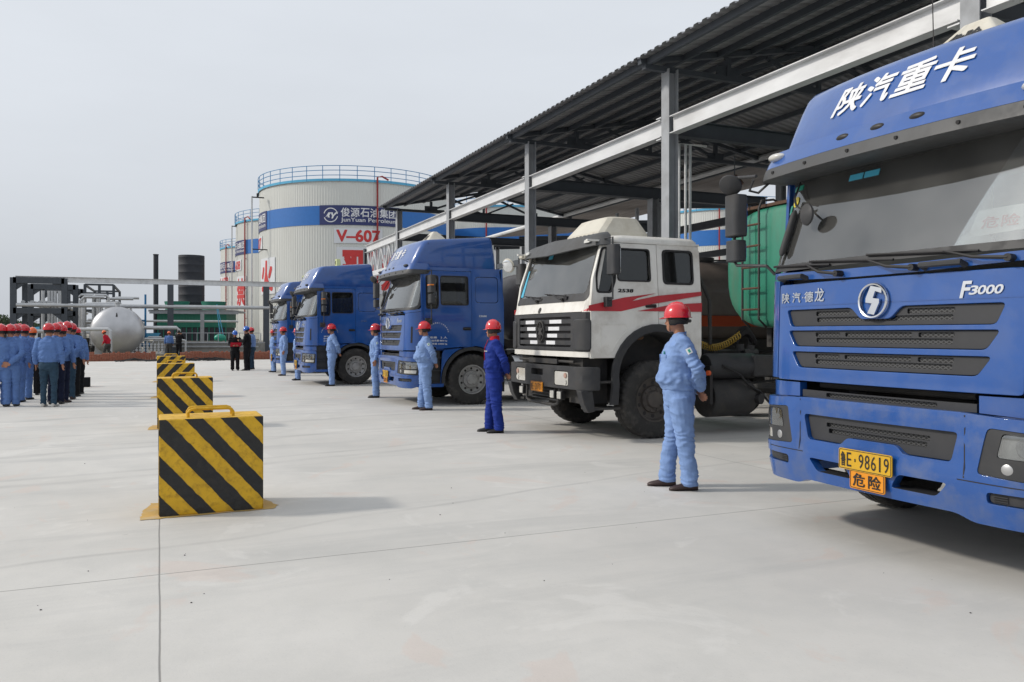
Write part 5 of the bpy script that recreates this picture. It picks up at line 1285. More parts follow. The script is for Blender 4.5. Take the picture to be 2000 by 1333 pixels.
# ------------------------------------------------------------------ white tractor unit
def white_tractor(Xf, Yc):
    T = thing('white_tractor_truck', 'white truck with a dark red stripe and black slatted grille, between the blue trucks', 'truck', (Xf, Yc, 0))
    HW = 1.22
    PL = [(0, 0), (.005, .3), (.018, .6), (.038, .9), (.052, 1.05), (.070, 1.14), (.11, 1.195), (.17, 1.22), (.35, 1.22), (.6, 1.22), (2.2, 1.22)]
    PF = _fine(PL); PS = [0.0]
    for i in range(1, len(PF)): PS.append(PS[-1]+math.hypot(PF[i][0]-PF[i-1][0], PF[i][1]-PF[i-1][1]))
    def hw(z): return 1.0 if z < 1.9 else 1-.06*min(1, (z-1.9)/.9)
    def rk_(z):
        if z < 1.2: return .0
        if z < 1.75: return .0
        if z < 1.95: return .07*(z-1.75)/.20
        return .07+.27*(z-1.95)/.8
    def WW(u, z, t=0.0):
        import bisect
        a = abs(u); s = 1 if u >= 0 else -1; i = max(1, min(len(PS)-1, bisect.bisect_left(PS, a))); k = (a-PS[i-1])/(PS[i]-PS[i-1])
        p, q = PF[i-1], PF[i]; bx = p[0]+(q[0]-p[0])*k; by = p[1]+(q[1]-p[1])*k; tx, ty = q[0]-p[0], q[1]-p[1]; l = math.hypot(tx, ty)
        return (bx+rk_(z)*max(0, 1-bx/.75)-ty/l*t, (by*hw(z)+tx/l*t)*s, z)
    def SW(s): return lambda x, z, t=0.0: (x, s*(HW*hw(z)+t), z)
    b = MB()
    for s in (1, -1):
        Sm = SW(s)
        arch = [(1.18+.72*cos(radians(a)), .86+.72*sin(radians(a))) for a in range(158, 12, -6)]
        # lower and rear sides with the arch
        b.panel([(1.215, 1.585)] + [p for p in arch if p[0] > 1.24] + [(1.93, 1.16), (1.93, 2.62), (1.90, 2.70), (1.215, 2.70)],
                [rpoly([(1.31, 2.16), (1.80, 2.16), (1.80, 2.62), (1.31, 2.62)], .06)], Sm, -.03, 0, .1)
        inset = (rpoly([(.28, 1.20), (.47, 1.20), (.56, 1.36), (.70, 1.50), (.70, 1.60), (.28, 1.60)], .05), rpoly([(.295, 1.215), (.462, 1.215), (.55, 1.37), (.685, 1.51), (.685, 1.585), (.295, 1.585)], .04))
        b.panel([(.12, 2.705), (1.93, 2.705), (1.93, 2.73), (.12, 2.73)], [], Sm, -.03, .012, .2)
        b.panel([(1.02, 1.115), (1.40, 1.115), (1.40, 1.15), (1.02, 1.15)][0:0] or [(1.55, 1.45), (1.80, 1.45), (1.80, 1.55), (1.55, 1.55)], [], Sm, 0, .006, .3)
        # A pillars and corners
        b.panel([(s*1.12, 1.75), (s*1.30, 1.75), (s*1.30, 1.95), (s*1.28, 2.72), (s*1.12, 2.72), (s*1.12, 1.95)][::s], [], WW, -.03, 0, .07)
        b.panel([(s*1.24, 1.125), (s*1.30, 1.125), (s*1.30, 1.76), (s*1.24, 1.76)][::s], [], WW, -.03, -.002, .07)
    b.panel([(-1.14, 1.755), (1.14, 1.755), (1.14, 1.93), (-1.14, 1.93)], [], WW, -.03, 0, .08)
    b.panel([(-1.30, 1.14), (1.30, 1.14), (1.30, 1.215), (-1.30, 1.215)], [], WW, -.03, .004, .08)
    b.panel([(-1.2, 1.14), (1.2, 1.14), (1.14, 2.72), (-1.14, 2.72)], [], lambda u, v, t: (1.92+t, u, v), -.02, .01, .3)
    b.build('cab_body', 'white', T, smooth=30, bevel=.004)
    k = MB(); k.loft([ring(.40, 1.93, 1.16, .16, .10, 2.70, .08), ring(.41, 1.93, 1.155, .16, .10, 2.76, .08), ring(.46, 1.91, 1.11, .18, .12, 2.805, .08), ring(.60, 1.84, .98, .2, .14, 2.83, .06)]); k.build('roof', 'white', T, smooth=50)
    # sun visor in dark plastic, standing off the screen
    k = MB(); vs = []; n = 32
    for i in range(n+1):
        u = -1.30+2.60*i/n; e = abs(u)/1.30; pz = 2.745-.03*e; 
        a = WW(u, 2.80, -.02); c = WW(u, 2.78, .13-.06*e); d = WW(u, 2.60+.06*e, .21-.10*e); f = WW(u, 2.59+.06*e, .19-.10*e); g = WW(u, 2.70, .10-.05*e); h = WW(u, 2.78, -.04)
        vs += [(a[0], a[1], a[2]+.045), (c[0], c[1], c[2]+.045-.03*e), d, f, g, h]
    k.add(vs, [(6*i+j, 6*i+6+j, 6*i+6+(j+1) % 6, 6*i+(j+1) % 6) for i in range(n) for j in range(6)] + [tuple(range(6)), tuple(6*n+j for j in range(5, -1, -1))])
    vz = k.build('sun_visor', 'visor_plastic', T, smooth=40)
    for u in (-1.02, 1.02): k = MB(); k.panel(rrect(u-.07, u+.07, 2.70, 2.745, .015, 2), [], lambda a, z, t: WW(a, z, t+.135+.0), -.01, .012, .1); k.build('marker_lamp', 'lamp', vz)
    # windscreen
    g = MB(); g.panel(rrect(-1.13, 1.13, 1.96, 2.71, .09, 5), [], WW, -.012, -.006, .1); sc = g.build('windscreen', 'screen', T, smooth=60)
    k = MB(); k.panel(rrect(-1.17, 1.17, 1.90, 2.73, .10, 5), [rrect(-1.11, 1.11, 2.01, 2.69, .08, 5)], WW, -.015, .006, .1); k.build('windscreen_seal', 'plastic', sc, smooth=40)
    k = MB(); k.panel([(.98, 2.03), (1.10, 2.03), (1.10, 2.45), (1.04, 2.45)], [], WW, -.004, 0, .1); k.panel([(.38, 2.58), (.24, 2.58), (.24, 2.65), (.38, 2.65)], [], WW, -.004, 0, .1); k.build('windscreen_sticker', 'sticker_blue', sc, smooth=0)
    for u0 in (-.55, .25):
        k = MB(); k.cyl(WW(u0, 1.93, 0), WW(u0, 1.94, .05), .025, 10); k.tube([WW(u0, 1.94, .05), WW(u0+.18, 1.98, .04), WW(u0+.34, 2.02, .02)], .010, 6); k.tube([WW(u0-.05, 1.99, .014), WW(u0+.62, 2.04, .014)], .009, 6)
        k.box(.06, .14, u0-.12, u0-.03, 1.93, 1.98); k.build('wiper', 'ink', T)
    k = MB(); k.panel([(.04*cos(a*pi/8)+.1, 1.80+.042*sin(a*pi/8)) for a in range(16)], [], WW, 0, .01, .1); k.build('hood_badge', 'chassis', T)
    # interior
    k = MB(); k.panel([(-1.08, 1.7), (1.08, 1.7), (1.08, 1.98), (-1.08, 1.98)], [], lambda u, v, t: WW(u, v, t-.12), -.3, 0, .3); k.build('dashboard', 'interior', T)
    for y in (-.6, .6): seat_mb(.72, y, 1.15).build('seat', 'wood', T, bevel=.04)
    k = MB(); k.box(1.35, 1.85, -1.1, 1.1, 1.5, 1.75); k.build('bunk', 'interior', T)
    k = MB(); k.box(1.16, 1.19, -1.1, -.2, 1.6, 2.6); k.build('curtain', 'wood', T)
    k = MB(); k.tube([(.50+.23*sin(a*pi/8)*.35, -.6+.21*cos(a*pi/8), 2.03+.21*sin(a*pi/8)*.7) for a in range(17)], .014, 6); k.build('steering_wheel', 'plastic', T)
    k = MB(); k.sphere((.42, .66, 2.38), (.015, .09, .10), 16, 10); k.tube([(.36, 1.0, 2.52), (.42, .68, 2.42)], .008, 6); k.build('blind_spot_mirror', 'cream', T)
    # grille: black housing and slats
    k = MB(); k.panel([(-1.265, 1.22), (1.265, 1.22), (1.265, 1.745), (-1.265, 1.745)], [rpoly([(-.86, 1.27), (.86, 1.27), (.86, 1.69), (-.86, 1.69)], .03)], WW, -.04, .012, .08)
    gr = k.build('grille', 'plastic', T, smooth=30, bevel=.006)
    k = MB(); k.panel([(-.9, 1.25), (.9, 1.25), (.9, 1.70), (-.9, 1.70)], [], WW, -.07, -.05, .2); k.build('grille_back', 'ink', gr)
    for i in range(4):
        z = 1.300+.099*i
        k = MB(); k.panel(rpoly([(-.86, z), (.86, z), (.86, z+.062), (-.86, z+.062)], .01, 2), [], WW, -.03, .0, .12); sl = k.build('grille_slat', 'plastic', gr, bevel=.006)
        for s in (1, -1):
            a, c = ((.155-.0*i), .45-.0*i); off = -.06+.045*i*0
            u0, u1 = s*(.15+.035*i), s*(.42+.06*i)
            k = MB(); k.panel([(min(u0, u1), z+.006), (max(u0, u1), z+.006), (max(u0, u1), z+.058), (min(u0, u1), z+.058)], [], WW, 0, .004, .1); k.build('white_block', 'white_ink', sl, smooth=0)
    # round badge with a faceted star
    k = MB(); N = 36; prof = [(.135, .02), (.138, .035), (.150, .038), (.158, .03), (.158, .01)]
    vs = []
    for r_, t_ in prof: vs += [WW(r_*.78*cos(2*pi*q/N), 1.49+r_*sin(2*pi*q/N), t_) for q in range(N)]
    k.add(vs, [(i*N+q, i*N+(q+1) % N, (i+1)*N+(q+1) % N, (i+1)*N+q) for i in range(len(prof)-1) for q in range(N)])
    P = []
    for q in range(12): a = pi/2+2*pi*q/12; r_ = (.14, .045)[q % 2]; P.append((r_*.78*cos(a), 1.49+r_*sin(a)))
    k.panel(P[::-1] if False else P, [], WW, .01, .03, .3); k.build('badge', 'chassis', gr)
    for s in (1, -1):
        k = MB(); k.panel(rpoly([(s*.96, 1.225), (s*1.255, 1.225), (s*1.255, 1.66), (s*.96, 1.66)][::s], .05), [], WW, -.02, .035, .08); k.build('corner_deflector', 'plastic', T, smooth=40, bevel=.02)
    # stripes
    for s in (1, -1):
        Sm = SW(s); k = MB()
        def poly(P): k.panel(P, [], Sm, .012, .0135, .2)
        poly([(.10, 1.762), (.60, 1.762), (1.12, 1.872), (1.20, 1.882), (1.93, 2.0) , (1.93, 2.055), (1.20, 1.985), (.78, 1.905), (.86, 1.945), (1.17, 2.018), (.65, 1.95), (.10, 1.835)])
        poly([(.86, 1.768), (1.93, 1.768), (1.93, 1.895), (1.42, 1.865), (1.15, 1.815)]) if True else 0
        st = k.build('red_stripe', 'red', T, smooth=0)
        k = MB(); k.panel([(s*1.10, 1.762), (s*1.285, 1.762), (s*1.285, 1.83)][::s], [], WW, .002, .004, .1); k.build('stripe_tip', 'red', st, smooth=0)
    # doors
    for s in (1, -1):
        Sm = SW(s); arch = [(1.18+.72*cos(radians(a)), .86+.72*sin(radians(a))) for a in range(158, 12, -6)]
        inset = (rpoly([(.28, 1.20), (.47, 1.20), (.56, 1.36), (.70, 1.50), (.70, 1.60), (.28, 1.60)], .05), rpoly([(.295, 1.215), (.462, 1.215), (.55, 1.37), (.685, 1.51), (.685, 1.585), (.295, 1.585)], .04))
        qw = rpoly([(.24, 2.02), (.46, 2.02), (.53, 2.2), (.50, 2.62), (.34, 2.62), (.235, 2.25)], .05); mw = rpoly([(.57, 2.18), (1.09, 2.18), (1.085, 2.62), (.545, 2.62)], .05)
        d = MB(); d.panel(([(.135, 1.13), (.50, 1.13)] + [q for q in arch if .51 < q[0] < 1.2] + [(1.205, 1.585), (1.205, 2.695), (.34, 2.695), (.18, 2.2), (.135, 1.85)]), [qw, mw], Sm, -.05, .008, .1)
        dr = d.build('door', 'white', T, smooth=30, bevel=.005)
        k = MB(); k.panel(inset[0], [inset[1]], Sm, .007, .014, .1); k.build('door_crease', 'white', dr)
        k = MB(); k.panel(qw, [], Sm, -.03, -.018, .2); k.panel(mw, [], Sm, -.03, -.018, .2); k.build('window', 'side_glass', dr)
        k = MB(); k.panel(rpoly([(.225, 2.005), (.465, 2.005), (.545, 2.2), (.515, 2.635), (.33, 2.635), (.22, 2.25)], .05), [rpoly([(.25, 2.03), (.45, 2.03), (.52, 2.2), (.49, 2.61), (.35, 2.61), (.25, 2.25)], .05)], Sm, -.0, .012, .2)
        k.panel(rpoly([(.56, 2.17), (1.10, 2.17), (1.095, 2.63), (.535, 2.63)], .05), [rpoly([(.58, 2.19), (1.08, 2.19), (1.075, 2.61), (.555, 2.61)], .05)], Sm, -.0, .012, .2); k.build('window_seal', 'ink', dr)
        k = MB(); k.tube([Sm(1.0, 1.84, .01), Sm(1.02, 1.845, .04), Sm(1.14, 1.845, .04), Sm(1.16, 1.84, .01)], .013, 6); k.panel(rrect(.99, 1.17, 1.815, 1.865, .02), [], Sm, .008, .012, .2); k.build('door_handle', 'ink', dr)
        k = MB(); put_text(k, '2538', .565, .80, 2.022, 2.066, Sm, .03, t=.012, shear=.01); k.build('number_lettering', 'ink', dr, smooth=0)
        k = MB(); k.panel(rpoly([(1.31, 2.16), (1.80, 2.16), (1.80, 2.62), (1.31, 2.62)], .06), [], Sm, -.02, -.008, .2); rw = k.build('rear_window', 'side_glass', T)
        k = MB(); k.panel(rpoly([(1.295, 2.145), (1.815, 2.145), (1.815, 2.635), (1.295, 2.635)], .07), [rpoly([(1.325, 2.175), (1.785, 2.175), (1.785, 2.605), (1.325, 2.605)], .06)], Sm, 0, .008, .2); k.build('window_seal', 'ink', rw)
        k = MB(); k.box(1.30, 1.82, s*1.05-.01, s*1.05+.01, 2.1, 2.65); k.build('window_blind', 'ink', T)
    # arch flare
    for s in (1, -1):
        k = MB(); n = 18; vs = []
        for q in range(n+1):
            a = radians(200-205*q/n); c_, d_ = cos(a), sin(a)
            if q == 0: P5 = [(.76, -.36, 1.225), (.75, -.36, 1.262), (.64, -.36, 1.268), (.61, -.36, 1.20), (.61, -.36, .78)]; vs += [(1.18-r_, s*y_, .86+z_) for r_, z_, y_ in P5]; continue
            vs += [(1.18+.735*c_, s*1.225, .86+.735*d_), (1.18+.725*c_, s*1.262, .86+.725*d_), (1.18+.63*c_, s*1.268, .86+.63*d_), (1.18+.60*c_, s*1.20, .86+.60*d_), (1.18+.60*c_, s*.78, .86+.60*d_)]
        k.add(vs, [(5*q+j, 5*q+5+j, 5*q+6+j, 5*q+1+j) for q in range(n) for j in range(4)]); k.build('wheel_arch', 'plastic', T, smooth=40)
    # bumper and lights
    k = MB()
    def BB(u, v, t=0): return WW(u, v, t+.06)
    k.panel(rpoly([(-1.36, .70), (-.45, .70), (.45, .70), (1.36, .70), (1.36, 1.01), (-1.36, 1.01)], .03), [rrect(-.87, -.49, .735, .945, .03), rrect(.49, .87, .735, .945, .03), rrect(-.15, .25, .86, .95, .02)], BB, -.10, 0, .1)
    bp = k.build('bumper', 'plastic', T, smooth=35, bevel=.012)
    k = MB(); k.panel([(-1.30, .98), (1.30, .98), (1.30, 1.01), (-1.30, 1.01)], [], BB, -.3, -.1, .2); k.panel([(-.16, .85), (.26, .85), (.26, .96), (-.16, .96)], [], BB, -.14, -.1, .3); k.build('bumper_shelf', 'chassis', bp)
    for s in (1, -1):
        k = MB(); k.panel(rrect(*sorted((s*.50, s*.86)), .745, .935, .03), [], BB, -.05, -.006, .1); h_ = k.build('headlamp', 'lamp', bp, bevel=.006)
        for z, m_ in ((.885, 'peach'), (.795, 'lamp')):
            c = Vector(BB(s*.80, z, -.004)); k = MB(); k.tube([c, c+Vector((-.012, 0, 0))], .036, 16); k.build('round_lamp', m_, h_)
        k = MB(); k.box(.18, .55, min(s*1.0, s*1.24), max(s*1.0, s*1.24), .42, 1.0) if False else k.prism([(-.02, .70), (.16, .70), (.20, .42), (.10, .40), (.03, .52)], min(s*1.10, s*1.24), max(s*1.10, s*1.24)); k.build('step_bracket', 'plastic', T, bevel=.01)
        k = MB(); k.box(.14, .60, min(s*.95, s*1.22), max(s*.95, s*1.22), .43, .46); k.build('step', 'chassis', T)
        k = MB(); k.box(.16, .52, min(s*.95, s*1.22), max(s*.95, s*1.22), .79, .82); k.build('step', 'chassis', T)
        k = MB(); k.box(.14, .52, min(s*.6, s*1.0), max(s*.6, s*1.0), .5, 1.12); k.build('inner_guard', 'chassis', T)
    number_plate(bp, '鲁E·20701', -.075, .02, .69, .40, .14, m='orange_plate', bold=.012)
    for y in (-.66, -.44, .62):
        k = MB(); k.box(-.05, .02, y-.065, y+.065, .545, .665); f_ = k.build('spot_lamp', 'ink', T, bevel=.01)
        k = MB(); k.box(-.062, -.05, y-.055, y+.055, .555, .655); k.build('lamp_glass', 'lamp', f_, bevel=.01)
        k = MB(); k.cyl((-.0, y, .665), (0, y, .72), .012, 6); k.build('lamp_stem', 'ink', f_)
    k = MB(); k.tube([(.02, .55, .70), (.0, .52, .48), (.0, .4, .45), (.0, -.4, .45), (.0, -.52, .48), (.02, -.55, .7)], .022, 8); k.build('tow_bar', 'chassis', T)
    for z in (.50, .56, .62): pass
    k = MB()
    for z in (.50, .545, .59, .635): k.box(.06, .08, -.5, .5, z, z+.02)
    k.build('radiator_guard', 'plastic', T)
    k = MB(); k.box(.02, .06, -.45, .5, 1.03, 1.10); k.cyl((.06, -.9, 1.07), (.06, .9, 1.07), .02, 8); k.build('front_rail', 'chassis', T)
    # mirrors
    k = MB(); k.loft([[(p[0]+.36, p[1]-1.42, z) for p in ring(-.05, .06, .10, .04, .02, 0)] for z in (2.24, 2.25, 2.63, 2.64)]); mr = k.build('mirror_housing', 'plastic', T, bevel=.015)
    k = MB(); k.tube([(.36, -1.18, 2.74), (.36, -1.42, 2.74), (.36, -1.42, 1.92), (.37, -1.25, 1.90)], .012, 8); k.box(.33, .41, -1.32, -1.23, 1.82, 1.95); k.build('mirror_arm', 'plastic', mr)
    k = MB(); k.panel(rrect(-1.51, -1.33, 2.26, 2.62, .02), [], lambda u, v, t: (.425+t, u, v), 0, .003, .3); k.build('mirror_glass', 'mirror', mr)
    k = MB(); k.loft([[(p[0]+.25, p[1]+1.32, z) for p in ring(-.05, .06, .10, .04, .02, 0)] for z in (2.25, 2.26, 2.58, 2.59)]); m2_ = k.build('mirror_housing', 'plastic', T, bevel=.015)
    k = MB(); k.tube([(.30, 1.16, 2.62), (.22, 1.32, 2.69), (.22, 1.32, 2.2)], .012, 8); k.tube([(.22, 1.32, 2.55), (.12, 1.50, 2.56)], .012, 6); k.build('mirror_arm', 'plastic', m2_)
    R = Matrix.Rotation(radians(30), 3, 'Z') @ Matrix.Rotation(radians(-18), 3, 'Y'); k = MB(); k.lathe([(.001, -.02), (.08, -.012), (.115, .005), (.12, .02), (.105, .025)], 24, 'x'); k.v = [tuple(R @ Vector(p) + Vector((.10, 1.50, 2.57))) for p in k.v]; r_ = k.build('round_mirror', 'cream', m2_)
    k = MB(); k.lathe([(.001, -.024), (.075, -.017), (.10, -.006)], 24, 'x'); k.v = [tuple(R @ Vector(p) + Vector((.095, 1.50, 2.57))) for p in k.v]; k.build('mirror_glass', 'mirror', r_)
    k = MB(); k.box(.22, .45, 1.10, 1.30, 2.66, 2.73); k.box(.20, .225, 1.13, 1.27, 2.67, 2.72); k.build('side_marker', 'cream', T, bevel=.01)
    # air conditioner on the roof
    k = MB(); k.loft([ring(.58, 1.55, .52, .12, .12, 2.82, .05, n=2), ring(.60, 1.54, .52, .12, .12, 2.93, .05, n=2), ring(.82, 1.40, .44, .12, .12, 3.16, .03, n=2), ring(.90, 1.34, .38, .10, .10, 3.18, .02, n=2)]); ac = k.build('air_conditioner', 'cream', T, smooth=18, bevel=.012)
    k = MB()
    for q in range(9): y = -.44+.11*q; k.box(.573+.05*(y/.55)**2, .70, y-.022, y+.022, 2.845, 2.90)
    k.build('vent_slots', 'ink', ac)
    # chassis
    k = MB()
    for y in (-.42, .42): k.box(.4, 6.6, y-.04, y+.04, .84, 1.08)
    k.box(.15, .3, -.9, .9, .55, 1.0); k.cyl((1.18, -1, .54), (1.18, 1, .54), .08, 10); k.box(.5, 1.9, -.38, .38, .60, 1.14); k.box(.55, 1.85, -.75, .75, .9, 1.60)
    for q in (4.3, 5.65): k.cyl((q, -1.0, .54), (q, 1.0, .54), .09, 10)
    k.build('chassis', 'chassis', T)
    k = MB(); k.lathe([(.001, 0), (.17, 0), (.19, .03), (.19, .85), (.17, .88), (.001, .88)], 20, 'x', (2.15, -1.0, .98)); k.build('air_tank', 'plastic', T)
    k = MB(); k.box(2.9, 3.3, -1.2, -.5, .82, 1.14); k.box(3.302, 4.0, -1.19, -.51, .80, 1.10); k.build('battery_box', 'chassis', T, bevel=.03)
    k = MB(); k.lathe([(.001, 0), (.27, 0), (.29, .03), (.29, .72), (.27, .75), (.001, .75)], 28, 'x', (2.2, -.92, .52)); k.build('fuel_tank', 'chassis', T)
    k = MB(); k.lathe([(.001, 0), (.27, 0), (.29, .03), (.29, .95), (.27, 1), (.001, 1)], 24, 'x', (2.2, .92, .55)); k.build('fuel_tank', 'chassis', T)
    k = MB(); k.cyl((2.9, -1.0, .50), (2.98, -1.25, .50), .08, 12); k.tube([(2.3, -1.22, 1.0), (2.6, -1.24, .86), (2.75, -1.22, .72), (3.0, -1.2, .60), (3.3, -1.15, .35), (3.35, -1.1, .22), (3.4, -1.1, .2)], .018, 6); k.cyl((2.8, -1.1, .72), (3.4, -1.1, .76), .02, 6); k.build('hoses', 'ink', T)
    k = MB(); k.box(2.05, 2.10, -1.26, -.85, .45, 1.0); k.build('mud_flap', 'ink', T)
    k = MB(); k.cyl((1.99, -1.28, .90), (2.03, -1.28, .90), .035, 14); k.build('side_marker', 'orange', T)
    # coiled air hoses behind the cab
    k = MB(); pts = []
    for q in range(170):
        t = q/170; x = 2.0+1.0*t; z = 1.45-.20*sin(pi*t)+0*t; a = q*.9; pts.append((x, -.75+.05*cos(a), z+.05*sin(a)))
    k.tube(pts, .010, 5); k.build('coiled_hose', 'coil', T)
    k = MB(); pts = [(3.0+.0+.4*q/140, -.6+.06*cos(q*.9), 1.30+.08*sin(q*.9)+.2*sin(q/45)) for q in range(140)]; k.tube(pts, .010, 5); k.build('coiled_hose', 'ink', T)
    k = MB(); 
    for q in range(5): k.tube([(2.0, -.5+.2*q, 1.3+.2*(q % 3)), (2.15, -.55+.2*q, 2.2-.2*(q % 2)), (2.35, -.6+.22*q, 1.7), (2.5, -.5+.2*q, 1.1)], .022, 6)
    k.tube([(1.95, -.9, 2.3), (2.1, -.95, 2.28), (2.35, -.85, 1.95), (2.4, -.8, 1.3)], .03, 8); k.build('air_lines', 'chassis', T)
    k = MB(); k.box(2.7, 3.3, -.5, .5, 1.08, 1.2); k.cyl((3.05, -.75, 1.16), (3.3, -.75, 1.16), .07, 10); k.cyl((3.0, -.75, 1.2), (3.0, -.75, 1.3), .06, 10); k.cyl((3.2, -.75, 1.2), (3.2, -.75, 1.28), .06, 10); k.build('valve_block', 'chassis', T)
    for s in (1, -1):
        make_wheel('front_wheel', T, 1.18, s*1.06, s, r=.545, wd=.31, rimm='dark_rim')
        for q in (4.3, 5.65): make_wheel('rear_wheel', T, q, s*1.0, s, r=.53, wd=.42, rimm='dark_rim', detail=False)
    return T
TW = white_tractor(5.15, 10.77)

# ------------------------------------------------------------------ tank trailers
def trailer(label, x, yc, m, z0, z1, L=10.0, band=True, step=False, hw=1.22, ladder=False):
    T = thing('tank_trailer', label, 'tank trailer', (x, yc, 0), 0, 'tank trailers behind the trucks')
    def sec(xx, z0, z1, hw, n=36):
        out = []; cz, h = (z0+z1)/2, (z1-z0)/2
        for q in range(n):
            a = 2*pi*q/n; c_, d_ = cos(a), sin(a); e = .72
            out.append((xx, hw*abs(c_)**e*(1 if c_ > 0 else -1), cz+h*abs(d_)**e*(1 if d_ > 0 else -1)))
        return out
    k = MB(); zz0 = z0
    if step: S_ = [(-.06, .85), (-.02, .96), (.03, .99), (.06, 1.0)]
    else: S_ = [(-.20, .55), (-.14, .80), (-.05, .95), (.03, .99), (.10, 1.0)]
    cz = (z0+z1)/2
    secs = [sec(xx, cz-(cz-z0)*f, cz+(z1-cz)*f, hw*f) for xx, f in S_] 
    if not step: secs += [sec(1.9, z0, z1, hw), sec(2.5, z0, z1+.42, hw), sec(L-.2, z0, z1+.42, hw), sec(L, z0+.3, z1+.1, hw*.8)]
    else: secs += [sec(L-.2, z0, z1, hw), sec(L, z0+.3, z1-.3, hw*.8)]
    k.loft(secs); tk = k.build('tank_shell', m, T, smooth=50)
    if band:
        k = MB(); n = 30
        for s in (1, -1):
            k.panel([(.12, cz-.42), (L-.3, cz-.42), (L-.3, cz-.17), (.12, cz-.17)], [], lambda u, v, t, s=s: (u, s*(hw*(1-abs((v-cz)/((z1-z0)/2))**(2/.72))**(.36)+.006), v), 0, .004, .4)
        k.build('orange_band', 'orange', tk, smooth=0)
    k = MB()
    for y in (-.5, .5): k.box(.3, L, y-.06, y+.06, z0-.32, z0+.02)
    for q in range(6): k.box(.6+q*(L-1.2)/5, .75+q*(L-1.2)/5, -.9, .9, z0-.2, z0+.15)
    k.build('frame', 'chassis', T)
    k = MB(); k.box(1.2, 1.3, -.6, -.5, 0, z0-.2); k.box(1.2, 1.3, .5, .6, 0, z0-.2); k.build('landing_leg', 'chassis', T)
    for q in (L-3.6, L-2.3, L-1.0):
        for s in (1, -1): make_wheel('wheel', T, q, s*1.0, s, wd=.44, detail=False, r=.52)
    k = MB(); 
    for xx in (2.9, 5.2, 7.5): k.cyl((xx, 0, z1+(.42 if not step else 0)-.02), (xx, 0, z1+(.55 if not step else .12)), .28, 16)
    k.tube([(1.0, -.45, z1), (1.0, -.45, z1+.25), (L-1, -.45, z1+.65)], .02, 6) if not step else None
    k.build('hatch', 'chassis', T)
    k = MB(); k.panel([(.6, z0-.5), (1.5, z0-.5), (1.5, z0-.2), (.6, z0-.2)], [], lambda u, v, t: (u, -1.15-t, v), 0, .04, .4); k.build('tool_box', 'chassis', T)
    if ladder:
        for y in (.62, .20): 
            k = MB(); k.tube([(-.02, y, z0+.02), (-.18, y, z0+.15), (-.18, y, z1-.05), (-.12, y, z1+.08), (.15, y+.02, z1+.12), (.4, y+.03, z1+.02)], .020, 8); k.build('ladder_rail', 'chassis', T)
        for i in range(5): k = MB(); k.cyl((-.18, .18, z0+.32+i*.36), (-.18, .64, z0+.32+i*.36), .02, 6); k.build('ladder_rung', 'rust', T)
        k = MB()
        for y in (-.5, .42): k.box(-.072, -.055, y-.008, y+.008, z0+.35, z1-.3)
        k.build('stiffener', m, tk)
        k = MB(); k.box(-.05, .6, -1.0, 1.0, z1-.02, z1+.03); k.build('top_walkway', 'rust', tk)
    return T
trailer('green tank trailer with a front ladder, between the white cab and nearest blue cab', 9.45, 10.72, 'green_tank', 1.55, 3.62, step=True, band=False, hw=1.26, ladder=True)
trailer('brown tank trailer with an orange band, behind the blue cab left of the white truck', 7.35, 16.87, 'grey_tank', 1.30, 2.80)
trailer('grey tank trailer seen as a sliver behind the blue cab with the small yellow lamp', 6.6, 24.34, 'grey_tank', 1.30, 2.80)
# ------------------------------------------------------------------ people
def remeshed(mb, name, mats_, parent, voxel, smooth_it=2, disp=None, keep=None):
    me = bpy.data.meshes.new('tmp'); me.from_pydata(mb.v, [], mb.f)
    bm = bmesh.new(); bm.from_mesh(me); bmesh.ops.recalc_face_normals(bm, faces=bm.faces); bm.to_mesh(me); bm.free()
    o = bpy.data.objects.new('tmp', me); COL.objects.link(o)
    r = o.modifiers.new('r', 'REMESH'); r.mode = 'VOXEL'; r.voxel_size = voxel
    s = o.modifiers.new('s', 'SMOOTH'); s.factor = .5; s.iterations = smooth_it
    dg = bpy.context.evaluated_depsgraph_get(); m2 = bpy.data.meshes.new_from_object(o.evaluated_get(dg))
    bpy.data.objects.remove(o); bpy.data.meshes.remove(me)
    m2.name = name
    if disp:
        nr = [v.normal.copy() for v in m2.vertices]
        for v, n_ in zip(m2.vertices, nr): v.co += n_*disp(v.co)
    m2.materials.clear()
    for q in mats_: m2.materials.append(M[q])
    if keep:
        for f in m2.polygons: f.material_index = keep(f.center)
    else:
        for f in m2.polygons: f.material_index = 0
    m2.polygons.foreach_set('use_smooth', [True]*len(m2.polygons)); m2.update()
    ob = bpy.data.objects.new(name, m2); COL.objects.link(ob); ob.parent = parent
    return ob
def ell(cx, cy, z, rx, ry, n=20, e=.85, tilt=0.0):
    return [(cx+rx*(abs(cos(2*pi*k/n))**e)*(1 if cos(2*pi*k/n) > 0 else -1), cy+ry*(abs(sin(2*pi*k/n))**e)*(1 if sin(2*pi*k/n) > 0 else -1), z + tilt*cos(2*pi*k/n)*rx) for k in range(n)]

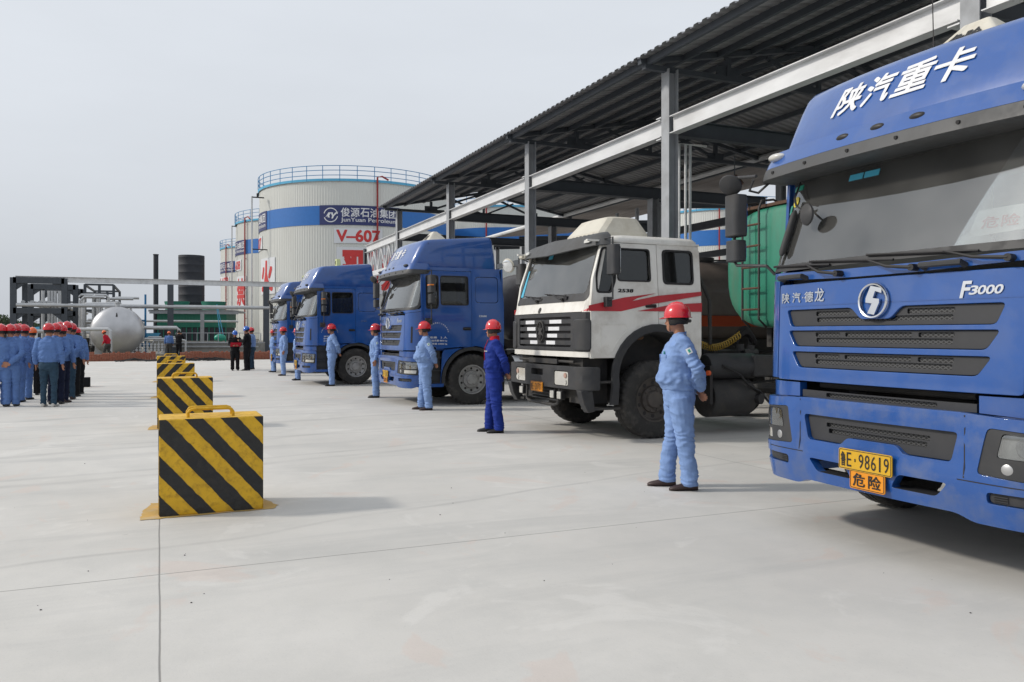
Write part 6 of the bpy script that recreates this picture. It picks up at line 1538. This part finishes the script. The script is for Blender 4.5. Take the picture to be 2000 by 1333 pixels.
def person(label, x, y, face, h=1.75, arms='back', head=0.0, top='uniform', bot='uniform', shoe='shoe', helmet='helmet_red', vox=.012, stance=.0, belly=0.0, lean=0.0, walk=0.0, hold=None, cat='person', group=None, logo=False, tuck=False, strap=True, seed=0, hairlong=False, headtilt=0.0):
    """faces local +x; face is the world angle; head is the turn of the head to the left"""
    s = h/1.75; T = thing('person', label, cat, (x, y, 0), face, group); T.scale = (s, s, s)
    rs = random.Random(seed+1); near = vox < .0105
    ln = lambda z: lean*max(0, z-.9)                       # upper body leaning forward
    hipd = .095
    fL = (.02+walk*.30+.02*stance, .105+.03*stance); fR = (.0-walk*.30-.03*stance, -.105-.03*stance)
    kL = (.03+walk*.22, .10); kR = (.02-walk*.02, -.10)
    # arm joints (shoulder, elbow, wrist) for the left (+y) and right (-y) arm
    sh = 1.385
    def J(sgn):
        S0 = Vector((-.005+ln(sh), sgn*.185, sh))
        if arms == 'back': return S0, Vector((-.13+ln(1.1), sgn*.265, 1.13)), Vector((-.195+ln(.93), sgn*.06 if sgn > 0 else sgn*.02, .925 if sgn > 0 else .895))
        if arms == 'side': return S0, Vector((-.03+ln(1.1), sgn*.250, 1.12)), Vector((.03+ln(.9), sgn*.255, .875))
        if arms == 'hold': return S0, Vector((.02+ln(1.1), sgn*.24, 1.12)), Vector((.26, sgn*.13, 1.10))
        if arms == 'reach': return S0, Vector((.05, sgn*.24, 1.13)), Vector((.30, sgn*.10, 1.18))
        if arms == 'photo': return S0, Vector((.16, sgn*.24, 1.22)), Vector((.20, sgn*.07, 1.45))
        if arms == 'swing': return S0, Vector((-.02+ln(1.1)+sgn*.04, sgn*.23, 1.12)), Vector((.12+ln(1.0)+sgn*.06, sgn*.20, .92))
    AR = {1: J(1), -1: J(-1)}
    # -------- body: one continuous surface (head, neck, torso, arms, hands, legs)
    b = MB()
    b.loft([ell(ln(z)+cx, 0, z, rx, ry) for z, cx, rx, ry in ((.86, 0, .07, .09), (1.0, 0, .08, .10), (1.2, .0, .09, .14), (1.36, -.005, .08, .16), (1.42, -.01, .05, .08), (1.455, -.008, .052, .056), (1.52, .0, .050, .052))])
    hr = Matrix.Rotation(head, 3, 'Z') @ Matrix.Rotation(headtilt, 3, 'Y'); HC = Vector((.018+ln(1.55), 0, 1.575)); 
    hb = MB()
    hb.loft([[(p[0], p[1], p[2]) for p in ell(cx, 0, z, rx, ry, 18, .95)] for z, cx, rx, ry in ((-.105, .045, .030, .028), (-.095, .040, .050, .044), (-.075, .030, .068, .056), (-.045, .018, .080, .066), (-.01, .010, .090, .073), (.03, .004, .096, .076), (.07, .0, .090, .072), (.10, .0, .070, .055), (.115, .0, .03, .03))])
    hb.tube([(.086, 0, .012), (.098, 0, -.008), (.112, 0, -.028), (.092, 0, -.038)], [.009, .011, .015, .010], 8)     # nose
    hb.tube([(.085, -.022, -.058), (.094, 0, -.056), (.085, .022, -.058)], [.006, .010, .006], 6)                     # lips
    hb.sphere((.062, 0, -.092), (.022, .026, .018), 8, 6)                                                            # chin
    hb.tube([(.082, -.042, .022), (.094, 0, .020), (.082, .042, .022)], [.009, .011, .009], 6)                        # brow
    for q in (1, -1):
        hb.sphere((-.002, q*.078, -.012), (.020, .010, .032), 8, 6)                                                  # ears
        hb.sphere((.058, q*.040, -.028), (.024, .022, .024), 8, 6)                                                   # cheeks
    hb.v = [tuple(hr @ Vector(p) + HC) for p in hb.v]; b.add(hb.v, hb.f)
    for q in (1, -1):
        S0, E, Wr = AR[q]; b.tube([S0, (S0+E)/2, E, (E+Wr)/2, Wr], [.045, .042, .036, .034, .025], 10)
        d = (Wr-E).normalized()
        # hand: palm, four bent fingers, thumb
        if arms == 'back': fw = (d*.5+Vector((0, -q*.8, 0))).normalized()
        elif arms in ('hold', 'reach', 'photo'): fw = (d*.6+Vector((.4, -q*.5, 0))).normalized()
        else: fw = d
        side = Vector((1, 0, 0)) if arms in ('side', 'swing') else Vector((0, 0, -1) if arms != 'back' else (0, 0, -1)); side = (side-fw*side.dot(fw)).normalized(); pal = fw.cross(side).normalized()*q
        pc = Wr+fw*.045
        P = []
        for t, wd, th_ in ((-.02, .024, .018), (.02, .036, .016), (.05, .042, .014), (.085, .040, .012)):
            c = Wr+fw*t; P.append([c+side*wd*cos(2*pi*k/10)+pal*th_*sin(2*pi*k/10) for k in range(10)])
        b.loft([[tuple(p) for p in r_] for r_ in P])
        curl = -pal if arms != 'back' else -pal
        for f_, (o_, L_) in enumerate(((-.030, .062), (-.010, .072), (.010, .068), (.028, .054))):
            a0 = Wr+fw*.075+side*(-o_); cu = .55 if arms in ('hold', 'back') else .3
            p1 = a0+fw*L_*.45+curl*L_*cu*.25; p2 = p1+fw*L_*.28+curl*L_*cu*.6; p3 = p2+fw*L_*.05+curl*L_*.35*max(cu, .4)
            b.tube([a0-fw*.01, a0+fw*.005, p1, p2, p3], [.0095, .0095, .009, .0085, .0065], 6)
        t0 = Wr+fw*.025+side*.03; t1 = t0+side*.022+fw*.028+curl*.012; t2 = t1+fw*.030+curl*.012
        b.tube([t0-side*.01, t0, t1, t2], [.012, .012, .0105, .008], 6)
        # leg
        k_, f__ = (kL, fL) if q > 0 else (kR, fR)
        b.tube([(0, q*hipd*.8, .88), (k_[0]*.45, q*.092, .70), (k_[0]*.9, k_[1], .48), (f__[0]*.8-.005, f__[1], .28), (f__[0]-.01, f__[1], .07)], [.055, .055, .038, .036, .03], 10)
    b.build  # (surface grown below)
    body = remeshed(b, 'body', ['skin'], T, min(vox, .0075 if near else .012), 1)
    # eyes and brows
    for q in (1, -1):
        k = MB(); k.sphere((.087, q*.030, .003), (.006, .013, .0065), 10, 6); k.v = [tuple(hr @ Vector(p) + HC) for p in k.v]; k.build('eye', 'ink', body)
    # hair under the helmet
    k = MB(); vs = []; n = 20
    rings_ = []
    for z, f, back in ((.115, .3, 1), (.09, .72, 1), (.05, .97, 1), (.01, 1.0, 1), (-.015, .96, 1), (-.03, .88, 1)):
        r_ = []
        for i in range(n):
            a = pi*.36 + (2*pi-pi*.72)*i/(n-1) if z < .045 else 2*pi*i/(n-1)
            r_.append((.0+(.101*f)*cos(a)-.004, (.083*f)*sin(a), z - (.012 if z < 0 and abs(a-pi) > 1.2 else 0)))
        rings_.append(r_)
    if hairlong: rings_ += [[(p[0]*.95, p[1]*.95, z) for p in rings_[-1]] for z in (-.10, -.14)]
    for r_ in rings_: vs += r_
    k.add(vs, [(i*n+j, i*n+j+1, (i+1)*n+j+1, (i+1)*n+j) for i in range(len(rings_)-1) for j in range(n-1)])
    k.v = [tuple(hr @ Vector(p) + HC) for p in k.v]; hair = k.build('hair', 'hair', T, smooth=60)
    so = hair.modifiers.new('thick', 'SOLIDIFY'); so.thickness = .012; so.offset = 1
    # helmet: shell, peak, crown ridge, headband and strap
    if helmet:
        k = MB(); rows = []; n = 32
        for z, r_ in ((-.002, 1.0), (.012, 1.0), (.035, .985), (.060, .93), (.085, .83), (.105, .68), (.120, .48), (.128, .26), (.131, .02)):
            rows.append([(.128*r_*cos(2*pi*i/n)-.006, .108*r_*sin(2*pi*i/n), .035+z+.004*cos(2*pi*i/n)*0) for i in range(n)])
        inner = [[(x*.94, y*.94, z-.004) for x, y, z in rows[0]]]
        brim = []
        for i in range(n):
            a = 2*pi*i/n; c_ = max(0, cos(a))**1.5; w_ = .012+.040*c_
            brim.append(((.128+w_)*cos(a)-.006, (.108+.010)*sin(a), .035-.006-.012*c_))
        k.loft([inner[0], [(x, y, z-.004) for x, y, z in brim], brim] + rows, cap=False)
        k.tube([(-.10, 0, .125), (-.05, 0, .158), (0, 0, .168), (.05, 0, .158), (.10, 0, .125)], [.006, .011, .012, .011, .006], 8)
        for q in (.028, -.028): k.tube([(-.09, q, .128), (-.04, q, .155), (.01, q, .162), (.06, q, .150), (.095, q, .120)], [.003, .006, .006, .006, .003], 6)
        k.v = [tuple(hr @ Vector(p) + HC) for p in k.v]; hm = k.build('helmet', helmet, T, smooth=45)
        if strap:
            k = MB(); k.tube([(.02, .088, .03), (.03, .083, -.03), (.045, .055, -.09), (.05, 0, -.112), (.045, -.055, -.09), (.03, -.083, -.03), (.02, -.088, .03)], .004, 5)
            k.tube([(-.06, .09, .02), (-.10, .05, .0), (-.112, 0, -.005), (-.10, -.05, .0), (-.06, -.09, .02)], .011, 6)
            k.cyl((-.125, -.02, -.006), (-.125, .02, -.006), .016, 8)
            k.v = [tuple(hr @ Vector(p) + HC) for p in k.v]; k.build('helmet_strap', 'ink', hm)
    # -------- jacket
    j = MB(); bl = belly
    j.loft([ell(ln(z)+cx, 0, z, rx*1.15 if z < 1.38 else rx, ry*1.08 if z < 1.38 else ry, 24, .9) for z, cx, rx, ry in
            ((.925, .0, .112+bl*.5, .162), (.935, .0, .118+bl*.6, .168), (.985, .003+bl*.4, .120+bl*.8, .168), (1.005, .006+bl*.5, .132+bl, .180), (1.06, .006+bl*.5, .130+bl, .183), (1.15, .002+bl*.3, .122+bl*.7, .180), (1.27, .002, .122+bl*.2, .190), (1.34, -.004, .112, .195), (1.39, -.012, .088, .175), (1.415, -.014, .070, .118), (1.438, -.012, .060, .074))])
    for q in (1, -1):
        S0, E, Wr = AR[q]; S1 = S0+Vector((0, -q*.04, .008)); Wc = Wr+(E-Wr).normalized()*.015
        j.tube([S1, S0, S0*.6+E*.4, E, E*.5+Wr*.5, Wc*.9+E*.1, Wc], [.060, .071, .067, .062, .058, .050, .045], 14)
    j.loft([ell(ln(z)-.008+cx, 0, z, rx, ry, 20, 1, tl) for z, cx, rx, ry, tl in ((1.41, 0, .064, .078, 0), (1.44, 0, .066, .068, -.12), (1.462, -.004, .060, .060, -.2))])
    sd_ = seed*3.7
    def crease(c):
        z = c.z; amp = .0030
        n1 = noise.noise((c.x*7+sd_, c.y*7, z*16)); n2 = noise.noise((c.x*16, c.y*16+sd_, z*26))
        d = n1*.009 + n2*.003 + .0075*(.55-abs(noise.noise((c.x*9+sd_+c.z*3, c.y*9-c.z*4, z*20)))*2.2)
        for q in (1, -1):
            E = AR[q][1]; w_ = math.exp(-((c-E).length/.10)**2); d += w_*.008*sin((c-E).dot((AR[q][0]-E).normalized())*150+n1*4)
        w_ = math.exp(-((z-1.03)/.05)**2); d += w_*(.006*sin(atan2(c.y, c.x-ln(z))*14+n1*5)+.004)
        return d
    jk = remeshed(j, 'jacket', [top], T, vox, 1, crease)
    # -------- trousers
    t_ = MB()
    t_.loft([ell(cx+ln(z)*.5, 0, z, rx*1.12, ry*1.06, 22, .9) for z, cx, rx, ry in ((.97, .0, .104+bl*.4, .150), (.92, 0, .118+bl*.5, .165), (.86, -.006, .128+bl*.2, .175), (.79, -.006, .120, .170), (.76, -.004, .09, .150))])
    for q in (1, -1):
        k_, f__ = (kL, fL) if q > 0 else (kR, fR)
        t_.tube([(0, q*.088, .86), (k_[0]*.4, q*.092, .72), (k_[0]*.8, k_[1]*.98, .58), (k_[0], k_[1], .47), (f__[0]*.8, f__[1], .30), (f__[0]-.008, f__[1], .14), (f__[0]-.01, f__[1], .065), (f__[0]-.01, f__[1], .045)], [.116, .112, .096, .084, .079, .077, .080, .075] if bot in ('uniform', 'uniform_shaded', 'navy', 'dark_cloth', 'grey_cloth') else [.100, .092, .076, .064, .058, .056, .058, .056], 16)
    def crease2(c):
        z = c.z; n1 = noise.noise((c.x*6+sd_, c.y*8, z*11)); n2 = noise.noise((c.x*18, c.y*18, z*20+sd_)); d = n1*.008+n2*.003+.0075*(.55-abs(noise.noise((c.x*8-c.z*5, c.y*9+sd_+c.z*3, z*15)))*2.2)
        w_ = math.exp(-((z-.47)/.08)**2)+.9*math.exp(-((z-.13)/.07)**2); d += w_*.006*sin(z*130+n1*7+c.y*20)
        return d
    tr = remeshed(t_, 'trousers', [bot], T, vox, 1, crease2)
    # -------- shoes
    for q, f__ in ((1, fL), (-1, fR)):
        k = MB(); sec = []
        for xx, wd, hh in ((-.085, .018, .045), (-.075, .033, .075), (-.03, .038, .082), (.03, .038, .078), (.08, .044, .058), (.13, .044, .046), (.165, .033, .036), (.182, .014, .022)):
            sec.append([(f__[0]+xx, f__[1]+q*.006*xx/.1+wd*cos(2*pi*i/14), .002+hh*max(0, .5+.5*sin(2*pi*i/14))) for i in range(14)])
        k.loft(sec); sh_ = k.build('shoe', shoe, T, smooth=60)
    # -------- details of the work suit
    if near or logo:
        def on_arm(q, t, w_, hh, name, m, par):
            S0, E, Wr = AR[q]; a = S0*(1-t)+E*t; ax = (E-S0).normalized(); out = Vector((0, q, 0)); out = (out-ax*out.dot(ax)).normalized(); sd2 = ax.cross(out)
            k = MB(); vs = []
            for i in range(7):
                for jn in range(2):
                    th_ = (i/6-.5)*w_/.066; vs.append(a+ax*((jn-.5)*hh)+(out*cos(th_)+sd2*sin(th_))*.0735)
            k.add(vs, [(2*i, 2*i+2, 2*i+3, 2*i+1) for i in range(6)]); o = k.build(name, m, par); return o
        if top == 'uniform':
            for q in (1, -1):
                o = on_arm(q, .42, .045, .055, 'arm_badge', 'paper', jk); on_arm(q, .42, .018, .030, 'badge_mark', 'sticker_green', o).scale = (1.0, 1.006, 1.0)
            k = MB(); k.box(.142, .152, .05, .10, 1.265, 1.272); k.box(.141, .151, .058, .09, 1.278, 1.286); k.build('chest_logo', 'sticker_green', jk)
            for q in (1, -1):
                k = MB(); k.panel(rrect(q*.085-.045, q*.085+.045, 1.15, 1.25, .012, 2), [], lambda u, v, t: (bl*.6+.150*max(.01, 1-(abs(u)/.192)**2.2)**.45+t, u, v), -.015, .005, .03); k.build('chest_pocket', top, jk, bevel=.003)
                k = MB(); k.panel(rrect(q*.085-.047, q*.085+.047, 1.225, 1.258, .008, 2), [], lambda u, v, t: (bl*.6+.152*max(.01, 1-(abs(u)/.192)**2.2)**.45+t, u, v), -.015, .006, .03); k.build('pocket_flap', top, jk, bevel=.003)
        if top == 'navy':
            k = MB(); k.loft([ell(ln(z)-.008, 0, z, rx, ry, 20, 1, tl) for z, rx, ry, tl in ((1.43, .078, .088, 0), (1.462, .076, .078, -.05), (1.494, .070, .068, -.1))], cap=False); k.build('red_collar', 'red_cloth', jk)
            k = MB(); k.panel([(-.014, 1.12), (.014, 1.12), (.016, 1.44), (-.016, 1.44)], [], lambda u, v, t: (.150-.00*u-(max(0, v-1.30)*.42)+t, u, v), -.004, .004, .06); k.build('red_placket', 'red_cloth', jk)
            k = MB(); k.panel([(-.16, 1.252), (.16, 1.252), (.16, 1.268), (-.16, 1.268)], [[(-.02, 1.253), (.02, 1.253), (.02, 1.267), (-.02, 1.267)]], lambda u, v, t: (.150-2.0*max(0, abs(u)-.04)**2*2.2+t, u, v), -.004, .003, .04); k.build('reflective_strip', 'pipe', jk)
        k = MB()
        for q in (1, -1): k.tube([(.075, q*.150, .90), (.045, q*.172, .80)], .0035, 5)
        k.build('trouser_pocket', 'indigo' if bot == 'navy' else 'uniform_shaded', tr)
    if hold == 'folder':
        k = MB(); k.panel([(-.22, -.15), (.22, -.15), (.22, .15), (-.22, .15)], [], lambda u, v, t: (.34+v*.8, u, 1.12+v*.55+t), 0, .012, .3)
        f_ = k.build('red_folder', 'red_cloth')
        tag(f_, 'open red folder held by the man in black facing the camera', 'folder'); f_.matrix_world = Matrix.Translation((x, y, 0)) @ Matrix.Rotation(face, 4, 'Z') @ Matrix.Scale(s, 4)
    if hold == 'camera':
        k = MB(); k.box(.22, .30, -.06, .06, 1.50, 1.58); f_ = k.build('camera', 'ink', None, bevel=.01); tag(f_, 'small black camera held up by the man in the black suit', 'camera'); f_.matrix_world = Matrix.Translation((x, y, 0)) @ Matrix.Rotation(face, 4, 'Z') @ Matrix.Scale(s, 4)
    if top == 'dark_cloth' and arms in ('hold', 'reach'):
        k = MB(); k.panel([(-.05, 1.40), (.05, 1.40), (.0, 1.20)], [], lambda u, v, t: (.125-(v-1.2)*.30+t, u, v), 0, .006, .05); k.build('shirt_front', 'uniform', jk)
    return T
G1 = 'workers standing in line in front of the trucks'
W_ = pi
person('nearest worker in pale blue suit and red helmet, hands behind back, beside the white truck', 4.50, 6.42, radians(154), 1.76, 'back', radians(-34), vox=.008, belly=.028, group=G1, logo=True, seed=1, walk=-.32)
person('worker in dark royal blue suit with a red collar, left of the white truck', 4.55, 11.15, radians(163), 1.67, 'back', radians(-36), top='navy', bot='navy', shoe='shoe_black', vox=.009, group=G1, logo=True, seed=2, walk=-.25)
person('stout worker in pale blue, second in line beyond the white truck', 4.68, 14.96, radians(166), 1.70, 'back', radians(-2), vox=.010, belly=.045, group=G1, logo=True, seed=3, walk=-.25)
person('worker in pale blue, arm hanging, at the far front corner of the lettered blue cab', 4.56, 18.30, radians(168), 1.69, 'side', radians(-5), vox=.010, shoe='shoe_black', group=G1, seed=4, logo=True)
person('worker in pale blue before the front wheel of the truck with the yellow lamp sign', 4.44, 22.85, radians(172), 1.74, 'back', radians(4), vox=.012, shoe='shoe_black', group=G1, seed=5)
person('nearer worker of the overlapping pair, at the grille of a blue truck', 4.0, 26.05, radians(184), 1.66, 'side', radians(0), vox=.013, shoe='shoe_black', group=G1, seed=6)
person('worker with brown shoes, farther of the overlapping pair at the blue trucks', 3.98, 29.1, radians(180), 1.70, 'side', radians(0), vox=.013, group=G1, seed=7)
person('last worker of the line, leftmost, in front of the farthest blue truck', 4.0, 31.9, radians(190), 1.64, 'back', radians(0), vox=.013, shoe='shoe_black', group=G1, seed=8)
# inspectors with the red folder
G2 = 'men looking at a red folder'
def gp(px, py): return world(px, py)
x, y = gp(459, 724); person('man in black with a blue helmet, facing the camera and holding the red folder', x, y, atan2(-y, -x)+.1, 1.60, 'hold', 0, top='dark_cloth', bot='dark_cloth', shoe='shoe_black', helmet='helmet_blue', vox=.014, hold='folder', group=G2, seed=9, headtilt=.25, strap=False)
x, y = gp(483, 724); person('taller man in black with a blue helmet, leaning in to read the red folder', x, y, atan2(.40, -.92), 1.76, 'reach', .2, top='dark_cloth', bot='dark_cloth', shoe='shoe_black', helmet='helmet_blue', vox=.014, group=G2, seed=10, headtilt=.35, strap=False)
x, y = gp(492, 722); person('man in pale blue shirt, jeans and red helmet behind the two men in black', x, y, atan2(.40, -.92), 1.72, 'side', 0, bot='jeans', shoe='shoe_black', vox=.014, group=G2, seed=11, headtilt=.2, strap=False)
# walkers in the background
x, y = at_depth(211, 46.8); person('man in a red jacket and orange helmet walking bent forward before the silver vessel', x, y, atan2(.40, -.92), 1.66, 'swing', 0, top='red_cloth', bot='grey_cloth', shoe='shoe_black', helmet='helmet_orange', vox=.016, lean=.32, walk=.7, seed=12, headtilt=.4, strap=False)
x, y = at_depth(330, 50.5); person('worker in blue with an orange helmet and red scarf, back turned, behind the barriers', x, y, radians(75), 1.62, 'side', 0, top='uniform_shaded', bot='grey_cloth', shoe='shoe_black', helmet='helmet_orange', vox=.016, seed=13, strap=False)
x, y = at_depth(349, 50.0); person('bareheaded man in a black suit holding up a camera, back turned', x, y, radians(60), 1.72, 'photo', -.1, top='dark_cloth', bot='dark_cloth', shoe='shoe_black', helmet=None, vox=.016, seed=14, hold='camera', strap=False)
# the group drawn up on the left, backs to the camera
G3 = 'group in blue uniform on the left with their backs turned'
grp = [
 (2, 795, 1.66, 'uniform_shaded', 'uniform_shaded', 'shoe_black', 'helmet_red', 'worker cut by the left edge of the photo', 8),
 (20, 794, 1.66, 'uniform_shaded', 'uniform_shaded', 'shoe_black', 'helmet_red', 'front worker of the left file, full blue suit, second from the left edge', 4),
 (31, 786, 1.67, 'uniform_shaded', 'uniform_shaded', 'shoe_black', 'helmet_red', 'worker half hidden behind the front worker of the left file', 0),
 (47, 781, 1.67, 'uniform_shaded', 'uniform_shaded', 'shoe_black', 'helmet_red', 'worker in full blue suit on the right side of the left file', -4),
 (38, 765, 1.72, 'uniform_shaded', 'uniform_shaded', 'shoe_black', 'helmet_red', 'rear worker of the left file, only the red helmet showing', 0),
 (63, 772, 1.62, 'uniform_shaded', 'dark_cloth', 'shoe_black', 'helmet_orange', 'worker with an orange helmet and black trousers between the two files', 6),
 (95, 795, 1.68, 'uniform_shaded', 'jeans', 'shoe_white', 'helmet_red', 'front worker of the right file in jeans and white trainers', 0),
 (109, 790, 1.69, 'uniform_shaded', 'indigo', 'shoe_black', 'helmet_red', 'worker in indigo jeans just behind the one in white trainers', 4),
 (120, 787, 1.66, 'uniform_shaded', 'indigo', 'shoe', 'helmet_red', 'third worker of the right file, dark indigo jeans', -5),
 (118, 776, 1.74, 'uniform_shaded', 'indigo', 'shoe_black', 'helmet_red', 'tall worker whose helmet stands highest in the middle of the right file', 0),
 (131, 781, 1.74, 'uniform_shaded', 'jeans', 'shoe', 'helmet_red', 'worker in grey blue jeans near the right end of the right file', 3),
 (140, 775, 1.71, 'uniform_shaded', 'dark_cloth', 'shoe_black', 'helmet_red', 'worker in black trousers, next to last of the right file', -3),
 (149, 770, 1.62, 'uniform_shaded', 'dark_cloth', 'shoe_black', 'helmet_red', 'last worker of the right file, beside the black bag', 0)]
for i, (px, py, h, tp, bt, sh_, hm, lb, a) in enumerate(grp):
    x, y = world(px, py); person(lb, x, y, radians(90+a*2-14), h, 'back' if i in (1, 7, 10) else 'side', radians(a*3-6), top=tp, bot=bt, shoe=sh_, helmet=hm, vox=.013, group=G3, seed=30+i, strap=False)
x, y = world(165, 756); k = MB(); k.loft([[(p[0]+x, p[1]+y, z) for p in ring(-.14, .14, .16, .05, .05, 0)] for z in (.0, .02, .22, .26)]); k.tube([(x-.05, y-.1, .25), (x, y-.05, .36), (x, y+.05, .36), (x-.05, y+.1, .25)], .012, 6)
tag(k.build('bag', 'dark_cloth', None, bevel=.02), 'black bag standing on the concrete beside the right file', 'bag')
# sparse litter on the concrete
rs = random.Random(11)
k = MB()
for i in range(45):
    px = rs.uniform(0, 1900); py = rs.uniform(760, 1200); x, y = world(px, py); r_ = rs.uniform(.002, .006)
    k.sphere((x, y, r_*.4), (r_, r_, r_*.6), 6, 4)
kind(k.build('grit', 'chassis'), 'stuff')
